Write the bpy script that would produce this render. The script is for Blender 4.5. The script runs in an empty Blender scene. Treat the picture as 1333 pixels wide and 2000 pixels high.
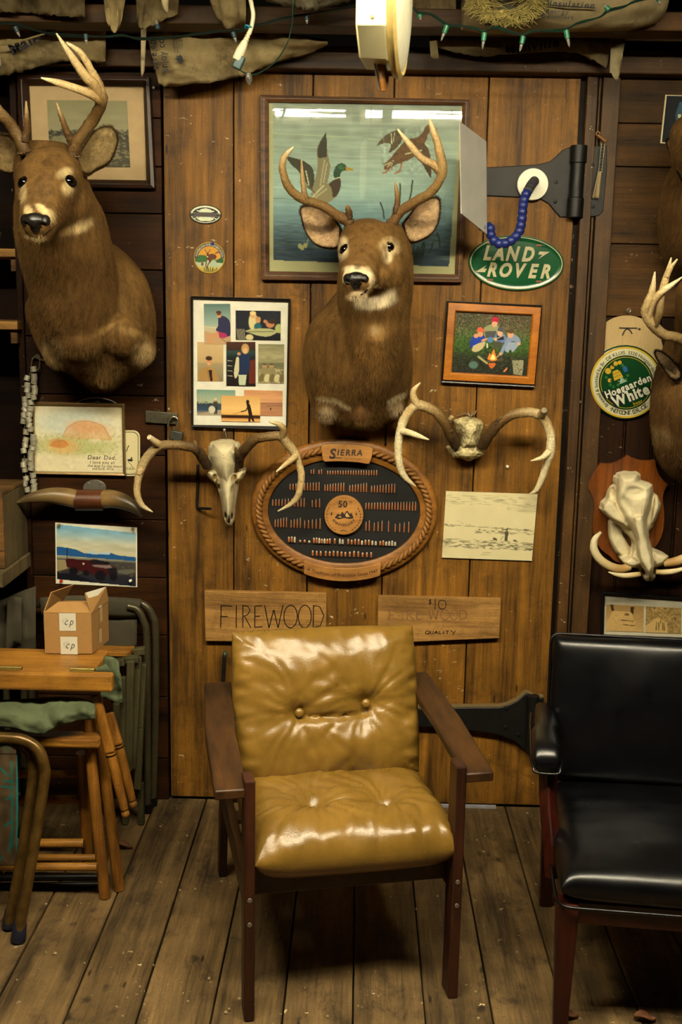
import bpy, bmesh, math, random
import numpy as np
from mathutils import Vector, Matrix, noise
from mathutils.bvhtree import BVHTree
random.seed(7); rng = np.random.default_rng(7)
S = bpy.context.scene; COL = S.collection
# ---------------------------------------------------------------- camera
FPX = 2145.0; CAM = np.array([0., -3.57, 1.7])
def RX(a): c, s = math.cos(a), math.sin(a); return np.array([[1,0,0],[0,c,-s],[0,s,c]])
def RZ(a): c, s = math.cos(a), math.sin(a); return np.array([[c,-s,0],[s,c,0],[0,0,1]])
CR = RZ(.0155) @ RX(math.pi/2-.185) @ RZ(.018)
cd = bpy.data.cameras.new('camera'); cam = bpy.data.objects.new('camera', cd); COL.objects.link(cam)
m4 = np.eye(4); m4[:3,:3] = CR; m4[:3,3] = CAM; cam.matrix_world = Matrix(m4.tolist())
cd.sensor_fit = 'VERTICAL'; cd.sensor_height = 36; cd.lens = 36*FPX/2000; cd.clip_start = .05
cd.dof.use_dof = True; cd.dof.focus_distance = 3.25; cd.dof.aperture_fstop = 6.3
S.camera = cam
# ---------------------------------------------------------------- world, exposure, lamps
w = bpy.data.worlds.new('world'); S.world = w; w.use_nodes = True
w.node_tree.nodes['Background'].inputs[0].default_value = (1,.8,.5,1)
w.node_tree.nodes['Background'].inputs[1].default_value = .0015
S.view_settings.view_transform = 'Standard'; S.view_settings.look = 'None'
S.view_settings.exposure = 0.78; S.view_settings.gamma = 1
TUBE = 276.0           # emission of the fluorescent tubes
TUBE_COL = (1, .90, .64)
S.cycles.max_bounces = 6; S.cycles.diffuse_bounces = 3; S.cycles.glossy_bounces = 3
S.cycles.transparent_max_bounces = 12; S.cycles.caustics_reflective = False; S.cycles.caustics_refractive = False
S.cycles.sample_clamp_indirect = 4
# ---------------------------------------------------------------- pixel -> point on a depth plane
def ray(px, py): return CR @ np.array([(px-666.5)/FPX, -(py-1000)/FPX, -1.])
def at(px, py, Y=0.):
    d = ray(px, py); return CAM + d*((Y-CAM[1])/d[1])
def fl(px, py, z=0.):
    d = ray(px, py); return CAM + d*((z-CAM[2])/d[2])
def project(P):
    q = (np.asarray(P)-CAM) @ CR
    return np.stack([666.5-FPX*q[:,0]/q[:,2], 1000+FPX*q[:,1]/q[:,2]], 1)
def ats(L): return np.array([at(*p) for p in L])
# ---------------------------------------------------------------- colour
def lin(c):
    if isinstance(c, str):
        c = c.lstrip('#'); c = [int(c[i:i+2],16)/255 for i in (0,2,4)]
    return np.array([x/12.92 if x <= .04045 else ((x+.055)/1.055)**2.4 for x in c])
def l4(c): return (*[float(x) for x in lin(c)], 1.)
# ---------------------------------------------------------------- mesh builder
def catmull(P, n):
    P = np.asarray(P, float); k = len(P)
    if k < 3: return np.stack([P[0]+(P[-1]-P[0])*t for t in np.linspace(0,1,n)])
    t = np.linspace(0, k-1, n); i = np.clip(t.astype(int), 0, k-2); f = (t-i)[:,None]
    g = lambda j: P[np.clip(j,0,k-1)]
    p0,p1,p2,p3 = g(i-1),g(i),g(i+1),g(i+2)
    p0 = np.where((i==0)[:,None], 2*p1-p2, p0); p3 = np.where((i==k-2)[:,None], 2*p2-p1, p3)
    return .5*(2*p1+(p2-p0)*f+(2*p0-5*p1+4*p2-p3)*f**2+(3*p1-p0-3*p2+p3)*f**3)
def nrm(v): v = np.asarray(v,float); return v/(np.linalg.norm(v)+1e-12)
class MB:
    def __init__(s): s.v=[]; s.f=[]; s.c=[]; s.n=0; s.col=np.ones(3)
    def add(s, V, F, c=None):
        V = np.asarray(V,float).reshape(-1,3)
        c = s.col if c is None else (lin(c) if isinstance(c,str) else np.asarray(c,float))
        s.v.append(V); s.c.append(np.broadcast_to(c,(len(V),3)).copy())
        n = s.n; s.f += [tuple(int(i)+n for i in f) for f in F]; s.n += len(V); return s
    def box(s, c, size, R=None, col=None):
        h = np.array(size)/2
        V = np.array([[x,y,z] for x in(-1,1) for y in(-1,1) for z in(-1,1)])*h
        if R is not None: V = V @ np.array(R).T
        return s.add(V+np.array(c), [(0,1,3,2),(4,6,7,5),(0,4,5,1),(2,3,7,6),(0,2,6,4),(1,5,7,3)], col)
    def bb(s, x0,x1,y0,y1,z0,z1, col=None):
        return s.box(((x0+x1)/2,(y0+y1)/2,(z0+z1)/2),(abs(x1-x0),abs(y1-y0),abs(z1-z0)),col=col)
    def bar(s, p0, p1, w, h, up=(0,0,1), col=None):
        p0=np.array(p0,float); p1=np.array(p1,float); d=nrm(p1-p0); r=nrm(np.cross(d,up)); u=np.cross(r,d)
        return s.box((p0+p1)/2,(w,np.linalg.norm(p1-p0),h),np.stack([r,d,u],1),col)
    def rings(s, R, col=None, caps=True, closed=True):
        R=np.asarray(R,float); n,m,_=R.shape; F=[]
        for i in range(n-1):
            for j in range(m if closed else m-1):
                k=(j+1)%m; F.append((i*m+j,i*m+k,(i+1)*m+k,(i+1)*m+j))
        if caps and closed: F+= [tuple(range(m))[::-1], tuple((n-1)*m+j for j in range(m))]
        if col is not None and not isinstance(col,str) and np.ndim(col)==2 and len(col)==n: col=np.repeat(col,m,0)
        return s.add(R.reshape(-1,3),F,col)
    def tube(s, P, r, seg=8, n=None, col=None, smooth=True, flat=None, caps=True):
        P=np.asarray(P,float); k=len(P); r=np.broadcast_to(np.asarray(r,float),(k,)) if np.ndim(r)<1 or len(np.atleast_1d(r))==k else np.asarray(r)
        if n is None: n=max(2,(k-1)*5+1) if smooth and k>2 else k
        if smooth and k>2:
            Q=catmull(np.concatenate([P,np.array(r)[:,None]],1),n); P,r=Q[:,:3],np.maximum(Q[:,3],1e-4)
            if col is not None and not isinstance(col,str) and np.ndim(col)==2: col=catmull(col,n)
        n=len(P); T=np.gradient(P,axis=0); T/=np.linalg.norm(T,axis=1)[:,None]+1e-12
        a=np.array([0,0,1.]) if abs(T[0][2])<.9 else np.array([0,1.,0]); u=nrm(np.cross(T[0],a)); R=[]
        th=np.linspace(0,2*math.pi,seg,endpoint=False)
        for i in range(n):
            u=nrm(u-T[i]*np.dot(u,T[i])); v=np.cross(T[i],u)
            R.append(P[i]+r[i]*(np.cos(th)[:,None]*u+np.sin(th)[:,None]*v))
        return s.rings(R,col,caps)
    def ell(s, c, r, R=None, nu=16, nv=10, col=None):
        a=np.linspace(0,2*math.pi,nu,endpoint=False); V=[[0,0,-1]]
        for b in np.linspace(-math.pi/2,math.pi/2,nv+1)[1:-1]:
            V+= [[math.cos(b)*math.cos(x),math.cos(b)*math.sin(x),math.sin(b)] for x in a]
        V.append([0,0,1]); V=np.array(V)*np.array(r)
        if R is not None: V=V@np.array(R).T
        F=[(0,1+(j+1)%nu,1+j) for j in range(nu)]
        for i in range(nv-2):
            for j in range(nu): a0=1+i*nu; F.append((a0+j,a0+(j+1)%nu,a0+nu+(j+1)%nu,a0+nu+j))
        e=len(V)-1; a0=1+(nv-2)*nu; F+= [(a0+j,a0+(j+1)%nu,e) for j in range(nu)]
        return s.add(V+np.array(c),F,col)
    def cyl(s, p0, p1, r0, r1=None, seg=16, col=None):
        return s.tube([p0,p1],[r0,r0 if r1 is None else r1],seg,smooth=False,col=col)
    def lathe(s, prof, c, ax, seg=24, col=None):   # prof: (distance along axis, radius)
        ax=nrm(ax); u=nrm(np.cross(ax,(0,0,1) if abs(ax[2])<.9 else (0,1,0))); v=np.cross(ax,u)
        th=np.linspace(0,2*math.pi,seg,endpoint=False)
        return s.rings([np.array(c)+ax*d+max(r,1e-5)*(np.cos(th)[:,None]*u+np.sin(th)[:,None]*v) for d,r in prof],col)
    def plate(s, P, d, back=0., col=None):        # closed outline in a wall plane, d metres thick towards the room
        P=np.asarray(P,float); n=len(P); A=P+np.array([0,-back,0]); B=P+np.array([0,-back-d,0])
        F=[tuple(range(n)),tuple(range(2*n-1,n-1,-1))]+[(i,n+i,n+(i+1)%n,(i+1)%n) for i in range(n)]
        return s.add(np.concatenate([A,B]),F,col)
    def grid(s, G, col=None, loop=False):
        G=np.asarray(G,float); n,m,_=G.shape
        F=[(i*m+j,i*m+j+1,(i+1)*m+j+1,(i+1)*m+j) for i in range(n-1) for j in range(m-1)]
        return s.add(G.reshape(-1,3),F,col)
    def data(s): return np.concatenate(s.v), s.f, np.concatenate(s.c)
    def build(s, name, mat, parent=None, smooth=40, bevel=0, loc=None, corner=False, solid=0, sub=0):
        V,F,Cc=s.data(); return mkobj(name,V,F,Cc,mat,parent,smooth,bevel,loc,corner,solid,sub)
ORIG={}
def mkobj(name,V,F,Cc,mat,parent=None,smooth=40,bevel=0,loc=None,corner=False,solid=0,sub=0):
    if parent is not None: o0=ORIG[parent.name]
    else:
        o0=np.array(loc,float) if loc is not None else np.array([(V[:,0].min()+V[:,0].max())/2,(V[:,1].min()+V[:,1].max())/2,V[:,2].min()])
    me=bpy.data.meshes.new(name); me.from_pydata((V-o0).tolist(),[],F)
    if Cc is not None:
        if corner:
            a=me.color_attributes.new('Col','BYTE_COLOR','CORNER'); li=np.zeros(len(me.loops),int); me.loops.foreach_get('vertex_index',li); cc=Cc[li]
        else: a=me.color_attributes.new('Col','FLOAT_COLOR','POINT'); cc=Cc
        a.data.foreach_set('color',np.concatenate([cc,np.ones((len(cc),1))],1).astype(np.float32).ravel())
    me.materials.append(mat); bmr=bmesh.new(); bmr.from_mesh(me); bmesh.ops.recalc_face_normals(bmr,faces=bmr.faces); bmr.to_mesh(me); bmr.free()
    if smooth: me.polygons.foreach_set('use_smooth',[True]*len(me.polygons)); me.set_sharp_from_angle(angle=math.radians(smooth))
    me.update(); o=bpy.data.objects.new(name,me); COL.objects.link(o)
    if parent is None: o.location=o0.tolist(); ORIG[o.name]=o0
    else: o.parent=parent; ORIG[o.name]=o0
    if solid: q=o.modifiers.new('solid','SOLIDIFY'); q.thickness=solid; q.offset=0
    if bevel: q=o.modifiers.new('bevel','BEVEL'); q.width=bevel; q.segments=2; q.limit_method='ANGLE'; q.angle_limit=math.radians(35)
    if sub: q=o.modifiers.new('sub','SUBSURF'); q.levels=q.render_levels=sub
    return o
def tag(o,label,cat,group=None,kind=None):
    o['label']=label; o['category']=cat
    if group: o['group']=group
    if kind: o['kind']=kind
    return o
def struct(o): o['kind']='structure'; return o
def lab(o,label): o['label']=label; return o
def thing(name,label,cat,loc,rz=0,group=None,local=False):
    e=bpy.data.objects.new(name,None); COL.objects.link(e); e.empty_display_size=.05
    e.location=[float(x) for x in loc]; e.rotation_euler=(0,0,rz); tag(e,label,cat,group)
    ORIG[e.name]=np.zeros(3) if local else np.array(loc,float); return e
def dup(o,loc=None,rz=None,label=None,group=None,parent=None):
    c=o.copy(); COL.objects.link(c); ORIG[c.name]=ORIG[o.name]
    if loc is not None: c.location=[float(x) for x in loc]
    if rz is not None: c.rotation_euler=(0,0,rz)
    if label: c['label']=label
    if group: c['group']=group
    if parent: c.parent=parent
    for ch in [x for x in S.objects if x.parent==o]: dup(ch,parent=c)
    return c
def remesh(mb, voxel, it=6, fac=.5):
    V,F,_=mb.data(); me=bpy.data.meshes.new('t'); me.from_pydata(V.tolist(),[],F)
    b=bmesh.new(); b.from_mesh(me); bmesh.ops.recalc_face_normals(b,faces=b.faces); b.to_mesh(me); b.free()
    o=bpy.data.objects.new('t',me); COL.objects.link(o)
    q=o.modifiers.new('r','REMESH'); q.mode='VOXEL'; q.voxel_size=voxel
    if it: q=o.modifiers.new('s','SMOOTH'); q.factor=fac; q.iterations=it
    dg=bpy.context.evaluated_depsgraph_get(); m2=bpy.data.meshes.new_from_object(o.evaluated_get(dg))
    V=np.zeros(len(m2.vertices)*3); m2.vertices.foreach_get('co',V); F=[tuple(p.vertices) for p in m2.polygons]
    N=np.zeros(len(V)); m2.vertices.foreach_get('normal',N)
    bpy.data.objects.remove(o); bpy.data.meshes.remove(me); bpy.data.meshes.remove(m2)
    return V.reshape(-1,3),F,N.reshape(-1,3)
def fbm(P,sc,oc=3,seed=0.):
    return np.array([noise.fractal((float(p[0])*sc+seed,float(p[1])*sc+seed*.7,float(p[2])*sc-seed),1.,2.,oc) for p in P])
def sstep(a,b,x): t=np.clip((x-a)/(b-a),0,1); return t*t*(3-2*t)
# ---------------------------------------------------------------- text
_TX={}
def glyphs(t,bold=0.,shear=0.):
    k=(t,bold,shear)
    if k in _TX: return _TX[k]
    cu=bpy.data.curves.new('t','FONT'); cu.body=t; cu.offset=bold; cu.shear=shear; cu.resolution_u=3
    o=bpy.data.objects.new('t',cu); COL.objects.link(o)
    dg=bpy.context.evaluated_depsgraph_get(); me=bpy.data.meshes.new_from_object(o.evaluated_get(dg))
    V=np.array([v.co[:2] for v in me.vertices]) if len(me.vertices) else np.zeros((0,2)); F=[tuple(p.vertices) for p in me.polygons]
    bpy.data.objects.remove(o); bpy.data.curves.remove(cu); bpy.data.meshes.remove(me)
    _TX[k]=(V,F); return V,F
def adv(ch,bold=0,shear=0):
    if ch==' ': return .30
    V,_=glyphs(ch,bold,shear); return (V[:,0].max() if len(V) else .3)+.07
class Pl:   # a flat frame: origin, x-axis (metres), y-axis (up), out of the wall
    def __init__(s,o,x,y): s.o=np.array(o,float); s.x=np.array(x,float); s.y=np.array(y,float)
    def p(s,V,d=0.):
        V=np.asarray(V,float); return s.o+V[:,:1]*s.x+V[:,1:2]*s.y+np.array([0,-d,0]) if not hasattr(s,'n') else s.o+V[:,:1]*s.x+V[:,1:2]*s.y+s.n*d
def pxpl(cx,cy,Y,ang=0.,n=None):  # 1 unit = 1 photo pixel at that place, x right / y up, turned by ang (radians, counter-clockwise)
    o=at(cx,cy,Y); ex=at(cx+1,cy,Y)-o; ey=at(cx,cy-1,Y)-o; c,s_=math.cos(ang),math.sin(ang)
    return Pl(o,ex*c+ey*s_,-ex*s_+ey*c)
def write(mb,pl,t,x,y,size,d=0.,bold=0.,shear=0.,align='C',sx=1.,col=None,rot=0.,track=0.):
    ws=[(adv(c,bold,shear)+track)*size*sx for c in t]; W=sum(ws); cx={'C':-W/2,'L':0,'R':-W}[align]
    c0,s0=math.cos(rot),math.sin(rot)
    for ch,wd in zip(t,ws):
        if ch!=' ':
            V,F=glyphs(ch,bold,shear)
            if len(V):
                A=V*np.array([size*sx,size])+np.array([cx,0]); A=np.stack([A[:,0]*c0-A[:,1]*s0+x,A[:,0]*s0+A[:,1]*c0+y],1)
                mb.add(pl.p(A,d),F,col)
        cx+=wd
def write_arc(mb,pl,t,cx,cy,rx,ry,a0,a1,size,d=0.,bold=0.,inward=False,col=None,shear=0.,sx=1.):
    # letters spread from angle a0 to a1 (degrees, 90 = top); inward: tops of letters point to the centre
    ws=[adv(c,bold) for c in t]; tot=sum(ws); acc=0
    for ch,wd in zip(t,ws):
        a=math.radians(a0+(a1-a0)*((acc+wd/2)/tot)); acc+=wd
        if ch==' ': continue
        V,F=glyphs(ch,bold,shear)
        if not len(V): continue
        r=-1 if inward else 1
        nx,ny=math.cos(a)/rx,math.sin(a)/ry; l=math.hypot(nx,ny); nx/=l; ny/=l; ux,uy=nx*r,ny*r; tx,ty=uy,-ux
        A=(V-np.array([(V[:,0].max()+V[:,0].min())/2,.35]))*size*np.array([sx,1])
        B=np.stack([cx+rx*math.cos(a)+A[:,0]*tx+A[:,1]*ux, cy+ry*math.sin(a)+A[:,0]*ty+A[:,1]*uy],1)
        mb.add(pl.p(B,d),F,col)
def oval(cx,cy,rx,ry,n=48,a0=0.,a1=360.):
    t=np.radians(np.linspace(a0,a1,n,endpoint=(a1-a0)<359)); return np.stack([cx+rx*np.cos(t),cy+ry*np.sin(t)],1)
def stroke(mb,pl,P,w,d,col=None):   # flat brush stroke on a frame
    P=np.asarray(P,float); T=np.gradient(P,axis=0); T/=np.linalg.norm(T,axis=1)[:,None]+1e-9; N=np.stack([-T[:,1],T[:,0]],1)
    w=np.broadcast_to(np.asarray(w,float),(len(P),))[:,None]/2
    A=pl.p(P+N*w,d); B=pl.p(P-N*w,d); n=len(P); mb.add(np.concatenate([A,B]),[(i,i+1,n+i+1,n+i) for i in range(n-1)],col)
def flat(mb,pl,P,d,col=None): P=np.asarray(P,float); mb.add(pl.p(P,d),[tuple(range(len(P)))],col)
def ringflat(mb,pl,A,B,d,col=None):
    n=len(A); mb.add(np.concatenate([pl.p(A,d),pl.p(B,d)]),[(i,(i+1)%n,n+(i+1)%n,n+i) for i in range(n)],col)
# ---------------------------------------------------------------- materials
def newmat(name):
    m=bpy.data.materials.new(name); m.use_nodes=True; nt=m.node_tree; return m,nt,nt.nodes['Principled BSDF']
def nd(nt,t,ins=None,out=0,**kw):
    n=nt.nodes.new('ShaderNode'+t)
    for k,v in kw.items(): setattr(n,k,v)
    for k,v in (ins or {}).items():
        if hasattr(v,'is_output') or isinstance(v,bpy.types.NodeSocket): nt.links.new(v,n.inputs[k])
        else:
            if isinstance(v,(tuple,list,np.ndarray)): v=[float(x) for x in v]
            n.inputs[k].default_value=v
    return n.outputs[out]
def mix(nt,f,a,b,bl='MIX'): return nd(nt,'Mix',{0:f,6:a,7:b},2,data_type='RGBA',blend_type=bl)
def ramp(nt,f,st):
    n=nt.nodes.new('ShaderNodeValToRGB'); nt.links.new(f,n.inputs[0]); e=n.color_ramp.elements
    while len(e)<len(st): e.new(.5)
    for q,(p,c) in zip(e,st): q.position=p; q.color=l4(c) if isinstance(c,str) else (c,c,c,1) if np.ndim(c)==0 else (*c,1)
    return n.outputs[0]
def objco(nt,scale=(1,1,1),off=(0,0,0),rot=(0,0,0)):
    return nd(nt,'Mapping',{0:nd(nt,'TexCoord',out=3),1:off,2:rot,3:scale})
def noi(nt,co,sc,det=4,rough=.55,dist=0.,out=0): return nd(nt,'TexNoise',{'Vector':co,'Scale':sc,'Detail':det,'Roughness':rough,'Distortion':dist},out)
def bump(nt,bs,h,st=.3,di=.002): nt.links.new(nd(nt,'Bump',{'Strength':st,'Distance':di,'Height':h}),bs.inputs['Normal'])
def setb(nt,bs,**kw):
    for k,v in kw.items():
        k={'col':'Base Color','rough':'Roughness','metal':'Metallic','spec':'Specular IOR Level','coat':'Coat Weight','sheen':'Sheen Weight','trans':'Transmission Weight','alpha':'Alpha'}[k]
        if isinstance(v,bpy.types.NodeSocket): nt.links.new(v,bs.inputs[k])
        else: bs.inputs[k].default_value=l4(v) if isinstance(v,str) else v
def plain(name,c,rough=.5,metal=0.,var=.15,sc=40,bmp=0.,spec=.5,scale=(1,1,1),di=.002):
    m,nt,b=newmat(name); co=objco(nt,scale); n=noi(nt,co,sc)
    base=nd(nt,'RGB'); base.default_value=l4(c)
    cc=mix(nt,1.,base,ramp(nt,n,[(.25,1-var*1.6),(.75,1+var*.5)]),'MULTIPLY')
    setb(nt,b,col=cc,rough=rough,metal=metal,spec=spec)
    if bmp: bump(nt,b,n,bmp,di)
    return m
def vcol(name,rough=.6,var=.12,sc=60,bmp=0.,spec=.3,scale=(1,1,1),sheen=0.,di=.002,dirt=None,metal=0.):
    m,nt,b=newmat(name); co=objco(nt,scale); n=noi(nt,co,sc,5)
    a=nd(nt,'Attribute',attribute_name='Col')
    cc=mix(nt,1.,a,ramp(nt,n,[(.25,1-var*1.6),(.75,1+var*.5)]),'MULTIPLY')
    if dirt: cc=mix(nt,ramp(nt,noi(nt,objco(nt),dirt[1],6,.7),[(dirt[2],0.),(dirt[2]+.12,dirt[3])]),cc,nd2(nt,dirt[0]))
    setb(nt,b,col=cc,rough=rough,spec=spec,sheen=sheen,metal=metal)
    if bmp: bump(nt,b,n,bmp,di)
    return m
def nd2(nt,c): r=nd(nt,'RGB'); r.default_value=l4(c); return r
def wood(name,dark,lite,axis=2,rough=.55,fine=1.,spec=.35,tint=True,knot=0.,fleck=0.,stain=0.,bmp=.25,grain=1.,stainc='#14100b',knotsc=3.2,coat=0.,spots=0.):
    # planks: grain along one object axis, optional knots, stains, pale paint flecks
    m,nt,b=newmat(name); a=nd(nt,'Attribute',attribute_name='Col')
    off=nd(nt,'VectorMath',{0:a,3:37.} ,operation='SCALE')
    tc=nd(nt,'VectorMath',{0:nd(nt,'TexCoord',out=3),1:off},operation='ADD') if tint else nd(nt,'TexCoord',out=3)
    s1=[9.*fine]*3; s1[axis]=.9*fine; s2=[120.*fine]*3; s2[axis]=4.*fine
    c1=nd(nt,'Mapping',{0:tc,3:s1}); c2=nd(nt,'Mapping',{0:tc,3:s2})
    n1=noi(nt,c1,1.6,5,.6,.8); n2=noi(nt,c2,1.,3,.6)
    wv=nd(nt,'TexNoise',{'Vector':c1,'Scale':.8,'Detail':2.,'Distortion':.3})
    rg=nd(nt,'Math',{0:nd(nt,'Math',{0:wv,1:26.*grain},operation='MULTIPLY')},operation='SINE')
    s4=[430.*fine]*3; s4[axis]=14.*fine; n3=noi(nt,nd(nt,'Mapping',{0:tc,3:s4}),1.,2,.6)
    mul=lambda a,k:nd(nt,'Math',{0:a,1:k},operation='MULTIPLY'); add=lambda a,b_:nd(nt,'Math',{0:a,1:b_},operation='ADD')
    f=add(add(mul(n1,.5),mul(n2,.3)),mul(n3,.2))
    f=nd(nt,'Math',{0:nd(nt,'Math',{0:rg,1:.05},operation='MULTIPLY'),1:f},operation='ADD')
    cc=ramp(nt,f,[(.34,dark),(.52,tuple(lin(dark)*.45+lin(lite)*.55)),(.68,lite)])
    if tint: cc=mix(nt,1.,cc,nd(nt,'Attribute',attribute_name='Col'),'MULTIPLY')
    n5=noi(nt,nd(nt,'Mapping',{0:tc,3:[4.5]*3}),1.3,5,.62); cc=mix(nt,1.,cc,ramp(nt,n5,[(.32,.62),(.5,.95),(.68,1.18)]),'MULTIPLY')
    n6=noi(nt,nd(nt,'Mapping',{0:tc,3:[170.]*3}),1.,3,.6); cc=mix(nt,1.,cc,ramp(nt,n6,[(.30,.62),(.42,1.)]),'MULTIPLY')
    if knot:
        sk=[knotsc]*3; sk[axis]=knotsc*.55
        ck=nd(nt,'Mapping',{0:tc,3:sk}); vo=nd(nt,'TexVoronoi',{'Vector':ck,'Scale':1.,'Randomness':1.},feature='F1')
        vn=nd(nt,'Math',{0:vo,1:nd(nt,'Math',{0:noi(nt,ck,9.,2),1:.06},operation='MULTIPLY')},operation='ADD')
        rr_=nd(nt,'Math',{0:nd(nt,'Math',{0:vn,1:150.},operation='MULTIPLY')},operation='SINE')
        rk=nd(nt,'Math',{0:ramp(nt,rr_,[(.3,0.),(.8,1.)]),1:ramp(nt,vn,[(.10,.9),(.24,0.)])},operation='MULTIPLY')
        cc=mix(nt,nd(nt,'Math',{0:rk,1:knot*.55},operation='MULTIPLY'),cc,nd2(nt,dark))
        cc=mix(nt,nd(nt,'Math',{0:ramp(nt,vn,[(.055,1.),(.095,.0)]),1:knot},operation='MULTIPLY'),cc,nd2(nt,'#140a05'))
        sl=[12.]*3; sl[axis]=3.2
        v2=nd(nt,'TexVoronoi',{'Vector':nd(nt,'Mapping',{0:tc,3:sl}),'Scale':1.,'Randomness':1.},feature='F1')
        cc=mix(nt,nd(nt,'Math',{0:ramp(nt,v2,[(.035,1.),(.06,.0)]),1:.8},operation='MULTIPLY'),cc,nd2(nt,'#120a05'))
    if stain:
        st=noi(nt,nd(nt,'Mapping',{0:tc,3:[3.,3.,3.] if axis!=1 else [5.,3.,5.]}),2.2,6,.72,.4)
        cc=mix(nt,nd(nt,'Math',{0:ramp(nt,st,[(.52,0.),(.68,1.)]),1:stain},operation='MULTIPLY'),cc,nd2(nt,stainc))
    if spots:
        vs=nd(nt,'TexVoronoi',{'Vector':nd(nt,'Mapping',{0:tc,3:[15.,9.,15.]}),'Scale':1.,'Randomness':1.},feature='F1')
        vq=nd(nt,'Math',{0:vs,1:nd(nt,'Math',{0:noi(nt,nd(nt,'Mapping',{0:tc,3:[60.]*3}),1.,3),1:.22},operation='MULTIPLY')},operation='ADD')
        vm=nd(nt,'Math',{0:ramp(nt,vq,[(.20,1.),(.31,0.)]),1:ramp(nt,noi(nt,nd(nt,'Mapping',{0:tc,3:[3.]*3}),1.,2),[(.42,0.),(.6,1.)])},operation='MULTIPLY')
        cc=mix(nt,nd(nt,'Math',{0:vm,1:spots},operation='MULTIPLY'),cc,nd2(nt,stainc))
    if fleck:
        s3=[30.]*3; s3[axis]=60. if axis==2 else 30.
        fk=noi(nt,nd(nt,'Mapping',{0:tc,3:s3}),1.,4,.75); fm=noi(nt,nd(nt,'Mapping',{0:tc,3:[2.6]*3}),1.,2)
        q=nd(nt,'Math',{0:ramp(nt,fk,[(.655,0.),(.69,1.)]),1:ramp(nt,fm,[(.45,0.),(.6,1.)])},operation='MULTIPLY')
        cc=mix(nt,nd(nt,'Math',{0:q,1:fleck},operation='MULTIPLY'),cc,nd2(nt,'#d8c49a'))
    setb(nt,b,col=cc,rough=rough,spec=spec,coat=coat); bump(nt,b,f,bmp,.004); return m
# ================================================================= materials of the place
W_DOOR=wood('door wood','#3a250b','#936420',2,.55,1.,.22,True,.8,.8,.5)
W_LEFT=wood('dark barn board','#150902','#3a1f08',0,.6,1.,.1,True,.5,.35,.3)
W_RIGHT=wood('right barn board','#1d1106','#573a16',0,.6,1.,.15,True,.0,.25,.3)
W_BEAD=wood('dark bead board','#120803','#301806',2,.55,1.,.12,True,.3,.3,.3)
W_JAMB=wood('jamb wood','#28190a','#573b18',2,.55,1.,.3,True,.5,1.,.3)
W_BEAM=wood('beam wood','#28180a','#5e3f17',0,.6,1.,.3,True,.3,.3,.4)
W_FLOOR=wood('floor wood','#322616','#7e6540',1,.62,1.,.3,True,.4,.85,.75,.35,1.,'#191410',spots=.8)
DARKW=plain('dark wood','#20120a',.8)
# ================================================================= lamps of the room: two-tube shop lights above, seen mirrored in the big picture's glass
mt,nt,b=newmat('fluorescent tube'); em=nd(nt,'Emission',{0:(*TUBE_COL,1),1:TUBE}); nt.links.new(em,nt.nodes['Material Output'].inputs[0]); LAMP=mt
HOOD=plain('white enamel hood','#d8d4c8',.4); BLACKM=plain('black metal','#16140f',.45,.6)
for k,(xa,xb) in enumerate(((-1.31,-.07),(-.03,1.21))):
    t=thing('fluorescent_fixture','two-tube shop light above the armchairs, %s one'%('left','right')[k],'ceiling light',((xa+xb)/2,-1.95,2.6),group='shop lights under the ceiling')
    h=MB(); pf=[(-1.845,2.602),(-1.87,2.66),(-1.92,2.69),(-1.98,2.69),(-2.03,2.66),(-2.085,2.575)]
    G=np.array([[[x,y,z] for y,z in pf] for x in (xa,xb)]); h.grid(G); h.build('hood',HOOD,t,0,solid=.004)
    for y in (-1.875,-2.03):
        q=MB(); q.cyl((xa+.03,y,2.612),(xb-.03,y,2.612),.011,seg=12); q.build('tube',LAMP,t)
    for x in (xa,xb): q=MB(); q.box((x,-1.95,2.64),(.012,.2,.09)); q.build('end_cap',HOOD,t)
    q=MB()
    for x in (xa+.15,xb-.15): q.cyl((x,-1.95,2.69),(x,-1.95,2.9),.003,seg=6)
    q.build('hanging_wire',BLACKM,t)
# ================================================================= floor
m=MB(); ex=[]; x=fl(122,2000)[0]-.19*9; 
xs=[fl(p,2000)[0] for p in (122,264,410,550,690,832,965,1110)]
xs=[xs[0]-.185*k for k in range(8,0,-1)]+xs+[xs[-1]+.185*k for k in range(1,9)]
for a,c in zip(xs[:-1],xs[1:]):
    tnt=rng.uniform(.85,1.1); g=.0012+.002*rng.random()
    m.bb(a+g,c-g,-4.6,.03,-.03,rng.uniform(-.0025,0),col=np.array([1,.99,.97])*tnt)
m.bb(xs[0],xs[-1],-4.6,.03,-.06,-.031,col=(.12,.1,.08))
struct(m.build('floor',W_FLOOR,smooth=0,bevel=.003,loc=(0,0,0)))
m=MB(); m.bb(.30,.50,-.012,.0,.0,.009); m.bb(-.44,-.40,-.012,0,0,.006); struct(m.build('painted_daylight',plain('pale daylight paint','#9a98a0',.6),smooth=0,loc=(0,0,0)))  # daylight leaking under the door, put into the colour of two pale strips
# ================================================================= door of wide boards
m=MB(); zt=at(700,141)[2]
E_=[-.632,-.411,-.165,.086,.377,.66]
for a,c in zip(E_[:-1],E_[1:]): m.bb(a+.0022,c-.0022,0,.022,.012,zt,col=np.ones(3)*rng.uniform(.86,1.1))
m.bb(-.632,.66,.022,.04,.012,zt,col=(.15,.15,.15))
struct(m.build('door_1',W_DOOR,smooth=0,bevel=.002,loc=(0,0,0)))
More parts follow.
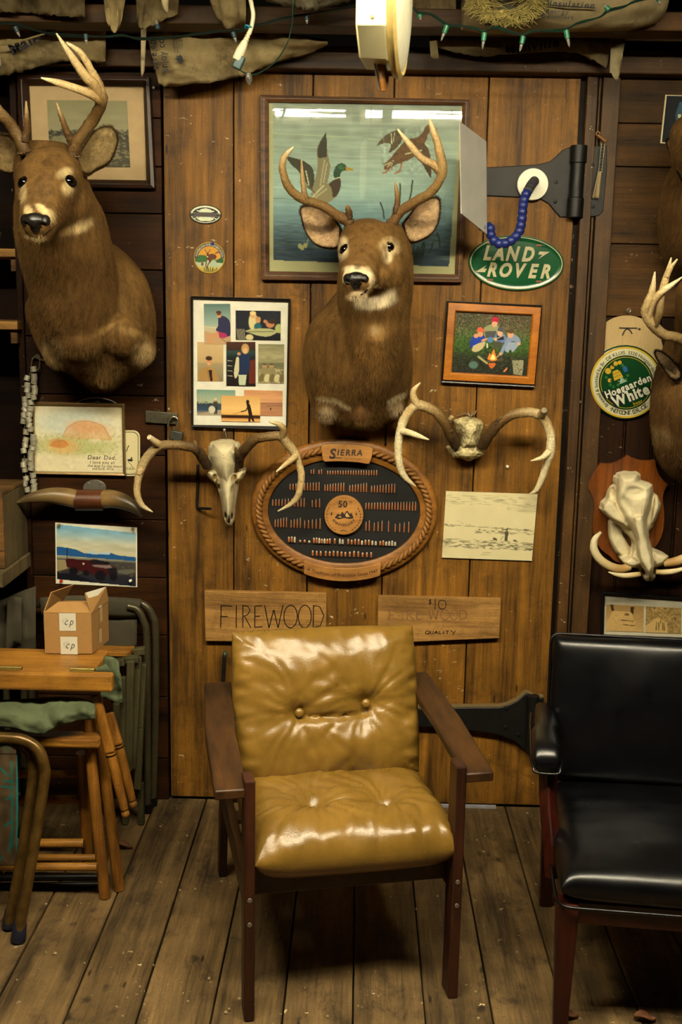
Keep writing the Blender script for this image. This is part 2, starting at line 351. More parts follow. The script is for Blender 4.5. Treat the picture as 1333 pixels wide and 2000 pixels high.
# ================================================================= wall left of the door: horizontal boards
m=MB(); ys=[30,130,230,325,417,527,660,773,889,1015,1128,1240,1360,1480,1580]; zs=[at(270,y)[2] for y in ys]
xl=at(44,500)[0]
for a,c in zip(zs[1:],zs[:-1]): m.bb(xl,-.638,0,.02,a+.0018,c-.0018,col=np.ones(3)*rng.uniform(.7,1.15))
m.bb(xl,-.638,.02,.04,-.05,2.8,col=(.1,.1,.1))
m.bb(-3,xl,.28,.3,-.05,2.8,col=(.35,.3,.3)); m.bb(xl-.02,xl,-.012,.3,-.05,2.8,col=(.5,.45,.4))
struct(m.build('wall_back',W_LEFT,smooth=0,bevel=.002,loc=(0,0,0)))
# ================================================================= wall right of the door
xc0=at(1163,300)[0]; xc1=at(1190,300)[0]
m=MB(); ys=[20,60,150,240,325,476,618]; zs=[at(1200,y)[2] for y in ys]
for a,c in zip(zs[1:],zs[:-1]): m.bb(.76,3,0,.02,a+.0015,c-.0015,col=np.ones(3)*rng.uniform(.75,1.1))
m.bb(.66,3,.02,.04,-.05,2.8,col=(.1,.1,.1))
struct(m.build('wall_right',W_RIGHT,smooth=0,bevel=.002,loc=(0,0,0)))
m=MB(); zb=zs[-1]-.002; x=.775
while x<1.7:
    m.bb(x+.001,x+.082,0,.02,-.02,zb,col=np.ones(3)*rng.uniform(.85,1.1)); m.bb(x+.084,x+.089,0,.02,-.02,zb); x+=.091
struct(m.build('trim_1',W_BEAD,smooth=0,bevel=.0025,loc=(0,0,0)))
m=MB(); zt2=zt+.02
m.bb(.675,.708,-.02,.02,0,zt,col=(1.25,1.2,1.1)); m.bb(.712,.720,-.012,.02,0,zt,col=(.8,.8,.8)); m.bb(.724,.777,-.016,.02,0,zt,col=(.9,.9,.9))
struct(m.build('trim_2',W_JAMB,smooth=0,bevel=.003,loc=(0,0,0)))
# ================================================================= plate and beams at the top of the wall
m=MB(); za=at(700,136,-.06)[2]; zc=at(700,90,-.06)[2]
m.bb(-1.3,3,-.06,.02,za,zc,col=(.8,.75,.7)); struct(m.build('trim_3',W_BEAM,smooth=0,bevel=.004,loc=(0,0,0)))
m=MB(); za=at(600,50,-.30)[2]; m.bb(-3,3,-.30,-.2,za,za+.05,col=(1.1,1.05,.9)); struct(m.build('trim_4',W_BEAM,smooth=0,bevel=.004,loc=(0,0,0)))
m=MB()
for x in (-1.15,-.46,.1,.62,1.2): m.bb(x-.025,x+.025,-5.8,-.2,2.585,2.75,col=(1,.9,.8))
struct(m.build('trim_5',wood('joist wood','#2f1a0a','#5b3814',1),smooth=0,bevel=.003,loc=(0,0,0)))
m=MB(); m.bb(-3,3,-6,.3,2.8,2.85); struct(m.build('ceiling',DARKW,smooth=0,loc=(0,0,2.8)))
m=MB(); m.bb(-3.05,-3,-6,.3,-.05,2.85); struct(m.build('wall_left',W_LEFT,smooth=0,loc=(-3.02,-3,0)))
m=MB(); m.bb(3,3.05,-6,.04,-.05,2.85); struct(m.build('wall_side',W_LEFT,smooth=0,loc=(3.02,-3,0)))
m=MB(); m.bb(-3,3,-6.05,-6,-.05,2.85); struct(m.build('wall_front',W_LEFT,smooth=0,loc=(0,-6.02,0)))
m=MB(); m.bb(-3,3,-6,-4.6,-.06,-.002); struct(m.build('floor_rear',DARKW,smooth=0,loc=(0,-5,0)))
# ================================================================= antlers, horns, bone
BONE=vcol('bone',.6,.10,35,.25,.35,di=.003); ANTLER=vcol('antler',.5,.28,160,.6,.4,di=.004)
AB='#3e2a16'; AM='#7a5c35'; AP='#c8ac78'; AT='#e6d5a8'
def antler(mb, P, R, cols, seg=10, rough=.0):
    # P: (px,py,Y) list
    A=ats(P) if len(P[0])==3 and P[0][0]>3 else np.array(P)
    C_=np.array([lin(c) for c in cols]); k=len(A)
    if len(C_)!=k: C_=catmull(C_,k)
    n=(k-1)*6+1; Q=catmull(np.concatenate([A,np.array(R)[:,None],C_],1),n)
    T=np.gradient(Q[:,:3],axis=0); T/=np.linalg.norm(T,axis=1)[:,None]+1e-9
    u=nrm(np.cross(T[0],(0,1,.3))); th=np.linspace(0,2*math.pi,seg,endpoint=False); rings=[]
    for i in range(n):
        u=nrm(u-T[i]*np.dot(u,T[i])); v=np.cross(T[i],u); r=max(Q[i,3],.0008)
        rr=r*(1+rough*rng.uniform(-1,1,seg)*min(1,r/.008))
        rings.append(Q[i,:3]+rr[:,None]*(np.cos(th)[:,None]*u+np.sin(th)[:,None]*v))
    mb.rings(np.array(rings),np.clip(Q[:,4:7],0,1),True)
def burr(mb,c,ax,r):
    ax=nrm(ax); u=nrm(np.cross(ax,(0,1,0.2))); v=np.cross(ax,u)
    for k in range(14):
        a=k/14*2*math.pi; mb.ell(np.array(c)+(u*math.cos(a)+v*math.sin(a))*r,(.004,.004,.0035),nu=6,nv=4,col=lin('#5a4226'))
# ================================================================= deer shoulder mounts
def furmat(name):
    m,nt,b=newmat(name); a=nd(nt,'Attribute',attribute_name='Col')
    n=noi(nt,objco(nt,(60,60,14)),1.,4,.6); n2=noi(nt,objco(nt,(7,7,5)),1.,3)
    cc=mix(nt,1.,mix(nt,1.,a,ramp(nt,n,[(.3,.62),(.7,1.2)]),'MULTIPLY'),ramp(nt,n2,[(.3,.82),(.7,1.1)]),'MULTIPLY')
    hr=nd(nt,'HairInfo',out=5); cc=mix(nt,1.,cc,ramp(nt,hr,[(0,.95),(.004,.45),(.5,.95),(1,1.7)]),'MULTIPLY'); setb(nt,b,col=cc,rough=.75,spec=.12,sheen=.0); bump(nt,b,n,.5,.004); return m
FUR=furmat('deer fur'); EYE=plain('glass eye','#050302',.05,spec=.8,var=0); NOSE=plain('dark nose','#15110d',.38,var=.5,sc=120,bmp=.6,spec=.5)
EARF=vcol('ear fur',.8,.3,90,.5,.15,di=.003)
def fur(o,count,length,groups=None,seed=1):
    q=o.modifiers.new('fur','PARTICLE_SYSTEM'); ps=o.particle_systems[-1]; s=ps.settings; s.name='fur'
    s.type='HAIR'; s.count=count; s.use_advanced_hair=True; s.hair_step=3; s.emit_from='FACE'; s.use_emit_random=True; s.distribution='RAND'; s.use_even_distribution=True
    s.normal_factor=length*.11; s.object_align_factor=(0,-length*.02,-length*.2); s.factor_random=length*.05
    s.display_step=2; s.render_step=2; s.child_type='INTERPOLATED'; s.rendered_child_count=4; s.child_length=1.; s.roughness_2=length*.25; s.roughness_endpoint=length*.12
    s.clump_factor=.35
    s.radius_scale=.00042; s.root_radius=1.; s.tip_radius=.15; s.shape=.2; s.material=1; ps.seed=seed
    if groups: ps.vertex_group_density=groups[0]; ps.vertex_group_length=groups[1]
def vsec(mb,S_,seg=36,ex=2.2,clampY=True):
    # stacked sections: (py, left px, right px, Y back, Y front)
    R=[]; S_=np.array(S_,float); n=(len(S_)-1)*4+1; Q=catmull(S_,n); th=np.linspace(0,2*math.pi,seg,endpoint=False)
    for py,xl,xr,yb,yf in Q:
        yc=(yb+yf)/2; a=at(xl,py,yc*.7); c=at(xr,py,yc*.7); w=(c-a)/2; h=(yb-yf)/2
        co,si=np.cos(th),np.sin(th); co=np.sign(co)*abs(co)**(2/ex); si=np.sign(si)*abs(si)**(2/ex)
        ce=(a+c)/2; ce[1]=yc
        P=ce+co[:,None]*w+si[:,None]*np.array([0,h,0]); P[:,1]=np.minimum(P[:,1],-.004); R.append(P)
    mb.rings(np.array(R))
def hsec(mb,A,B,secs,up=(0,0,1),seg=28,ex=2.2):
    # head sections along A->B: (t, half width, up, down, shift up)
    A=np.array(A,float);B=np.array(B,float);d=nrm(B-A);L=np.linalg.norm(B-A);r=nrm(np.cross(d,up));u=np.cross(r,d)
    S_=np.array(secs,float); Q=catmull(S_,(len(S_)-1)*4+1); th=np.linspace(0,2*math.pi,seg,endpoint=False); R=[]
    for t,w,hu,hd,sh in Q:
        co,si=np.cos(th),np.sin(th); co=np.sign(co)*abs(co)**(2/ex); si=np.sign(si)*abs(si)**(2/ex)
        R.append(A+d*L*t+u*sh+(co*w)[:,None]*r+(np.where(si>0,hu,hd)*si)[:,None]*u)
    mb.rings(np.array(R)); return r,u,d
def ear(parent,O,depth,label=None,inner='#d9b98e',rim='#3d2813',N=40,back=.02):
    # O: outline in photo pixels with depth (px,py,Y), base first and last
    P=catmull(np.concatenate([ats(O),ats(O[:1])]),N+1)[:-1]; c=P.mean(0)
    # cup: concentric rings sinking away from the viewer
    m=MB(); nrmv=nrm(np.cross(P[N//4]-P[0],P[N//2]-P[0])); 
    if nrmv[1]>0: nrmv=-nrmv
    ks=[1.0,.97,.93,.86,.72,.55,.36,.18]; R=[]; C_=[]
    R.append(c+(P-c)*1.045-nrmv*.012); C_.append(lin(rim)*.9)
    for i,k in enumerate(ks):
        R.append(c+(P-c)*k+(P[0]*.5+P[-1]*.5-c)*.22*(1-k)-nrmv*depth*1.5*(1-k**2.)); C_.append(lin(rim) if k>.95 else lin(inner)*(.8 if k>.9 else 1.-.12*(1-k)))
    m.rings(np.array(R),np.array(C_),False); V=R[-1]; m.add(np.concatenate([V,[V.mean(0)-nrmv*.003]]),[(j,(j+1)%N,N) for j in range(N)],lin(inner)*.75)
    R=[c+(P-c)*1.045-nrmv*.012]; 
    for k in (1.0,.9,.7,.45,.2): R.append(c+(P-c)*1.03*k-nrmv*(.014+depth*(1-k**2.2)+back*(1-k)))
    m.rings(np.array(R),lin('#7c5c36'),False); V=R[-1]; m.add(np.concatenate([V,[V.mean(0)-nrmv*.006]]),[(j,(j+1)%N,N) for j in range(N)],lin('#7c5c36'))
    o=m.build('ear',EARF,parent,60,corner=True)
    fur(o,2600,.013,seed=5); o.particle_systems[0].settings.object_align_factor=(0,-.0006,.0006); return o
def soft(px,cx,cy,rx,ry,rot=0.,hard=.6):
    c,s_=math.cos(rot),math.sin(rot); x=(px[:,0]-cx);y=(px[:,1]-cy); a=(x*c+y*s_)/rx;b=(-x*s_+y*c)/ry
    return 1-sstep(hard,1.15,np.sqrt(a*a+b*b))
def deer_body(t,mb,marks,voxel=.006,base='#7d5a30',density=1.,it=9,bare=(),dark=()):
    V,F,N=remesh(mb,voxel,it); px=project(V)
    n1=fbm(V,9,3,3.1); n2=fbm(V,30,2,8.)
    C_=lin(base)*(1+.22*n1[:,None]+.12*n2[:,None])
    fr=(N*(CAM-V)).sum(1)>0
    for (cx,cy,rx,ry,rot,col,st,*h) in marks:
        m=soft(px,cx,cy,rx,ry,rot,h[0] if h else .5)*st*fr*np.clip(1+.5*n2,.5,1.3); m=np.clip(m,0,1)[:,None]; C_=C_*(1-m)+lin(col)*m
    C_=np.clip(C_,0,1); o=mkobj('body',V,F,C_,FUR,t,80,corner=True)
    dens=np.ones(len(V)); ln=np.ones(len(V))
    for (cx,cy,rx,ry,rot) in bare: dens*=1-soft(px,cx,cy,rx,ry,rot,.8)*fr
    for (cx,cy,rx,ry,rot,k) in dark: q=soft(px,cx,cy,rx,ry,rot,.4)*fr; ln=ln*(1-q)+k*q
    dens[V[:,1]>-.008]=0
    for nm,a in (('density',dens),('length',ln)):
        g=o.vertex_groups.new(name=nm)
        for q in np.unique(np.round(a,1)):
            ids=np.nonzero(np.round(a,1)==q)[0]; g.add([int(i) for i in ids],float(q),'REPLACE')
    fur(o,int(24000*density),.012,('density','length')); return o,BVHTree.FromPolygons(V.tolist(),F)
def hit(bvh,px,py):
    d=ray(px,py); d/=np.linalg.norm(d); h=bvh.ray_cast(Vector(CAM),Vector(d)); return (np.array(h[0]),np.array(h[1])) if h[0] else (None,None)
def basis(n,up=(0,0,1)):
    n=nrm(n); r=nrm(np.cross(up,n)); u=np.cross(n,r); return np.stack([r,u,n],1)
NOSB=plain('nostril black','#060403',.8,spec=.1)
def eye(t,bvh,px,py,r,sink=.4,n=None,fall=None):
    p,nn=hit(bvh,px,py)
    if p is None: p=at(px,py,fall); nn=np.array([-.6,-.8,0])
    m=MB(); m.ell(p-nrm(nn)*r*sink,(r,r*.86,r),basis(nn),nu=20,nv=14); o=m.build('eye',EYE,t,180)
    lid=MB(); B=basis(nn); th=np.linspace(0,2*math.pi,24,endpoint=False)
    Pq=[p+nrm(nn)*.0005+B[:,0]*math.cos(a)*r*1.16+B[:,1]*math.sin(a)*r*.84 for a in th]; Pq.append(Pq[0])
    lid.tube(Pq,[.0022]*25,6,smooth=False); lid.build('eyelid',NOSB,o); return p
def deer_nose(t,p,d,k):
    B=basis(d); f=lambda x,y,z:p+B@(np.array([x,y,z])*k); b=MB()
    b.ell(f(0,.004,-.010),np.array([.030,.019,.020])*k,B,24,14); b.ell(f(0,-.012,-.010),np.array([.016,.016,.016])*k,B,16,10)
    for s_ in(-1,1): b.ell(f(s_*.022,.002,-.014),np.array([.014,.015,.018])*k,B,16,10)
    V,F,N=remesh(b,.0022,3); n=fbm(V,120,2,3.); V=V+N*(n*.0009)[:,None]
    for s_ in(-1,1):   # comma-shaped nostrils pressed in
        q=(V-f(s_*.019,-.001,.004))@B; a=np.exp(-(q[:,0]/(.0085*k))**2-((q[:,1]+.3*s_*q[:,0]*s_)/(.0055*k))**2); V=V-np.outer(a,d)*.011*k
    o=mkobj('nose',V,F,None,NOSE,t,180)
    for s_ in(-1,1): n_=MB(); n_.ell(f(s_*.019,-.001,-.006),np.array([.006,.004,.004])*k,B,10,8); n_.build('nostril',NOSB,o)
# ---------------- the buck in front of the large picture
t=thing('deer_mount','deer shoulder mount with wide forked antlers in front of the duck picture','deer mount',at(705,700,0),group='deer heads on the wall')
mb=MB()
vsec(mb,[(560,668,785,0,-.16),(585,646,793,0,-.22),(632,608,796,0,-.26),(668,597,801,0,-.265),(704,594,805,0,-.25),(740,598,804,0,-.225),(772,606,798,0,-.19),(800,622,783,0,-.15),(818,650,758,0,-.12),(832,684,738,0,-.09)])
vsec(mb,[(440,690,780,-.17,-.31),(470,674,797,-.14,-.33),(510,668,803,-.12,-.35),(548,662,804,-.10,-.36),(585,663,801,-.08,-.36),(620,668,797,-.06,-.345),(660,672,796,-.04,-.33),(700,676,790,-.02,-.29),(745,684,772,0,-.245),(790,690,752,0,-.17)])
E0=at(714,478,-.30); Nn=at(697,543,-.515); A0=E0+(E0-Nn)*.45
R_,U_,D_=hsec(mb,A0,Nn,[(-.05,.035,.03,.03,0),(.04,.062,.045,.07,0),(.18,.075,.058,.095,0),(.31,.077,.056,.1,.0),(.44,.069,.05,.098,0),(.58,.060,.042,.086,-.002),(.72,.051,.034,.066,-.004),(.86,.046,.03,.054,-.005),(.95,.044,.026,.05,-.006),(1.0,.035,.02,.038,-.008),(1.03,.012,.008,.014,-.01)])
mb.ell(at(758,466,-.325),(.026,.022,.014)); mb.ell(at(676,470,-.345),(.02,.022,.014))   # brows
mb.ell(at(640,797,-.10),(.044,.06,.042)); mb.ell(at(774,788,-.09),(.036,.06,.042)); mb.ell(at(708,802,-.13),(.03,.05,.05))       # fore-leg stumps
mb.ell(at(764,534,-.32),(.04,.055,.055)); mb.ell(at(741,541,-.375),(.038,.06,.036)); mb.ell(at(698,574,-.475),(.027,.03,.014))                                                # cheek
W='#dcc59a'
marks=[(715,430,60,26,0,'#6b4c26',.6),(705,505,22,40,.1,'#6a4d2a',.55),(705,520,30,14,0,'#8a6a3d',.3),
 (762,481,24,20,.1,'#c9ae7e',.75,.5),(757,500,13,17,.0,W,.85,.4),(671,484,12,26,0,W,.75,.4),
 (697,528,29,10,.1,W,.95,.55),(723,540,10,22,-.35,W,.95,.5),(675,540,6,14,.2,W,.8,.5),(698,521,8,7,0,'#3a2a18',.7,.4),
 (700,577,26,9,-.05,W,.9,.6),(728,562,14,6,-.4,W,.7,.6),(734,588,44,17,-.14,'#ead9b4',1.,.62),(752,577,26,12,-.5,'#ead9b4',.9,.6),
 (736,648,30,26,0,'#b98f55',.75,.3),(733,644,14,13,0,'#e0c594',.55,.3),(725,690,40,30,0,'#946c38',.5,.2),
 (700,655,110,22,0,'#6a4a25',.25,.3),(640,780,26,6,.12,'#d9c49c',.8,.5),(668,788,24,5,.5,'#d9c49c',.7,.5),(640,808,22,18,0,'#a99270',.8,.5),
 (776,776,24,5,-.45,'#e3d2aa',.9,.5),(773,795,18,18,0,'#b09a76',.8,.5),(708,800,22,34,0,'#5e4223',.8,.4),(720,700,9,110,.03,'#5e4223',.35,.3)]
bare=[(763,482,12,9,0),(671,486,8,9,0),(696,550,27,22,0)]
ln=[(712,470,52,50,0,.4),(697,540,40,40,0,.22),(735,560,30,20,0,.4),(640,806,30,22,0,1.4),(775,795,24,22,0,1.4),(710,815,26,20,0,1.7)]
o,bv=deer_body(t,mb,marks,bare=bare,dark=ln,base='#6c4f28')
eye(t,bv,763,482,.017); eye(t,bv,671.5,486,.016,fall=-.33)
m=MB(); pN,_=hit(bv,695,550); bN=basis((-.1,-1,-.1))
deer_nose(t,pN,D_,1.)
m=MB(); L=[hit(bv,*p)[0] for p in ((705,576),(713,571),(718,566),(726,563),(733,557))]
L=[p+np.array([0,-.001,0]) for p in L if p is not None]; m.tube(L,[.0018]*len(L),6); m.build('mouth_line',NOSB,t)
ear(t,[(664,446,-.25),(661,478,-.26),(644,484,-.25),(615,476,-.23),(596,452,-.21),(589,428,-.2),(586,407,-.19),(600,401,-.2),(622,403,-.215),(645,416,-.235)],.028)
ear(t,[(790,436,-.25),(800,423,-.24),(819,399,-.22),(843,386,-.2),(860,390,-.19),(859,428,-.205),(846,454,-.225),(824,468,-.245),(807,472,-.26),(796,462,-.265)],.028)
m=MB(); CB=[AB,'#6a4c29','#7c5d34','#86683b','#9d7c4b','#a98a58','#c0a06c',AT]
antler(m,[(684,440,-.27),(679,432,-.28),(657,419,-.30),(626,400,-.33),(594,390,-.36),(569,372,-.39),(556,347,-.42),(552,322,-.44),(558,303,-.45),(574,287,-.46)],[.017,.016,.0145,.013,.013,.012,.011,.0095,.008,.0025],CB,12,.1)
antler(m,[(600,393,-.36),(595,378,-.37),(591,345,-.375),(589,312,-.38)],[.010,.008,.006,.002],['#86683b','#86683b','#a98a58','#c0a06c'])
antler(m,[(683,425,-.29),(681,412,-.30),(679,403,-.31)],[.011,.009,.006],[AB,'#5d4426','#8a6a40'],10,.2)
burr(m,at(682,437,-.275),(-.6,-.2,.6),.017)
m.build('antler',ANTLER,t,60)
m=MB()
antler(m,[(762,442,-.27),(768,435,-.28),(783,413,-.30),(815,392,-.34),(840,377,-.37),(859,353,-.40),(864,328,-.42),(857,287,-.44),(847,256,-.45),(838,230,-.46)],[.017,.016,.0145,.014,.0135,.0125,.014,.011,.009,.0025],CB,12,.1)
antler(m,[(860,335,-.41),(848,322,-.42),(824,309,-.43),(802,284,-.44),(777,252,-.45)],[.013,.012,.010,.009,.0025],['#9d7c4b','#a98a58','#b8986a','#c9ad7a',AT])
antler(m,[(774,415,-.30),(777,392,-.31),(775,372,-.32),(772,355,-.33)],[.011,.008,.006,.002],[AB,'#6a4c29','#9d7c4b','#c0a06c'],10,.15)
burr(m,at(766,438,-.275),(.6,-.2,.6),.017)
m.build('antler',ANTLER,t,60)
# ---------------- the large buck at the left
t=thing('deer_mount','large deer shoulder mount at left beside the matted landscape print','deer mount',at(185,600,0),group='deer heads on the wall')
mb=MB()
vsec(mb,[(478,208,226,0,-.08),(490,186,241,0,-.15),(509,150,262,0,-.21),(540,95,286,0,-.25),(585,66,301,0,-.28),(616,66,306,0,-.285),(656,80,306,0,-.275),(690,98,299,0,-.255),(715,135,280,0,-.225),(738,165,246,0,-.18),(757,188,222,0,-.12)])
vsec(mb,[(290,60,150,-.28,-.42),(330,55,175,-.26,-.46),(380,62,194,-.22,-.50),(411,60,210,-.18,-.51),(459,60,222,-.14,-.51),(510,68,231,-.1,-.48),(560,78,240,-.06,-.43),(620,92,250,-.03,-.38),(670,112,245,0,-.32),(715,150,225,0,-.24)])
E0=at(97,345,-.50); Nn=at(69,434,-.70); A0=E0+(E0-Nn)*.40
R_,U_,D_=hsec(mb,A0,Nn,[(-.05,.035,.03,.03,0),(.04,.066,.048,.07,0),(.18,.080,.06,.095,0),(.31,.083,.058,.11,.0),(.44,.074,.05,.11,0),(.58,.061,.044,.095,-.002),(.72,.050,.036,.07,-.004),(.86,.044,.031,.055,-.005),(.95,.041,.027,.05,-.006),(1.0,.033,.02,.038,-.008),(1.03,.012,.008,.014,-.01)])
mb.ell(at(136,338,-.51),(.028,.025,.016)); mb.ell(at(55,338,-.51),(.02,.022,.014))
mb.ell(at(118,680,-.17),(.05,.08,.06)); mb.ell(at(268,676,-.16),(.055,.09,.06)); mb.ell(at(205,722,-.15),(.04,.06,.05)); mb.ell(at(140,395,-.46),(.05,.055,.06)); mb.ell(at(160,660,-.27),(.07,.08,.06)); mb.ell(at(240,650,-.25),(.06,.075,.06))
W='#cbb27f'
marks=[(97,310,60,22,0,'#70532c',.5),(92,318,13,9,0,'#3f2c17',.6),(85,375,24,40,.1,'#5e462a',.6),(85,405,22,14,0,'#5e4428',.5),
 (126,338,20,12,-.4,W,.8,.4),(133,366,15,18,.5,W,.75,.4),(46,375,8,26,0,W,.6,.4),
 (82,408,18,8,.6,W,.9,.5),(96,422,14,16,-.5,W,.95,.5),(55,412,10,14,-.3,W,.9,.5),(66,404,7,6,0,'#3a2a18',.7,.4),
 (72,464,26,7,.1,W,.9,.55),(160,440,30,14,-.5,'#d3b886',.85,.4),(130,452,22,10,-.3,'#b39463',.7,.4),
 (150,620,50,60,0,'#5a3f20',.6,.2),(200,560,40,60,0,'#5b4020',.4,.2),(105,690,26,40,-.4,'#a58a5c',.7,.4),(280,690,26,28,.5,'#c0a473',.85,.4),(262,650,36,10,.3,'#a1824f',.5,.4),(200,645,30,8,-.5,'#a98852',.7,.4),(205,735,46,26,0,'#7b6038',.6,.4),(175,700,18,40,.3,'#5e4526',.5,.3)]
bare=[(139,353.5,12,10,0),(43,355,8,10,0),(67,440,30,24,0)]
ln=[(95,340,60,60,0,.45),(70,430,44,44,0,.25),(110,700,40,40,0,1.5),(272,690,34,40,0,1.5),(205,740,60,34,0,2.),(160,640,40,30,0,1.5)]
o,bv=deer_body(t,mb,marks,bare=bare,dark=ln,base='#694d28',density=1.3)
eye(t,bv,138.5,353.5,.0165); eye(t,bv,44,355,.0165,fall=-.5)
m=MB(); pN,_=hit(bv,68,438); deer_nose(t,pN,D_,1.05)
m=MB(); L=[hit(bv,*p)[0] for p in ((84,461),(92,455),(98,450),(104,444),(111,437))]; L=[p+np.array([0,-.001,0]) for p in L if p is not None]
m.tube(L,[.0018]*len(L),6); m.build('mouth_line',NOSB,t)
ear(t,[(152,306,-.40),(168,280,-.36),(184,257,-.32),(204,246,-.3),(222,249,-.29),(231,267,-.3),(227,290,-.31),(214,315,-.33),(189,329,-.36),(173,338,-.39),(158,331,-.41)],.03,inner='#b49a6a',rim='#4a3519')
ear(t,[(42,320,-.41),(36,290,-.40),(20,268,-.38),(0,262,-.36),(-24,262,-.34),(-40,280,-.33),(-30,305,-.34),(-14,322,-.36),(4,334,-.38),(24,336,-.4)],.03,inner='#a88e60',rim='#4a3519')
m=MB(); CB=['#4a3519','#5e4524','#6a5029','#6a5029','#5c4424','#a98a58','#bda06c','#c4a873',AT]
antler(m,[(141,306,-.46),(146,290,-.47),(153,274,-.48),(178,239,-.50),(196,208,-.53),(199,190,-.55),(190,160,-.57),(178,137,-.59),(158,104,-.61),(130,83,-.62)],[.018,.017,.016,.0155,.015,.015,.012,.010,.008,.003],CB,12,.12)
antler(m,[(197,195,-.55),(184,165,-.58),(168,150,-.6),(143,115,-.62),(110,65,-.64)],[.014,.014,.0125,.010,.002],['#6a5029','#a98a58','#bda06c',AP,AT])
antler(m,[(196,196,-.55),(183,187,-.57),(155,175,-.6),(115,162,-.62),(80,152,-.64)],[.014,.012,.0105,.009,.002],['#6a5029','#a98a58',AP,AP,AT])
antler(m,[(139,275,-.48),(131,258,-.5),(120,228,-.52),(110,199,-.53)],[.012,.009,.007,.002],['#4a3519','#5e4524','#7a5d34',AP],10,.2)
burr(m,at(143,302,-.465),(.2,-.3,.8),.018); m.build('antler',ANTLER,t,60)
m=MB()
antler(m,[(50,300,-.46),(44,282,-.47),(33,262,-.48),(15,236,-.5),(-8,212,-.53),(-36,180,-.56),(-44,140,-.58),(-30,100,-.6)],[.018,.017,.016,.0155,.015,.013,.01,.003],CB,12,.12)
antler(m,[(48,275,-.48),(52,255,-.49),(52,228,-.51),(51,197,-.52)],[.012,.009,.007,.002],['#4a3519','#5e4524','#7a5d34',AP],10,.2)
burr(m,at(48,296,-.465),(-.2,-.3,.8),.018); m.build('antler',ANTLER,t,60)
# ---------------- the two at the right edge, mostly beyond the frame
def side_deer(label,dx,dy,sc,ears,antl,marks,Y0):
    t=thing('deer_mount',label,'deer mount',at(1380+dx,700+dy,0),group='deer heads on the wall'); mb=MB()
    f=lambda L:[(y*sc+dy,xl*sc+dx,xr*sc+dx,b_,c_) for y,xl,xr,b_,c_ in L]
    vsec(mb,f([(-150,30,150,0,-.18),(-110,10,200,0,-.26),(-50,-6,215,0,-.31),(0,-10,220,0,-.31),(60,-4,215,0,-.27),(100,10,200,0,-.2),(130,40,175,0,-.11),(150,70,150,0,-.05)]))
    vsec(mb,f([(-260,45,150,-.2,-.36),(-210,36,160,-.16,-.40),(-160,34,168,-.12,-.40),(-100,36,170,-.08,-.38),(-40,40,165,-.04,-.35),(30,60,150,0,-.3)]))
    E0=at(105*sc+dx,-215*sc+dy,-.36); Nn=at(165*sc+dx,-150*sc+dy,-.56); A0=E0+(E0-Nn)*.42
    hsec(mb,A0,Nn,[(-.05,.035,.03,.03,0),(.04,.062,.045,.07,0),(.18,.075,.058,.095,0),(.31,.077,.056,.1,.0),(.44,.069,.05,.098,0),(.58,.057,.042,.083,-.002),(.72,.047,.034,.064,-.004),(.86,.042,.03,.052,-.005),(.95,.040,.026,.048,-.006),(1.03,.012,.008,.014,-.01)])
    o,bv=deer_body(t,mb,marks,base='#5a4020',density=.8)
    for e in ((70,-225),(140,-222)):
        if hit(bv,e[0]*sc+dx,e[1]*sc+dy)[0] is not None: eye(t,bv,e[0]*sc+dx,e[1]*sc+dy,.0145)
    m=MB(); m.ell(Nn+np.array([0,-.0,0]),(.036,.03,.026)); m.build('nose',NOSE,t,180)
    for e in ears: ear(t,e,.026,inner='#a98e66',rim='#1d130a')
    for A in antl:
        m=MB()
        for a in A: antler(m,*a)
        m.build('antler',ANTLER,t,60)
TB=['#5e4a2c','#8d744a',AP,AP,AT]
main=([(1352,690,-.34),(1341,672,-.36),(1324,660,-.38),(1297,653,-.40),(1273,632,-.43),(1262,610,-.45),(1266,592,-.47),(1273,575,-.48),(1277,555,-.49),(1280,531,-.5)],[.017,.016,.015,.0145,.014,.0135,.012,.01,.007,.002],TB,12,.1)
side_deer('deer mount with pale antler at right edge, beside the round beer sign',1278,800,1.,
 [[(1322,742,-.28),(1330,735,-.28),(1328,722,-.27),(1312,702,-.25),(1296,689,-.23),(1283,684,-.22),(1279,690,-.22),(1286,704,-.24),(1298,722,-.26),(1310,737,-.28)]],
 [[main,([(1280,636,-.43),(1288,612,-.45),(1291,585,-.47),(1299,552,-.49),(1306,528,-.5),(1312,503,-.51)],[.010,.012,.011,.01,.007,.002],TB),
   ([(1303,540,-.5),(1312,522,-.51),(1324,506,-.52)],[.008,.006,.002],[AP,AP,AT]),
   ([(1268,615,-.45),(1275,592,-.47),(1290,573,-.49),(1308,560,-.5),(1334,541,-.52)],[.010,.0105,.0095,.008,.002],[AP,AP,AP,AT,AT])]],
 [(1290,850,40,20,.5,'#8d744c',.5,.3)],0)
side_deer('deer mount at upper right edge, ear against the dark poster',1292,432,.76,
 [[(1345,352,-.28),(1352,335,-.28),(1345,308,-.25),(1328,283,-.23),(1312,272,-.21),(1302,273,-.2),(1304,288,-.22),(1313,312,-.24),(1323,335,-.26),(1333,352,-.28)]],
 [[([(1372,262,-.36),(1366,230,-.38),(1350,190,-.42),(1348,140,-.45),(1370,90,-.47)],[.016,.015,.013,.01,.003],TB,12,.1)]],[],0)
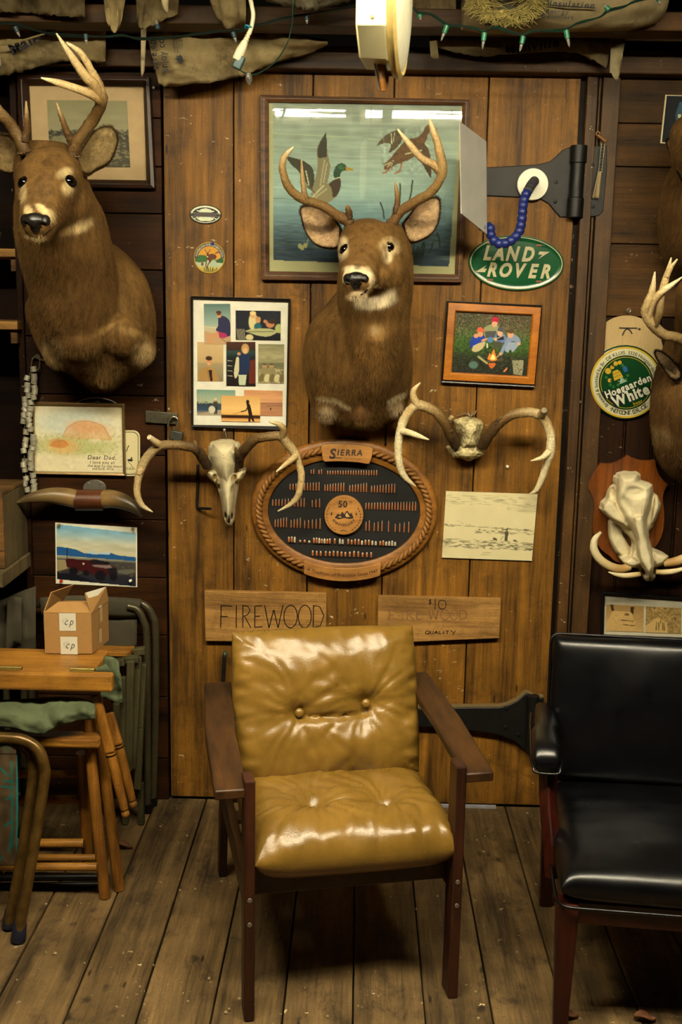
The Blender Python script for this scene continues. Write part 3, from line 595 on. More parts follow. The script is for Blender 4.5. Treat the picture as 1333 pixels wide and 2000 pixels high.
# ================================================================= painted flat art (prints, photographs)
class Pic:
    def __init__(s,win,w,h,bg='#ffffff',seed=1):
        s.win=win; s.w=w; s.h=h; s.a=np.tile(lin(bg),(h,w,1)).astype(float); s.r=np.random.default_rng(seed)
        s.X,s.Y=np.meshgrid(np.linspace(win[0],win[2],w),np.linspace(win[1],win[3],h))
    def put(s,m,c,al=1.):
        m=(m*al)[...,None]; s.a=s.a*(1-m)+(lin(c) if isinstance(c,str) else c)*m; return s
    def grad(s,st,axis=1):
        T=(s.Y-s.win[1])/(s.win[3]-s.win[1]) if axis else (s.X-s.win[0])/(s.win[2]-s.win[0])
        cs=np.array([lin(c) for _,c in st]); ps=[p for p,_ in st]
        s.a=np.stack([np.interp(T,ps,cs[:,k]) for k in range(3)],-1); return s
    def inside(s,P):
        P=np.array(P,float); m=np.zeros(s.X.shape,bool); n=len(P)
        for i in range(n):
            (x0,y0),(x1,y1)=P[i],P[(i+1)%n]
            if y0==y1: continue
            c=((s.Y<y0)!=(s.Y<y1)); m^=c&(s.X<(x1-x0)*(s.Y-y0)/(y1-y0)+x0)
        return m.astype(float)
    def poly(s,P,c,al=1.,sm=False):
        if sm: P=catmull(np.concatenate([P,P[:1]]),len(P)*6)
        return s.put(s.inside(P),c,al)
    def ell(s,cx,cy,rx,ry,c,rot=0.,al=1.,soft_=.15):
        co,si=math.cos(rot),math.sin(rot); x=s.X-cx;y=s.Y-cy; d=np.sqrt(((x*co+y*si)/rx)**2+((-x*si+y*co)/ry)**2)
        return s.put(1-sstep(1-soft_,1+soft_,d),c,al)
    def line(s,P,w,c,al=1.):
        m=np.zeros(s.X.shape)
        for (x0,y0),(x1,y1) in zip(P[:-1],P[1:]):
            dx,dy=x1-x0,y1-y0; t=np.clip(((s.X-x0)*dx+(s.Y-y0)*dy)/(dx*dx+dy*dy+1e-9),0,1)
            d=np.hypot(s.X-x0-t*dx,s.Y-y0-t*dy); m=np.maximum(m,1-sstep(w*.35,w*.75,d))
        return s.put(m,c,al)
    def nz(s,amp,kx,ky,mask=None,c=None):
        n=s.r.standard_normal((max(2,int(s.h/ky)+2),max(2,int(s.w/kx)+2)))
        yi=np.linspace(0,n.shape[0]-1.01,s.h); xi=np.linspace(0,n.shape[1]-1.01,s.w); y0=yi.astype(int); x0=xi.astype(int); fy=(yi-y0)[:,None]; fx=(xi-x0)[None]
        N=(n[y0][:,x0]*(1-fy)*(1-fx)+n[y0+1][:,x0]*fy*(1-fx)+n[y0][:,x0+1]*(1-fy)*fx+n[y0+1][:,x0+1]*fy*fx)
        if c is not None: return s.put(np.clip(N*amp,0,1)*(1 if mask is None else mask),c)
        f=1+N*amp
        if mask is not None: f=1+(f-1)*mask
        s.a=np.clip(s.a*f[...,None],0,1); return s
    def person(s,x,y,h,skin,hair,top,leg,sit=False):   # simple standing / seated figure, feet at y
        u=h/7.
        if not sit: s.poly([(x-u*.8,y),(x-u*.9,y-3.4*u),(x+u*.9,y-3.4*u),(x+u*.8,y),(x+u*.1,y),(x,y-2.6*u),(x-u*.1,y)],leg)
        else: s.ell(x,y-u*1.1,u*1.6,u*1.2,leg)
        b=y-(3.2*u if not sit else 1.6*u)
        s.poly([(x-u*1.,b),(x-u*1.25,b-2.3*u),(x-u*.4,b-2.8*u),(x+u*.4,b-2.8*u),(x+u*1.25,b-2.3*u),(x+u*1.,b)],top)
        s.ell(x,b-3.4*u,u*.62,u*.8,skin); s.ell(x,b-3.85*u,u*.68,u*.5,hair); return s
def quad(P,Y): return [at(p[0],p[1],Y) for p in P]      # TL TR BR BL
def picmesh(name,pic,Q,mat,parent,d=0.,label=None):
    TL,TR,BR,BL=[np.array(q) for q in Q]; w,h=pic.w,pic.h
    u=np.linspace(0,1,w)[None,:,None]; v=np.linspace(0,1,h)[:,None,None]
    G=(TL*(1-u)+TR*u)*(1-v)+(BL*(1-u)+BR*u)*v-np.array([0,d,0]); m=MB(); m.grid(G,pic.a.reshape(-1,3))
    # a backing so the sheet has thickness
    c=np.array([TL,TR,BR,BL])-np.array([0,d,0]); k=c+np.array([0,.0012,0]); m.add(np.concatenate([c,k]),[(4,5,6,7),(0,1,5,4),(1,2,6,5),(2,3,7,6),(3,0,4,7)],pic.a[-1,-1]*.8)
    o=m.build(name,mat,parent,0)
    if label: lab(o,label)
    return o
def frame(name,Oq,Iq,d1,d2,mat,parent,bevel=.0015,mid=None,col=None):
    O=np.array(Oq);I=np.array(Iq); y=lambda P,d:P*np.array([1,0,1])+np.array([0,-d,0])
    loops=[y(O,0),y(O,d1)]
    if mid is not None: loops+=[y(O*(1-mid)+I*mid,d1*1.12)]
    loops+=[y(I,d2+.004),y(I,d2-.003)]; V=np.concatenate(loops); F=[]
    for i in range(len(loops)-1):
        for j in range(4): k=(j+1)%4; F.append((i*4+j,i*4+k,i*4+4+k,i*4+4+j))
    m=MB(); m.add(V,F,col); return m.build(name,mat,parent,20,bevel)
def art(name,label,cat,Oq,Y=0.,group=None): c=np.mean([at(*p,Y) for p in Oq],0); return thing(name,label,cat,c,group=group)
PRINT=vcol('printed paper',.55,.02,200,spec=.3); PHOTO=vcol('photo print',.32,.02,100,spec=.45); PAPER=vcol('plain paper',.7,.06,40,spec=.25)
W_FRAME=wood('walnut frame','#2a180b','#6a4522',0,.45,3,.4,False,bmp=.1); W_DKF=wood('dark frame','#160a05','#3a2010',0,.4,3,.4,False,bmp=.1)
BLK=plain('black frame','#0d0b09',.4); W_PINE=wood('honey frame','#9a5614','#bd7620',0,.4,2,.4,False,bmp=.05)
# glass: thin clear pane that mirrors the lamps
mt,nt,b=newmat('picture glass'); gl=nd(nt,'BsdfGlossy',{'Roughness':.015,'Color':(1,1,1,1)}); tr=nd(nt,'BsdfTransparent',{'Color':(.94,.97,.93,1)})
fr=nd(nt,'Fresnel',{'IOR':1.52}); ms=nt.nodes.new('ShaderNodeMixShader'); nt.links.new(fr,ms.inputs[0]); nt.links.new(tr,ms.inputs[1]); nt.links.new(gl,ms.inputs[2]); nt.links.new(ms.outputs[0],nt.nodes['Material Output'].inputs[0]); GLASS=mt
# ---------------- duck picture
z=lambda x,y,o=(500,180),s=.3151:(o[0]+x*s,o[1]+y*s)
Oq=quad([(509,188),(917,197),(902,552),(512,547)],0); Iq=quad([(526,202),(903,208),(888,536),(527,530)],0)
t=art('duck_picture','large framed print of two flying ducks, glass mirroring the lamps','picture',[(509,188),(917,197),(902,552),(512,547)])
frame('frame',Oq,Iq,.024,.016,W_FRAME,t,mid=.5)
p=Pic((82,72,1256,1130),250,226,'#c3b48c',3); base=p.a.copy()
q=Pic((82,72,1256,1130),250,226,'#000000',3).grad([(0,'#8d9a8e'),(.25,'#93a79c'),(.5,'#8fb0ac'),(.62,'#6f95a0'),(.74,'#48687c'),(.86,'#28405a'),(1,'#1c2c44')])
q.a=np.clip((q.a*.8+.2*q.a.mean(-1,keepdims=True))*np.array([1.26,1.12,1.14]),0,1); q.nz(.10,30,2); q.nz(.08,12,8); q.nz(.25,9,1.6,(q.Y>800).astype(float)); q.nz(.35,16,1.5,(q.Y>830)*(q.Y<1040)*.6,'#7f8a72')
def reed(x0,y0,x1,y1,c='#2a3626',w=9): q.line([(x0,y0),((x0+x1)/2+6,(y0+y1)/2),(x1,y1)],w,c)
for r in ((975,1060,990,930),(1000,1050,1050,930),(1040,1060,1055,930),(960,1050,975,900),(1090,990,1110,930),(1155,960,1135,865),(800,780,775,680),(945,700,970,540),(890,700,893,560),(985,1050,1020,960),(1020,1045,1060,950)): reed(*r)
q.line([(110,665),(470,672)],4,'#6d7f70'); q.line([(100,260),(560,275)],5,'#b9c2a4'); q.line([(690,285),(1250,305)],5,'#b9c2a4')
q.poly([(170,385),(200,400),(290,425),(345,465),(362,520),(358,600),(330,590),(270,500),(215,445)],'#3b3426',1,True); q.line([(310,490),(330,580)],6,'#cfc8a8')
q.poly([(432,248),(405,290),(378,350),(380,470),(352,600),(345,650),(400,640),(440,575),(460,465),(452,420),(440,350)],'#8a7a60',1,True)
q.poly([(432,248),(405,290),(380,350),(385,410),(440,400),(440,330)],'#3a2f24'); q.line([(425,420),(400,580)],8,'#b3a184'); q.line([(440,440),(420,560)],5,'#c4b596')
q.poly([(355,655),(390,600),(450,565),(490,540),(520,530),(527,580),(505,640),(440,690),(370,680)],'#8d7a5c',1,True); q.poly([(452,570),(490,538),(520,530),(527,580),(505,640),(480,650),(470,600)],'#3f2416',1,True)
q.line([(355,650),(420,580)],9,'#c9bb98'); q.line([(370,655),(440,600)],7,'#b8a988')
q.poly([(484,535),(482,490),(500,450),(530,438),(556,450),(562,478),(530,492),(518,525)],'#23402c',1,True); q.ell(530,462,22,16,'#3b6240'); q.poly([(558,458),(606,474),(600,485),(558,486)],'#b58a2e'); q.line([(484,537),(518,527)],5,'#dccfb0'); q.ell(542,458,4,4,'#0c0c08')
for d in range(6): q.line([(330+d*8,600+d*6),(270+d*12,560+d*3)],3,'#5b4d38')
H='#6d4526'
q.poly([(740,330),(770,285),(830,240),(890,228),(905,260),(880,320),(820,370),(830,320),(790,310)],'#5a4632',1,True); q.line([(830,250),(835,310)],6,'#cbbf9e'); q.line([(850,245),(845,300)],4,'#cbbf9e')
q.poly([(1075,190),(1045,195),(1015,250),(985,272),(930,285),(880,335),(830,400),(795,440),(800,475),(880,435),(960,400),(1010,340),(1045,290),(1060,240),(1110,222)],H,1,True)
q.poly([(960,310),(1020,305),(1060,340),(1082,430),(1083,515),(1060,490),(1030,440),(985,385)],'#5d3c22',1,True); q.line([(920,375),(1020,350)],6,'#cbbf9e'); q.line([(985,365),(1050,420)],5,'#8a6640')
for d in range(7): q.line([(850,420-d*2),(785+d*9,440+d*6)],4,'#d4c8a4' if d%2 else '#5d452c')
q.line([(900,430),(890,480),(860,497)],9,'#a8603a'); q.line([(840,455),(800,492),(785,495)],9,'#a8603a'); q.nz(.18,3,3,(q.inside([(760,230),(1110,180),(1090,520),(780,480)])))
for c in ((290,975),(275,965),(310,960)): q.ell(c[0],c[1],12,16,'#bcb27e')
q.line([(330,900),(320,960)],5,'#a9ab78')
im=((p.X>107)&(p.X<1246-(p.Y-72)*.028)&(p.Y<1058+(p.X-107)*.022)).astype(float)[...,None]
p.a=p.a*(1-im)+q.a*im
picmesh('print',p,Iq,PRINT,t,.012)
m=MB(); m.add(np.array([np.array(c)*np.array([1,0,1])+np.array([0,-d,0]) for d in(.014,.0155) for c in Iq]),[(0,1,2,3),(4,7,6,5),(0,4,5,1),(1,5,6,2),(2,6,7,3),(3,7,4,0)]); m.build('glass_pane',GLASS,t,0)
# ---------------- matted landscape at left
P_=[(38,149),(295,152),(306,370),(50,366)]; t=art('landscape_print','dark framed beige-matted landscape print behind the large left deer','picture',P_)
Iq=quad([(59,168.6),(282,171),(288,353),(68,350)],0); frame('frame',quad(P_,0),Iq,.03,.012,W_DKF,t,mid=.45)
p=Pic((0,0,10,8),20,16,'#b59a70').nz(.03,3,3); picmesh('mat_board',p,Iq,PAPER,t,.008)
p=Pic((0,0,155,130),110,92).grad([(0,'#7d7752'),(.45,'#8a8360'),(.47,'#262216'),(.6,'#332e1e'),(1,'#3a3520')]); p.nz(.06,20,6)
p.nz(.9,3,1.6,(p.Y>60)*.8,'#7d7650'); p.nz(1.,4,2,(p.Y>57)*(p.Y<66)*1.,'#14120c')
for k in range(26): x=p.r.uniform(0,155); p.line([(x,64),(x+p.r.uniform(-3,3),64+p.r.uniform(2,12))],1.2,'#14120c')
p.ell(28,78,24,9,'#8c855f',al=.6); picmesh('print',p,quad([(93.6,196.6),(249,198),(256,327.5),(100,326)],0),PRINT,t,.0105)
# ---------------- photo collage
z=lambda x,y:(350+x*.2451,360+y*.245)
P_=[z(98,890),z(890,912),z(862,1955),z(105,1927)]; Ip=[z(116,912),z(872,935),z(855,1928),z(118,1915)]
t=art('photo_collage','black framed white board with eight snapshots, left of the middle deer','picture',P_)
frame('frame',quad(P_,0),quad(Ip,0),.022,.012,BLK,t); p=Pic((0,0,1,1),8,8,'#d9d5c2'); picmesh('mount_board',p,quad(Ip,0),PAPER,t,.006)
def snap(zq,win,w,h,fn,d,lbl):
    p=Pic(win,w,h,'#888888',int(zq[0][0])); fn(p); picmesh('snapshot',p,quad([z(*a) for a in zq],0),PHOTO,t,d,lbl)
SK='#c08a5c'
def f1(p):
    p.grad([(0,'#4d6b66'),(.5,'#8da395'),(.62,'#b9ab8a'),(1,'#a8835c')]); p.poly([(0,215),(110,250),(210,330),(0,330)],'#b5916a'); p.line([(0,180),(100,190)],3,'#d8d2b4'); p.line([(110,255),(190,320)],4,'#5f4a36')
    p.poly([(110,105),(150,95),(200,130),(212,220),(190,260),(110,225),(95,200),(112,170)],'#262646',1,True); p.poly([(100,215),(170,235),(190,262),(150,275),(110,260)],'#a02a58'); p.poly([(110,220),(40,250),(28,320),(48,322),(62,270),(120,262)],SK)
    p.ell(120,85,20,26,SK); p.ell(118,68,22,14,'#4a2a16'); p.line([(104,88),(136,84)],6,'#120d0a')
def f2(p):
    p.grad([(0,'#0d0f1a'),(.5,'#141622'),(1,'#0a0a10')]); p.ell(140,90,36,70,'#c8bb86'); p.ell(138,35,22,26,'#c99a6a'); p.ell(138,20,24,16,'#d8c27e'); p.ell(178,75,20,26,SK); p.ell(178,60,22,12,'#b08648'); p.ell(176,130,30,34,'#1e5a60')
    p.ell(275,105,34,30,'#b77a50'); p.ell(290,85,36,18,'#2e1a10'); p.ell(235,85,14,14,'#b77a50'); p.ell(345,140,30,36,'#a9b06a'); p.poly([(70,165),(130,148),(250,140),(320,158),(325,175),(260,205),(180,200),(110,178)],'#a9a878',1,True); p.line([(100,170),(300,165)],6,'#5d5f45'); p.ell(110,215,30,24,'#c8bb86')
    for k in range(6): p.line([(10+k*11,150),(18+k*11,235)],3,'#b9b08e')
    p.nz(.6,5,4,(p.Y<80)*(p.X>200)*.4,'#2b3a52')
def f3(p):
    p.grad([(0,'#c2a676'),(.5,'#b59a6c'),(.55,'#9a8a66'),(1,'#7a7054')]); p.poly([(5,315),(10,240),(50,200),(120,205),(155,250),(165,315)],'#a07c48',1,True); p.poly([(88,220),(105,315),(120,315),(118,220)],'#2a1510'); p.ell(95,155,24,34,SK); p.ell(93,128,27,18,'#3a2414'); p.line([(84,172),(104,172)],3,'#e5d6b8'); p.line([(80,220),(95,300)],5,'#7d5e34')
def f4(p):
    p.grad([(0,'#43200f'),(.18,'#34201a'),(.22,'#22413f'),(.35,'#141a1c'),(1,'#190e0c')]); p.poly([(180,150),(230,140),(232,330),(180,330)],'#5d2416'); p.poly([(95,100),(140,80),(180,100),(186,200),(160,262),(100,262),(90,180)],'#182a4c',1,True); p.ell(150,55,30,40,'#b9925a'); p.ell(150,70,16,22,'#d2a877'); p.poly([(95,262),(160,262),(150,345),(100,345)],'#b9c2a4'); p.poly([(80,120),(100,130),(98,240),(72,290),(60,240)],'#c9bf98',1,True); p.ell(100,95,14,12,SK)
    for k in range(4): p.line([(12,150+k*40),(45,152+k*40)],5,'#b6ac92')
def f5(p):
    p.grad([(0,'#7d7a58'),(.3,'#a59c74'),(.45,'#8f8b66'),(.5,'#6a6a50'),(1,'#8c8058')]); p.nz(.12,14,3); p.nz(.5,4,4,(p.Y>190)*.9,'#cfc292')
    for x in (50,105): p.ell(x,175,18,20,'#b28e60'); p.ell(x,160,18,8,'#5d4a2c'); p.ell(x,225,36,40,'#8d8258')
    for k in range(5): p.ell(30+k*40,270,22,34,'#c9bd90' if k%2 else '#6e6342',.3)
def f6(p):
    p.grad([(0,'#6b8f80'),(.5,'#a7ad90'),(.56,'#2c3a48'),(.8,'#33475c'),(1,'#a2947a')]); p.nz(.9,3,3,(p.Y>95)*(p.Y<128)*.9,'#22262c'); p.poly([(0,200),(140,165),(310,150),(310,205),(0,205)],'#a08f74'); p.person(150,195,120,SK,'#c9bb92','#3a3a34','#26303a'); p.ell(120,160,26,30,'#c4bea6'); 
    for k in range(8): p.line([(20+k*24,60),(20+k*24,115)],1.5,'#8c8a74')
def f7(p):
    p.grad([(0,'#c99b5a'),(.5,'#e0b673'),(.72,'#d9a75c'),(.76,'#231209'),(.86,'#3a1e0e'),(.88,'#c38c4c'),(1,'#d8a966')]); p.nz(.25,10,6,(p.Y>140)*(p.Y<178),'#5a3416'); B='#24110a'
    p.ell(210,45,13,17,B); p.poly([(200,60),(225,62),(240,110),(245,150),(225,165),(212,120)],B,1,True); p.poly([(222,150),(248,150),(268,205),(252,205),(236,175),(232,205),(214,205)],B); p.line([(215,80),(195,115),(160,125)],9,B); p.line([(195,112),(100,145)],2.5,B)
def f8(p):
    p.grad([(0,'#c38a5c'),(.45,'#c9946a'),(.5,'#8a5c44'),(.56,'#a87a58'),(1,'#a5704e')]); p.nz(.1,24,4); p.line([(180,125),(310,122)],6,'#7a4f3a'); p.ell(212,148,5,12,'#2a1510')
snap([(200,953),(410,953),(415,1273),(205,1273)],(0,0,210,320),62,92,f1,.0085,'snapshot of a seated person in blue jacket and pink shorts')
snap([(453,1005),(812,1010),(810,1245),(455,1238)],(0,0,358,236),110,72,f2,.0085,'snapshot of children behind a big fish')
snap([(147,1255),(355,1262),(355,1570),(150,1568)],(0,0,208,312),62,92,f3,.0075,'snapshot of a person in a tan jacket')
snap([(380,1255),(610,1255),(612,1607),(380,1603)],(0,0,230,350),66,98,f4,.0098,'snapshot of a person in dark blue holding up a fish')
snap([(634,1273),(840,1275),(837,1587),(632,1583)],(0,0,205,312),60,90,f5,.0085,'faded snapshot of two people on a rocky shore')
snap([(143,1634),(450,1640),(450,1840),(145,1838)],(0,0,306,205),92,62,f6,.0075,'snapshot of a person on a dock')
snap([(520,1638),(827,1645),(826,1847),(520,1842)],(0,0,306,205),92,62,f8,.0075,'snapshot of pink sunset water')
snap([(340,1683),(650,1690),(648,1892),(340,1887)],(0,0,310,205),92,62,f7,.0098,'snapshot of a fishing silhouette at sunset')
# ---------------- campfire photograph
z=lambda x,y:(850+x*.1725,570+y*.1725)
P_=[z(130,100),z(1210,150),z(1125,1080),z(65,1025)]; t=art('campfire_photo','honey-wood framed colour photograph of four children at a campfire','picture',P_)
frame('back_frame',quad(P_,0),quad([z(160,140),z(1180,190),z(1100,1030),z(100,980)],0),.02,.012,BLK,t)
F_=[z(147,122),z(1190,178),z(1115,1045),z(85,990)]; Ip=[z(235,225),z(1088,265),z(1030,950),z(185,905)]
frame('frame',[q-np.array([0,.0,0]) for q in quad(F_,0)],quad(Ip,0),.027,.019,W_PINE,t,mid=.85)
p=Pic((185,225,1088,950),210,172,'#31401f',9).grad([(0,'#3a3424'),(.25,'#3f4426'),(.5,'#3a5520'),(.75,'#1f2614'),(1,'#1b1c14')])
p.nz(.45,3,3); p.nz(.9,2,2,(p.Y<520)*.55,'#8d8464'); p.nz(1.,3,2.5,((p.Y<460)&(p.X>500))*.5,'#76523c'); p.nz(.9,4,2,(p.Y>700)*.4,'#56584a'); p.nz(.6,3,4,(p.Y>430)*(p.Y<700)*.5,'#4f7a2a')
p.ell(440,850,55,45,'#4f6a60'); p.poly([(900,770),(1040,760),(1035,945),(930,935)],'#8f8c70'); p.nz(.8,3,3,p.inside([(900,770),(1040,760),(1035,945),(930,935)])*.8,'#3a3a2e')
p.poly([(530,400),(600,360),(660,345),(710,390),(690,470),(700,520),(560,540),(540,470)],'#8d9068',1,True); p.poly([(545,440),(680,430),(690,510),(560,520)],'#22243c',.8); p.ell(655,345,34,40,'#cf9a78'); p.poly([(620,330),(625,280),(658,265),(695,285),(697,340),(690,325),(640,322)],'#b4143c',1,True)
p.poly([(385,640),(385,550),(440,480),(520,480),(560,520),(560,560),(480,600),(430,660)],'#1b3a9a',1,True); p.ell(495,475,34,36,'#c98e66'); p.poly([(450,450),(458,405),(500,395),(535,430),(535,448)],'#cc5a35',1,True); p.poly([(420,620),(500,580),(560,570),(540,640),(470,690),(410,680)],'#b9a97e',1,True); p.ell(445,500,28,26,'#c98e66'); p.ell(620,540,32,34,'#4a78b4'); p.ell(545,545,36,16,'#c98e66',-.4)
p.poly([(665,500),(690,450),(750,450),(800,480),(790,560),(700,570)],'#5e76a4',1,True); p.poly([(690,450),(740,500),(770,470),(780,530),(700,540)],'#15131f'); p.ell(728,455,32,36,'#d2a27e'); p.poly([(695,425),(705,390),(745,385),(765,415),(760,440)],'#4c4c5c',1,True); p.poly([(655,560),(750,560),(750,640),(700,620),(665,650)],'#474636',1,True); p.line([(680,530),(770,480)],9,'#b8a98a'); p.ell(680,530,18,18,'#d2a27e')
p.poly([(790,560),(830,480),(890,460),(950,490),(985,550),(960,580),(900,540),(850,560),(800,600)],'#7d8ca8',1,True); p.ell(855,465,36,42,'#cf9a78'); p.ell(855,430,38,22,'#5a3a24'); p.poly([(800,660),(830,560),(960,570),(900,670),(870,640),(840,680)],'#8c9aae',1,True); p.line([(815,560),(780,640),(765,690)],34,'#7d8ca8'); p.ell(755,700,20,18,'#cf9a78'); p.line([(750,705),(710,745)],8,'#c9a878'); p.ell(962,570,20,18,'#cf9a78')
p.line([(495,750),(600,820)],22,'#a09a6a'); p.line([(600,800),(780,770)],18,'#5a4a34'); p.poly([(600,770),(625,700),(640,720),(670,650),(690,700),(705,740),(715,775),(660,790)],'#e8802c',1,True); p.poly([(635,770),(660,710),(690,740),(690,775)],'#ffd98a',1,True); p.poly([(610,820),(700,815),(690,860),(650,880)],'#d06a28',.8,True); p.poly([(800,910),(845,855),(850,880),(820,915)],'#d88448'); p.line([(585,590),(590,630)],16,'#cfc9b4')
picmesh('photograph',p,quad(Ip,0),PHOTO,t,.017)
# ---------------- framed note with watercolour
z=lambda x,y:(20+x*.24,680+y*.24)
P_=[z(198,433),z(936,449),z(946,1032),z(203,1017)]; Ip=[z(206,458),z(916,470),z(926,1010),z(208,997)]
t=art('watercolour_picture','thin gold framed watercolour with handwritten note, beside the string of metal sleeves','picture',P_)
GOLD=plain('gold frame','#8d744a',.35,.6); frame('frame',quad(P_,0),quad(Ip,0),.02,.013,GOLD,t)
p=Pic((208,458,920,1010),210,165,'#d6caa4',5); p.ell(520,600,300,110,'#b5c0b4',al=.8,soft_=.6); p.ell(540,790,330,80,'#a9ad6c',al=.8,soft_=.5); p.nz(.5,5,3,((p.Y>690)&(p.Y<870))*.6,'#8d9a58'); p.ell(440,800,120,60,'#d2a665',al=.8,soft_=.5)
p.ell(640,640,170,60,'#cc8f4c',.1,.55,.5); p.ell(400,770,80,34,'#c47a38',0,.6,.4); p.ell(700,720,60,50,'#e2d6b4',0,.5,.5); 
p.poly([(430,720),(470,640),(560,590),(650,585),(760,620),(800,680),(830,740),(700,735),(560,740)],'#c98a48',.5,True); p.poly([(330,800),(370,760),(440,750),(480,790),(420,815)],'#bf7434',.6,True)
for k in range(130): x=p.r.uniform(230,860); y=p.r.uniform(700,870); p.line([(x,y),(x+p.r.uniform(-12,12),y-p.r.uniform(10,34))],2.2,('#6f7a3a','#8d8a4a','#a98a4a')[k%3],.8)
for P in ([(430,720),(470,640),(560,590),(650,585),(760,620),(830,740)],[(330,800),(370,760),(440,750),(480,790)]): p.line(P,3,'#8a5a2c',.8)
p.nz(.05,6,6); picmesh('print',p,quad(Ip,0),PRINT,t,.009)
INK=plain('ink','#15110d',.6,var=0); m=MB(); pp=pxpl(*z(800,0),0,-.02); zz=lambda x,y:((x-800)*.24,-y*.24)
for s_,x,y,sz in (('Dear Dad,',770,920,50),('I love you all',775,958,40),('the way to the moon',795,986,34),('and back  Allie',780,1008,30)): write(m,pp,s_,*zz(x,y),sz*.24,.0102,.0,.15,sx=.85 if sz<50 else 1)
m.build('handwriting',INK,t,0)
# card and oval plate tucked behind it
def rrect(x0,y0,x1,y1,r,n=5):
    P=[]
    for cx,cy,a in ((x1-r,y0+r,-90),(x1-r,y1-r,0),(x0+r,y1-r,90),(x0+r,y0+r,180)):
        for k in range(n+1): b=math.radians(a+90*k/n); P.append((cx+r*math.cos(b),cy+r*math.sin(b)))
    return P
t=thing('bird_card','cream rounded card with a small dark bird, tucked behind the watercolour','card',at(262,884))
m=MB(); m.plate(ats([(*z(x,y),0) for x,y in rrect(700,668,1058,1040,55)]),.003,col='#cfc295'); m.build('card',PAPER,t,0)
m=MB(); pp=pxpl(*z(900,850),0); g=lambda L:[((x-900)*.24,(850-y)*.24) for x,y in L]
A_=rrect(712,680,1046,1028,48); B_=rrect(717,685,1041,1023,45); ringflat(m,pp,g(A_),g(B_),.0034)
flat(m,pp,g([(955,905),(985,898),(1005,910),(990,922),(960,918)]),.0034); stroke(m,pp,g([(960,925),(985,945),(1000,975)]),.9,.0034); stroke(m,pp,g([(948,840),(958,810),(970,790)]),1.6,.0034); flat(m,pp,g([(982,900),(990,880),(1000,900)]),.0034)
for k in range(9): stroke(m,pp,g([(950+k*8,990),(953+k*8,965+(k%3)*6)]),.7,.0034)
m.build('drawing',INK,t,0)
t=thing('oval_plate','black oval plate with white rim peeking above the watercolour','plate',at(188,800)); m=MB(); pp=pxpl(188,803,0)
m.plate(pp.p(oval(0,0,50.5,27.5)),.003,col='#0c0a08'); m.build('plate',vcol('enamel',.35,.05),t,40); m=MB(); ringflat(m,pp,oval(0,0,50,27),oval(0,0,48,25.2),.0034); write(m,pp,'LAND',-6,14,9,.0034,.03); write(m,pp,'ROVER',2,-2,9,.0034,.03); m.build('lettering',plain('white paint','#cfcab4',.5,var=.05),t,0)
# ---------------- round-up of pinned paper
z=lambda x,y:(x*.255,920+y*.255)
P_=[z(425,393),z(1052,432),z(1053,888),z(430,860)]; t=art('jeep_photo','unframed colour photograph of a dark red off-road car, pinned below the horns','photograph',P_)
p=Pic((425,393,1053,888),170,130,'#d9d4bd',4); q=Pic((425,393,1053,888),170,130,'#000000',4).grad([(0,'#5b9ac0'),(.16,'#8fb3bd'),(.3,'#b9b9a0'),(.47,'#c0b898'),(.53,'#a9a98f'),(.6,'#39383a'),(.75,'#3e3830'),(.82,'#25262e'),(1,'#1c1d28')])
q.nz(.10,24,6,(q.Y<600).astype(float)); q.poly([(425,585),(510,590),(580,600),(650,630),(700,605),(730,625),(840,610),(900,630),(1053,640),(1053,672),(425,655)],'#1f5288'); q.poly([(660,628),(700,600),(740,622),(800,606),(850,612),(840,628),(720,632)],'#a9bcc4'); q.nz(.5,3,3,((q.Y>660)&(q.Y<800))*.7,'#6b5f44'); q.poly([(430,690),(500,690),(520,760),(430,790)],'#8c7f5c'); 
for x,y,r in ((965,765,36),(1010,755,28),(930,765,26)): q.ell(x,y,r,r*.6,'#5c5a4e')
q.poly([(503,685),(510,678),(680,685),(720,672),(830,690),(840,715),(890,735),(900,790),(880,800),(720,800),(590,770),(510,745)],'#3a1014'); q.poly([(700,720),(840,715),(870,740),(830,745),(720,735)],'#7d6a66'); q.poly([(690,690),(735,676),(835,690),(840,710),(700,712)],'#16161c'); q.poly([(825,740),(895,735),(900,800),(840,810)],'#17161c')
for x,y,r in ((562,780,34),(770,805,42),(660,790,24),(870,815,28)): q.ell(x,y,r,r,'#0e0e14')
q.line([(515,595),(514,670)],7,'#17151a'); q.poly([(430,800),(560,800),(700,850),(820,870),(430,865)],'#10111c'); q.ell(640,715,8,8,'#b9b4a0')
im=((p.X>434)&(p.X<1044)&(p.Y>405+(p.X-425)*.055)&(p.Y<852+(p.X-425)*.05)).astype(float)[...,None]; p.a=p.a*(1-im)+q.a*im; picmesh('photograph',p,quad(P_,0),PHOTO,t,.003)
def pin(x,y,col,Y,label,name='pushpin'):
    m=MB(); a=at(x,y,Y); m.lathe([(0,.0045),(.003,.0045),(.004,.003),(.009,.003),(.011,.0048),(.013,.004),(.0135,0)],a,(0,-1,.1),14)
    return tag(m.build(name,plain('pin '+col,col,.35,var=0),None,60),label,'pushpin')
pin(*z(455,412),'#7a6c48',-.005,'brass pushpin at the top left corner of the car photograph'); pin(*z(1020,442),'#7a6c48',-.005,'brass pushpin at the top right corner of the car photograph'); pin(*z(472,842),'#b01515',-.005,'red pushpin at the lower left of the car photograph'); pin(*z(1003,838),'#d8d2c0',-.005,'white pushpin at the lower right of the car photograph')
pin(991,911,'#d8d2c0',0,'white pushpin in the door board right below the skull-cap antlers')
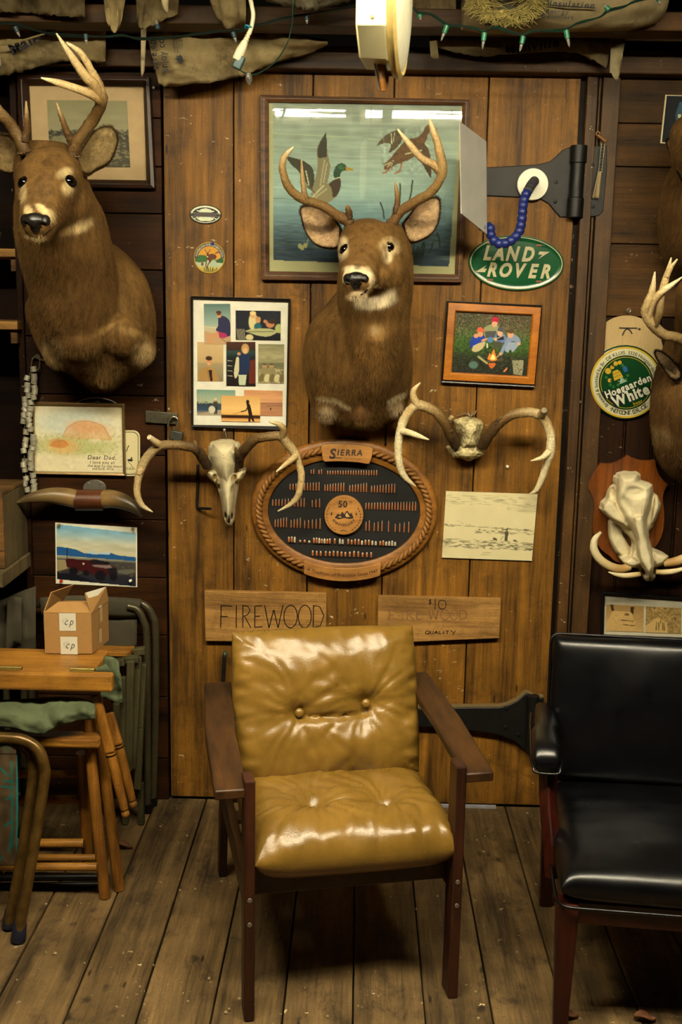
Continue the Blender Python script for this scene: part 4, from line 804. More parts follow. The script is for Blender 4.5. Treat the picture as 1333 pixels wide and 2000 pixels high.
# ---------------- pen sketch print
z=lambda x,y:(760+x*.2551,740+y*.255)
P_=[z(437,857),z(1137,880),z(1093,1390),z(405,1365)]
t=art('sketch_print','unframed cream print of a hunter with dogs on a marsh, below the skull-cap antlers','print',P_)
m=MB(); m.plate(np.array(quad([P_[0],P_[1],P_[2],P_[3]],0)),.006,col='#8a7a52'); m.build('board',PAPER,t,0)
p=Pic((405,857,1137,1390),180,132,'#cdc196',6); p.nz(.03,20,20); I='#4a4630'
p.nz(.9,9,1.1,((p.Y>880)&(p.Y<960))*.5*(p.X<1137),I); p.nz(.7,12,1.1,((p.Y>950)&(p.Y<1000)&(p.X>900))*.4,I)
p.line([(410,1122),(1110,1148)],3,I); p.nz(1.2,5,1.3,((abs(p.Y-1126-(p.X-410)*.03)<10)&((p.X<520)|(p.X>820)))*.9,I); p.nz(1.2,6,1.2,((p.Y>1155)&(p.Y<1185)&(p.X>650))*.7,I); p.nz(1.1,7,1.2,((p.Y>1235)&(p.Y<1305))*.75,I); p.nz(1.,5,1.2,((p.Y>1255)&(p.Y<1310)&(p.X>560))*.8,'#38351f')
p.person(915,1240,95,'#7a7050',I,I,I); p.line([(890,1200),(870,1230)],4,I); p.ell(825,1225,20,9,I,.4); p.line([(815,1225),(812,1242)],3,I); p.line([(838,1230),(842,1244)],3,I); p.ell(985,1232,16,6,I); p.ell(695,1153,9,5,I)
for x,y in ((515,1092),(540,1100),(556,1110),(585,1116),(598,1122),(615,1118)): p.line([(x-5,y),(x,y-3),(x+5,y)],2.5,I)
p.line([(735,1336),(800,1338)],3,I,.7); p.line([(720,1352),(805,1356)],3,I,.6)
picmesh('print',p,quad(P_,0),PRINT,t,.0075)
# ---------------- sepia pair at lower right
z=lambda x,y:(1110+x*.195,870+y*.195)
P_=[z(335,1455),z(1560,1545),z(1555,1960),z(325,1912)]; Ip=[z(362,1483),z(1530,1568),z(1525,1930),z(350,1886)]
t=art('sepia_photos','black framed pair of sepia photographs behind the black chair','picture',P_); frame('frame',quad(P_,0),quad(Ip,0),.02,.012,BLK,t)
p=Pic((0,0,1,1),30,20,'#b5ae98',3); p.a[:6]=p.a[:6]*.72; picmesh('mount_board',p,quad(Ip,0),PAPER,t,.007)
p=Pic((375,1583,757,1862),70,54,'#9c7d4e',2).grad([(0,'#8a6c40'),(1,'#b59560')]); p.poly([(440,1650),(630,1650),(700,1860),(375,1862),(375,1790)],'#b8975f'); p.poly([(415,1583),(450,1583),(455,1650),(430,1650)],'#3a2a18'); p.poly([(620,1595),(660,1595),(650,1680),(620,1650)],'#3a2a18'); p.line([(525,1742),(650,1748)],8,'#4a3820'); p.line([(545,1788),(665,1798)],8,'#4a3820'); p.ell(585,1680,26,14,'#6e5534'); p.nz(.06,3,3); picmesh('photograph',p,quad([z(378,1585),z(755,1603),z(751,1862),z(376,1850)],0),PHOTO,t,.009)
p=Pic((775,1600,1150,1870),70,54,'#8d7446',8); p.nz(.35,3,3); p.poly([(775,1800),(900,1700),(1000,1760),(1010,1870),(775,1870)],'#b8985f'); p.nz(.5,3,3,(p.Y<1720)*.6,'#5a4828')
for x in (890,915,955,970): p.line([(x,1760),(x-4 if x<930 else x+4,1840)],8,'#40331e')
p.line([(935,1730),(935,1770)],6,'#40331e'); picmesh('photograph',p,quad([z(775,1605),z(1130,1622),z(1126,1878),z(772,1866)],0),PHOTO,t,.009)
# ---------------- dark poster at the upper right edge
t=art('dark_poster','dark navy card with cream border at the upper right edge','poster',[(1300,185),(1420,188),(1412,283),(1290,280)])
Oq=quad([(1300,185.5),(1420,189),(1412,284),(1290,280)],0); m=MB(); m.plate(np.array(Oq),.004,col='#c9bd94'); m.build('board',PAPER,t,0)
m=MB(); m.plate(np.array(quad([(1302.5,187.5),(1418,191),(1410,282),(1293,278)],0)),.0012,.004,col='#0b0e14'); m.build('dark_sheet',PAPER,t,0)
m=MB(); m.plate(np.array(quad([(1327,200),(1360,201),(1356,243),(1320,240),(1319,225)],0)),.0012,.0052,col='#2c4650'); m.plate(np.array(quad([(1324,224),(1330,224),(1330,232),(1324,231)],0)),.0005,.0064,col='#b8b290'); m.build('sticker',PAPER,t,0)
def relief(layers,step=1.,vox=.0024,it=3,back=0.):
    # bone modelled from depth layers: (outline px, depth of the rim, extra height, px over which it rises, roundness)
    allp=np.concatenate([np.array(l[0],float) for l in layers]); x0,y0=allp.min(0)-2; x1,y1=allp.max(0)+2
    X,Y=np.meshgrid(np.arange(x0,x1,step),np.arange(y0,y1,step)); H=np.full(X.shape,-1.)
    for P,rim,hh,D,ro in layers:
        P=np.array(P,float); ins=np.zeros(X.shape,bool); d=np.full(X.shape,1e9); n=len(P)
        for i in range(n):
            (ax,ay),(bx,by)=P[i],P[(i+1)%n]
            if ay!=by: ins^=((Y<ay)!=(Y<by))&(X<(bx-ax)*(Y-ay)/(by-ay)+ax)
            dx,dy=bx-ax,by-ay; t_=np.clip(((X-ax)*dx+(Y-ay)*dy)/(dx*dx+dy*dy+1e-9),0,1); d=np.minimum(d,np.hypot(X-ax-t_*dx,Y-ay-t_*dy))
        f=np.clip(d/D,0,1); h=rim+hh*(1-(1-f)**2)**ro; H=np.where(ins,np.maximum(H,h),H)
    m=MB(); ok=H>0; h_,w_=X.shape; idx=-np.ones(X.shape,int); idx[ok]=np.arange(ok.sum()); n=int(ok.sum())
    ys,xs=np.nonzero(ok); fr_=np.array([at(X[a,b],Y[a,b],-H[a,b]) for a,b in zip(ys,xs)]); bk_=fr_.copy(); bk_[:,1]=-.003-back
    q=ok[:-1,:-1]&ok[1:,:-1]&ok[:-1,1:]&ok[1:,1:]; F=[];E={}
    for a,b in zip(*np.nonzero(q)):
        v=(idx[a,b],idx[a,b+1],idx[a+1,b+1],idx[a+1,b]); F.append(v); F.append(tuple(k+n for k in v[::-1]))
        for k in range(4):
            e=(v[k],v[(k+1)%4])
            if (e[1],e[0]) in E: del E[(e[1],e[0])]
            else: E[e]=1
    F+=[(a,a+n,b+n,b) for a,b in E]; m.add(np.concatenate([fr_,bk_]),F); return remesh(m,vox,it)
# ================================================================= oval bullet board
z=lambda x,y:(480+x*.2851,850+y*.2851)
BC=(672.5,995.5); pp=pxpl(*BC,0,-.018); px1=np.linalg.norm(pp.x)
t=thing('bullet_board','oval oak-framed bullet display board with rope edge below the middle deer','display board',at(*BC))
W_OAK=wood('oak','#63390f','#9c6826',0,.45,2.5,.4,False,bmp=.3,grain=1.6); W_OAKL=wood('pale oak','#8f5c26','#b98544',0,.5,2.5,.4,False,bmp=.15)
m=MB(); N_=72; ringsP=[(182,137.5,0),(182,137.5,.014),(178,133.5,.021),(171,127,.023),(160,116,.019),(152,107,.018),(148.5,102.5,.014),(148,102,.004)]
R=np.array([pp.p(oval(0,0,a,b,N_)*np.array([1,1])+np.array([0,-2*(182-a)/34.]),d) for a,b,d in ringsP]); m.rings(R,None,False); m.build('frame',W_OAK,t,50)
m=MB(); m.add(pp.p(oval(0,-2,149,103,N_),.006),[tuple(range(N_))]); m.build('black_panel',plain('black felt','#0b0a0a',.85,var=.2),t,0)
# twisted rope: two strands winding round the oval
m=MB()
for ph in (0,math.pi):
    n=700; th=np.linspace(0,2*math.pi,n); tw=th*40+ph; rad=3.3
    ex,ey=165.5,121.; P=[]
    for a,b in zip(th,tw):
        nx,ny=math.cos(a)/ex,math.sin(a)/ey; l=math.hypot(nx,ny); k=math.cos(b)*rad
        P.append(pp.p([[ex*math.cos(a)+nx/l*k,-1+ey*math.sin(a)+ny/l*k]],.024+math.sin(b)*rad*px1)[0])
    m.tube(np.array(P),np.full(n,3.7*px1),7,smooth=False,caps=False)
m.build('rope',plain('rope fibre','#8f5f26',.6,var=.3,sc=200,bmp=.4),t,60)
def pad(P,d0,d1,mat,name): m=MB(); m.plate(pp.p(np.array(P),0)-np.array([0,d0,0]),d1-d0); return m.build(name,mat,t,30,.002)
L=lambda x,y:((x-673)*.2851,-(y-510)*.2851)
pq=pad([L(*q) for q in ((512,75),(525,62),(600,56),(690,56),(770,62),(848,72),(860,85),(856,130),(840,182),(825,186),(760,176),(673,172),(600,172),(540,176),(524,165))],.018,.041,W_OAKL,'name_plaque')
m=MB(); DK=plain('burnt lettering','#2a170a',.6,var=0); x,y=L(675,120); write(m,pp,'S',x-23,y-9,26,.0417,.035,.15); write(m,pp,'IERRA',x+9,y-3,16,.0417,.03,.15,sx=.95); write(m,pp,'The Bulletsmiths',x+15,y-10.5,4.2,.0417,.0,.1); ringflat(m,pp,np.array([L(565,142),L(590,150),L(650,148),L(655,144)]),np.array([L(570,145),L(592,153),L(648,150),L(652,147)]),.0417); m.build('lettering',DK,t,0)
arc=lambda cx,cy,rx,ry,a0,a1,n=16:[(cx+rx*math.cos(math.radians(a)),cy+ry*math.sin(math.radians(a))) for a in np.linspace(a0,a1,n)]
pad(arc(0,0,177,136,-115.5,-65.5)[0:]+arc(0,0,160,110,-62.5,-118.5),.016,.041,W_OAKL,'motto_plaque')
m=MB(); write_arc(m,pp,'A Tradition of Precision Since 1947',0,0,168,123.5,-114.5,-66,9.2,.0417,.008,True); m.build('lettering',DK,t,0)
pad(oval(*L(673,540),38,38.3,40),.006,.022,W_OAKL,'medallion')
m=MB(); x,y=L(673,540); write(m,pp,'50',x-2,y+16,17,.0227,.035); write(m,pp,'th',x+13,y+24,6,.0227,.01); write_arc(m,pp,'ANNIVERSARY',x,y+1,23,20,206,334,7.5,.0227,.02,True)
flat(m,pp,[(x-18,y-5),(x-12,y+3),(x-7,y+1),(x-3,y+7),(x+1,y+2),(x+6,y+10),(x+11,y+3),(x+15,y+5),(x+19,y-5),(x+12,y-7),(x,y-5),(x-10,y-8)],.0227)
for s_ in(-1,1):
    for k in range(9):
        a=math.radians(-62+k*11) if s_>0 else math.radians(180+62-k*11); cx,cy=x+32*math.cos(a),y-2+30*math.sin(a)
        b=a+s_*1.2; flat(m,pp,[(cx,cy),(cx+4*math.cos(b),cy+4*math.sin(b)),(cx+5*math.cos(b+.3*s_),cy+5*math.sin(b+.3*s_)),(cx+2.6*math.cos(b+.8),cy+2.6*math.sin(b+.8))],.0227)
    flat(m,pp,[(x+s_*24-1.2,y),(x+s_*24+1.2,y),(x+s_*24+1.2,y+4),(x+s_*24,y+6),(x+s_*24-1.2,y+4)],.0227)
stroke(m,pp,[(x-6,y-31),(x,y-28.5),(x+6,y-31)],1.2,.0227); m.build('emblem',DK,t,0)
m=MB()
pic_=plain('etched hill','#d2a566',.6); flat(m,pp,[(x+3,y+1),(x+6,y+6),(x+9,y+1),(x+12,y-3),(x+4,y-3)],.0232); flat(m,pp,[(x-12,y-4),(x-7,y-1),(x-4,y-4)],.0232); m.build('emblem_highlight',pic_,t,0)
rows=[(232,266,232,272,[(445,462,2),(498,515,2),(557,890,20)]),(318,376,320,388,[(303,500,11),(540,668,8),(710,823,7),(858,1015,9)]),(425,488,440,505,[(185,400,11),(455,505,3),(822,1160,18)]),
 (560,632,578,655,[(203,280,5),(312,375,4),(405,510,5),(826,848,2),(882,935,3),(980,980,1),(1026,1118,4)]),(692,732,712,750,[(298,338,3),(376,438,3),(470,580,7),(613,613,1),(648,668,2),(706,895,9),(926,1028,6)]),(785,822,790,832,[(463,518,3),(553,688,6),(718,865,6)])]
COPPER=vcol('copper bullet',.35,.12,120,spec=.6,metal=.35); bl=[]
for ri,(t0,b0,t1,b1,gs) in enumerate(rows):
    for (xa,xb,n) in gs:
        for k in range(n):
            x=xa if n==1 else xa+(xb-xa)*k/(n-1); f=(x-180)/980; tp=t0+(t1-t0)*f; bt=b0+(b1-b0)*f; h=(bt-tp)*(.68+.32*((k+1)/n) if ri<4 else rng.uniform(.75,1.)); 
            if xa==376: h*=.55
            bl.append((x,bt,h,ri))
bl.sort(key=lambda q:-q[2])
CU=lin('#b9764a'); TIP=lin('#e8dcc0')
def bullet(m,x,bt,h,ri):
    a=pp.p([L(x,bt)],.0085)[0]; hh=h*.2851*px1; r=(5.2 if ri<4 else 8.2)*.2851*px1*(1 if ri else .85); bl_=ri>=4
    pf=[(0,r*.9),(hh*.04,r),(hh*.5,r),(hh*.72,r*(.8 if not bl_ else .95)),(hh*.9,r*(.45 if not bl_ else .75)),(hh,r*(.15 if not bl_ else .45)),(hh*1.001,0)]
    c=np.array([CU*.8,CU,CU,CU*1.1,CU*.5+TIP*.5,TIP,TIP]); m.lathe(pf,a-np.array([0,r,0]),nrm(pp.y),8,c if ri!=4 or rng.random()<.6 else np.array([TIP*.8]*7))
for q in bl[:100]: m=MB(); bullet(m,*q); m.build('bullet',COPPER,t,60)
m=MB()
for q in bl[100:]: bullet(m,*q)
m.build('bullet',COPPER,t,60)['kind']='stuff'
m=MB()
for q in bl: 
    a=L(q[0],q[1]+10); stroke(m,pp,[(a[0]-1.6,a[1]),(a[0]+1.6,a[1])],.7,.0066)
m.build('caption_line',plain('caption grey','#3a3836',.7),t,0)['kind']='stuff'
# ================================================================= european-mount skull (left)
z=lambda x,y:(250+x*.2776,730+y*.2776)
t=thing('deer_skull','full deer skull with antlers hanging left of the bullet board','deer skull',at(440,930))
zz=lambda L_:[z(*q) for q in L_]
OUT=[(600,480),(620,472),(650,466),(700,466),(735,470),(752,492),(768,482),(790,510),(785,545),(790,590),(790,640),(800,668),(828,690),(822,716),(800,745),(778,770),(772,820),(762,880),(752,940),(748,1000),(744,1040),(730,1072),(712,1078),(694,1068),(678,1030),(668,985),(660,930),(648,870),(632,815),(612,772),(575,742),(548,712),(548,685),(566,668),(560,640),(564,590),(565,550),(562,515),(580,482)]
V,F,N=relief([(zz(OUT),.035,.05,16,.5),(zz([(600,490),(680,478),(750,492),(780,560),(775,640),(740,720),(720,800),(690,800),(650,740),(600,660),(575,580)]),.07,.085,30,.5),(zz([(640,700),(765,690),(755,830),(742,960),(722,1040),(690,1040),(670,960),(648,830)]),.05,.075,14,.5),(zz([(548,690),(575,672),(620,690),(640,740),(615,772),(575,742)]),.06,.05,8,.5),(zz([(828,690),(800,672),(760,690),(745,740),(778,768),(805,742)]),.06,.05,8,.5)],.6,.0022,9,.0)
px=project(V); C_=np.tile(lin('#cdbf98'),(len(V),1)); fr=((N*(CAM-V)).sum(1)>0)
def carve(x,y,rx,ry,rot,dep,col=None,st=.9):
    global V,C_
    a=soft(px,*z(x,y),rx*.2776,ry*.2776,rot,.3)*fr; V=V+np.array([0,1,0])*(a*dep)[:,None]
    if col: C_=C_*(1-(a*st)[:,None])+lin(col)*(a*st)[:,None]
carve(612,735,22,30,-.2,.022,'#b58c4a',.6); carve(745,735,22,30,.2,.022,'#b58c4a',.6); carve(640,800,14,26,-.15,.012,'#6b5836',.6); carve(737,815,16,38,.15,.012,'#8a744a',.5)
carve(688,1005,10,34,-.1,.02,'#2a2016',.9); carve(728,1005,10,34,.1,.02,'#2a2016',.9); carve(710,1030,7,34,0,.014,'#5a4a30',.7); carve(668,575,5,5,0,.004,'#3a2c1a',.8)
carve(662,690,4,60,0,.002,'#a08a5c',.5); carve(700,610,60,3,.5,.0015,'#a08a5c',.4)
mkobj('skull',V,F,np.clip(C_*(1+.12*fbm(V,40,3)[:,None]),0,1),BONE,t,80)
def an(L_,Ys,R,C,**k): return ([(*z(x,y),Y) for (x,y),Y in zip(L_,Ys)],R,C)
CB=['#2e1e10','#4a341c','#6a5029','#8d744a','#b8a070',AP,AP,AT]
m=MB(); antler(m,[(*z(x,y),Y) for x,y,Y in ((560,655,-.1),(525,590,-.12),(478,530,-.15),(400,508,-.17),(320,500,-.18),(225,510,-.17),(150,570,-.165),(95,660,-.16),(68,760,-.155),(66,850,-.15),(100,925,-.14),(174,973,-.13))],[.016,.0165,.016,.015,.0145,.015,.0145,.014,.0115,.011,.009,.002],CB,12,.09)
antler(m,[(*z(x,y),Y) for x,y,Y in ((500,560,-.14),(482,520,-.16),(470,472,-.17))],[.012,.009,.003],[CB[0],CB[1],'#8d744a'],9,.2); antler(m,[(*z(x,y),Y) for x,y,Y in ((235,505,-.17),(200,485,-.19),(150,445,-.22))],[.012,.0115,.008],['#8d744a',AP,AT]); antler(m,[(*z(x,y),Y) for x,y,Y in ((110,640,-.16),(85,690,-.165),(74,712,-.17))],[.012,.011,.006],[AP,AP,AP]); m.build('antler',ANTLER,t,60)
m=MB(); antler(m,[(*z(x,y),Y) for x,y,Y in ((775,650,-.1),(790,580,-.12),(835,520,-.15),(900,460,-.17),(990,442,-.18),(1070,440,-.175),(1125,495,-.17),(1175,560,-.165),(1205,640,-.16),(1222,730,-.155),(1200,850,-.15),(1150,915,-.14),(1056,967,-.13))],[.016,.0165,.016,.015,.0145,.0145,.0145,.014,.0115,.0115,.0105,.008,.002],CB,12,.09)
antler(m,[(*z(x,y),Y) for x,y,Y in ((790,600,-.13),(768,560,-.15),(757,515,-.17))],[.012,.009,.003],[CB[0],CB[1],'#8d744a'],9,.2); antler(m,[(*z(x,y),Y) for x,y,Y in ((1085,440,-.18),(1095,390,-.19),(1060,355,-.2),(994,336,-.21))],[.012,.011,.008,.003],['#8d744a','#8d744a',AP,AT]); antler(m,[(*z(x,y),Y) for x,y,Y in ((1190,575,-.165),(1150,605,-.19),(1100,645,-.21),(1044,690,-.22))],[.0115,.0095,.007,.002],[AP,AP,AP,AT]); m.build('antler',ANTLER,t,60)
STEEL=plain('screw steel','#9c968a',.35,.8); m=MB(); a=at(441,838,0); m.tube([a+np.array([0,0,0]),a+np.array([0,-.03,0])],[.0025,.0025],8,smooth=False); m.ell(a+np.array([0,-.032,0]),(.0055,.003,.0055)); m.tube([a+np.array([0,-.028,0]),at(442,850,-.03),at(443,866,-.05)],[.001]*3,6); m.build('hook_wire',STEEL,t,60)
# ================================================================= antlers on a skull cap (right)
z=lambda x,y:(760+x*.2551,740+y*.255)
t=thing('skull_cap_antlers','wide antlers on a cut skull cap above the marsh sketch','antlers',at(917,860))
zz=lambda L_:[z(*q) for q in L_]
V,F,N=relief([(zz([(505,325),(540,306),(600,298),(660,302),(700,312),(718,345),(718,385),(700,430),(692,490),(700,530),(736,555),(725,590),(690,600),(665,612),(612,632),(560,615),(500,605),(470,575),(445,530),(460,518),(505,525),(540,510),(548,460),(530,420),(515,380)]),.03,.05,14,.5),(zz([(530,330),(690,330),(700,380),(685,450),(680,530),(560,540),(560,440)]),.05,.06,20,.5)],.6,.0024,2)
n1=fbm(V,35,4,2.); n2=fbm(V,110,3,5.); V=V+N*(n1*.004+n2*.0018)[:,None]; mkobj('skull_cap',V,F,np.clip(lin('#b3a478')*(1+.5*n1+.4*n2)[:,None],.02,1),BONE,t,80)
m=MB(); antler(m,[(*z(x,y),Y) for x,y,Y in ((515,510,-.08),(480,440,-.11),(425,330,-.14),(350,250,-.155),(270,212,-.16),(205,205,-.16),(140,270,-.155),(95,370,-.15),(72,520,-.14),(85,670,-.13),(135,765,-.12),(206,823,-.11))],[.017,.018,.017,.016,.0155,.0155,.0145,.0135,.0125,.0115,.009,.002],['#3a2a16','#4a351c','#6a5029','#8a6e42','#a98f60','#c0a878',AP,AT,AT,AT,AT,AT],12,.1)
antler(m,[(*z(x,y),Y) for x,y,Y in ((225,205,-.165),(193,150,-.17),(190,90,-.175),(242,28,-.18))],[.013,.0115,.009,.002],['#b8a070',AP,AP,AT]); antler(m,[(*z(x,y),Y) for x,y,Y in ((95,400,-.15),(150,410,-.18),(220,435,-.2),(307,466,-.22))],[.012,.010,.0085,.002],[AT]*4); antler(m,[(*z(x,y),Y) for x,y,Y in ((470,390,-.13),(468,320,-.14),(485,288,-.15))],[.012,.01,.006],['#4a351c','#5e4524','#b8a070'],9,.2); m.build('antler',ANTLER,t,60)
m=MB(); antler(m,[(*z(x,y),Y) for x,y,Y in ((715,515,-.08),(760,440,-.11),(840,345,-.14),(940,278,-.155),(1050,258,-.16),(1140,270,-.16),(1205,335,-.155),(1240,440,-.15),(1238,550,-.145),(1210,650,-.135),(1170,770,-.12),(1130,850,-.11),(1078,882,-.1))],[.017,.018,.016,.0155,.0155,.0155,.0145,.014,.0145,.0125,.0105,.008,.002],['#3a2a16','#4a351c','#5e4524','#7a5d34','#a98f60','#c0a878',AP,AT,AT,AT,AT,AT,AT],12,.1)
antler(m,[(*z(x,y),Y) for x,y,Y in ((1150,280,-.16),(1185,260,-.19),(1190,240,-.21))],[.013,.012,.009],['#c0a878','#a98f60','#8a7a5a']); antler(m,[(*z(x,y),Y) for x,y,Y in ((1225,560,-.15),(1180,600,-.165),(1140,615,-.175),(1089,628,-.18))],[.012,.0085,.006,.002],[AT]*4); antler(m,[(*z(x,y),Y) for x,y,Y in ((820,365,-.14),(845,320,-.15),(862,290,-.16))],[.012,.009,.005],['#4a351c','#4a351c','#7a5d34'],9,.2); m.build('antler',ANTLER,t,60)
m=MB(); a=at(*z(622,275),0); m.tube([at(*z(520,285),-.01),at(*z(580,265),-.012),at(*z(620,275),-.014),at(*z(655,270),-.012),at(*z(672,238),-.008)],[.0012]*5,6); m.tube([at(*z(605,262),-.014),at(*z(625,290),-.016),at(*z(640,262),-.014),at(*z(612,285),-.014)],[.0016]*4,6); m.tube([at(*z(622,275),-.014),at(*z(620,300),-.04)],[.0014]*2,6,smooth=False); m.build('hanging_wire',STEEL,t,60)
# ================================================================= warthog skull on its plaque
z=lambda x,y:(1110+x*.195,870+y*.195)
t=thing('warthog_skull_plaque','wild pig skull with curved tusks on a shield-shaped wooden plaque','skull mount',at(1225,1010))
def curve_pts(L_,n=5):
    out=[]
    for i in range(len(L_)):
        a,b,c=np.array(L_[i][:2],float),np.array(L_[(i+1)%len(L_)][:2],float),L_[i][2]
        d=b-a; nn=np.array([-d[1],d[0]]); 
        for k in range(n): f=k/n; out.append(tuple(a+d*f+nn*c*4*f*(1-f)))
    return out
SH=curve_pts([(190,420,-.10),(325,165,0),(330,172,.13),(580,90,0),(585,90,.10),(855,135,0),(858,140,.12),(985,380,.10),(935,560,-.03),(945,760,-.12),(780,1080,-.12),(600,1180,-.12),(400,1090,-.1),(250,900,-.05),(250,640,.08)])
m=MB(); m.plate(ats([(*z(x,y),0) for x,y in SH]),.022); m.build('plaque',wood('plaque wood','#3c1c0a','#86480f',2,.35,2,.5,False,bmp=.1),t,30,.004)
zz=lambda L_:[z(*q) for q in L_]
KNOB=[(497,320),(505,290),(540,272),(600,262),(660,272),(710,268),(732,290),(728,330),(725,350),(780,375),(850,382),(858,440),(862,470),(895,492),(915,545),(938,590),(930,640),(905,690),(885,745),(866,760),(860,820),(835,832),(812,860),(815,920),(835,990),(850,1035),(900,1070),(1012,1105),(1005,1150),(962,1200),(890,1225),(885,1270),(875,1330),(840,1364),(818,1358),(790,1366),(755,1335),(728,1280),(715,1240),(640,1225),(620,1250),(580,1200),(540,1165),(560,1150),(620,1120),(655,1050),(665,1000),(650,960),(610,910),(560,860),(520,810),(450,770),(400,715),(350,670),(338,620),(345,580),(390,540),(410,470),(440,415),(480,400),(515,380),(505,345)]
FORE=[(500,330),(530,285),(700,285),(720,350),(848,392),(855,470),(840,600),(800,720),(790,820),(812,930),(845,1040),(868,1140),(872,1230),(825,1335),(770,1270),(720,1200),(690,1100),(690,980),(640,850),(560,740),(500,640),(480,520),(490,410)]
SNT=[(640,700),(760,690),(780,820),(800,920),(835,1020),(862,1140),(868,1230),(825,1340),(770,1262),(720,1180),(690,1060),(690,960),(655,830)]
CHK=[(345,590),(400,545),(470,560),(560,680),(620,800),(600,840),(530,800),(450,762),(390,710),(345,660)]
CHR=[(865,480),(900,500),(935,590),(925,640),(890,735),(850,800),(825,780),(840,640)]
JAW=[(402,745),(460,770),(530,830),(575,900),(600,980),(640,1050),(655,1080),(600,1130),(545,1138),(480,1080),(430,990),(410,930),(402,830)]
LIP=[(540,1160),(640,1110),(720,1150),(735,1210),(640,1230),(600,1225)]; LIPR=[(845,1045),(1010,1108),(1003,1150),(962,1195),(880,1220),(855,1150)]
V,F,N=relief([(zz(KNOB),.05,.035,12,.5),(zz(FORE),.075,.075,16,.55),(zz(SNT),.10,.075,9,.5),(zz(CHK),.07,.055,9,.5),(zz(CHR),.06,.05,7,.5),(zz(JAW),.025,.035,9,.5),(zz(LIP),.08,.05,7,.5),(zz(LIPR),.08,.05,7,.5)],.55,.0022,14,.02)
px=project(V); C_=np.tile(lin('#d2c49e'),(len(V),1)); fr=((N*(CAM-V)).sum(1)>0)
n0=fbm(V,30,3,1.)
def carve2(x,y,rx,ry,rot,dep,col=None,st=.9):
    global V,C_
    a=soft(px,*z(x,y),rx*.195,ry*.195,rot,.3)*fr; V=V+np.array([0,1,0])*(a*dep)[:,None]
    if col: C_=C_*(1-(a*st)[:,None])+lin(col)*(a*st)[:,None]
carve2(455,470,34,52,.25,.02,'#a98d5c',.5); carve2(455,432,20,12,0,.01,'#5a4426',.7); carve2(880,510,16,40,-.2,.02,'#c09a70',.4); carve2(600,960,14,80,-.55,.02,'#b89a60',.5); carve2(565,900,14,46,-.35,.02,'#3a2c18',.8)
carve2(762,1270,12,44,-.45,.02,'#3a2a16',.9); carve2(868,1232,9,12,0,.012,'#3a2a16',.9); carve2(828,1345,6,40,.1,.012,'#8a744c',.6); carve2(655,700,6,150,-.35,.003,'#a8926a',.3); carve2(745,700,5,150,.0,.003,'#a8926a',.3); carve2(753,542,5,5,0,.003,'#2a1c0c',.9); carve2(565,600,80,120,-.3,.012); carve2(690,470,130,70,0,.010)
V=V+N*(n0*.0015)[:,None]; mkobj('skull',V,F,np.clip(C_*(1+.12*n0[:,None]),0,1),BONE,t,80)
TU=['#b89a60','#a98450','#c9b07c','#d8c698','#dccfa8','#c9b48a']
for nm,P,R in (('upper_tusk',((620,1215),(520,1235),(420,1210),(320,1140),(262,1040),(270,940),(332,868)),(.012,.0135,.0145,.0135,.0125,.010,.0045)),('upper_tusk',((960,1180),(1060,1165),(1144,1140),(1260,1080),(1330,990),(1320,880),(1270,800)),(.012,.0135,.0145,.0135,.0125,.010,.0045)),('lower_tusk',((720,1290),(640,1300),(560,1305),(480,1292),(405,1268)),(.008,.009,.0085,.006,.0015)),('lower_tusk',((885,1268),(960,1270),(1050,1262),(1144,1238),(1250,1180)),(.008,.009,.0085,.006,.0015))):
    m=MB(); n=len(P); antler(m,[(*z(x,y),-.11-.04*k/n) for k,(x,y) in enumerate(P)],list(R),TU if nm=='upper_tusk' else ['#b89a60','#d8c698','#dccfa8'],12,.03); m.build(nm,BONE,t,60)
# ================================================================= round beer sign and the cardboard disc behind it
t=thing('cardboard_disc','round corrugated cardboard disc behind the green beer sign','cardboard disc',at(1224.6,688)); CARD=plain('pale corrugated card','#b39868',.85,var=.1,sc=30,scale=(8,1,1),bmp=.5)
pp=pxpl(1224.6,688,0); m=MB(); m.plate(pp.p(oval(0,0,70.6,71.5,56)),.006); m.build('disc',CARD,t,30)
m=MB(); TW=plain('black twine','#1c1a1c',.7)
g=lambda x,y,Y=-.009:at(1110+x*.22,480+y*.22,Y)
m.tube([g(465,728),g(615,730)],[.0014]*2,6,smooth=False); m.ell(g(635,740),(.004,.002,.003),nu=8,nv=6); m.ell(g(465,728),(.003,.002,.002),nu=8,nv=6); m.build('crossbow_stick',TW,t)
m=MB(); m.tube([g(483,795),g(505,752),g(530,735),g(552,750),g(572,782)],[.0018]*5,6); m.build('twine_loop',TW,t)
m=MB(); a=at(1226,606,0); m.tube([a,a+np.array([0,-.02,0])],[.002]*2,8,smooth=False); th=np.linspace(0,2*math.pi,20); m.tube(np.stack([a[0]+.006*np.cos(th),np.full(20,a[1]-.022),a[2]+.006*np.sin(th)],1),[.0016]*20,8,smooth=False); m.tube([a+np.array([-.003,-.02,-.005]),g(512,625,-.006)],[.0006]*2,5,smooth=False); m.tube([a+np.array([.003,-.02,-.005]),g(555,625,-.006)],[.0006]*2,5,smooth=False)
tag(m.build('screw_eye',STEEL,None,60),'steel screw eye with thread loop above the cardboard disc','screw eye')
t=thing('beer_sign','round green enamel beer sign with cream ring overlapping the cardboard disc','sign',at(1222,747))
pp=pxpl(1222,747,-.008,.0); TIN=vcol('enamelled tin',.22,.04,30,spec=.5)
m=MB(); prof=[(72.6,0),(72.6,.003),(71,.006),(68,.0068),(56,.0085),(0.01,.011)]
ringc=[lin('#0d3218')]*6; R=np.array([pp.p(oval(0,0,r,r,64),d) for r,d in prof]); m.rings(R,np.array(ringc),False); m.add(R[0],[tuple(range(64))],lin('#0d3218')); m.build('dished_disc',TIN,t,60)
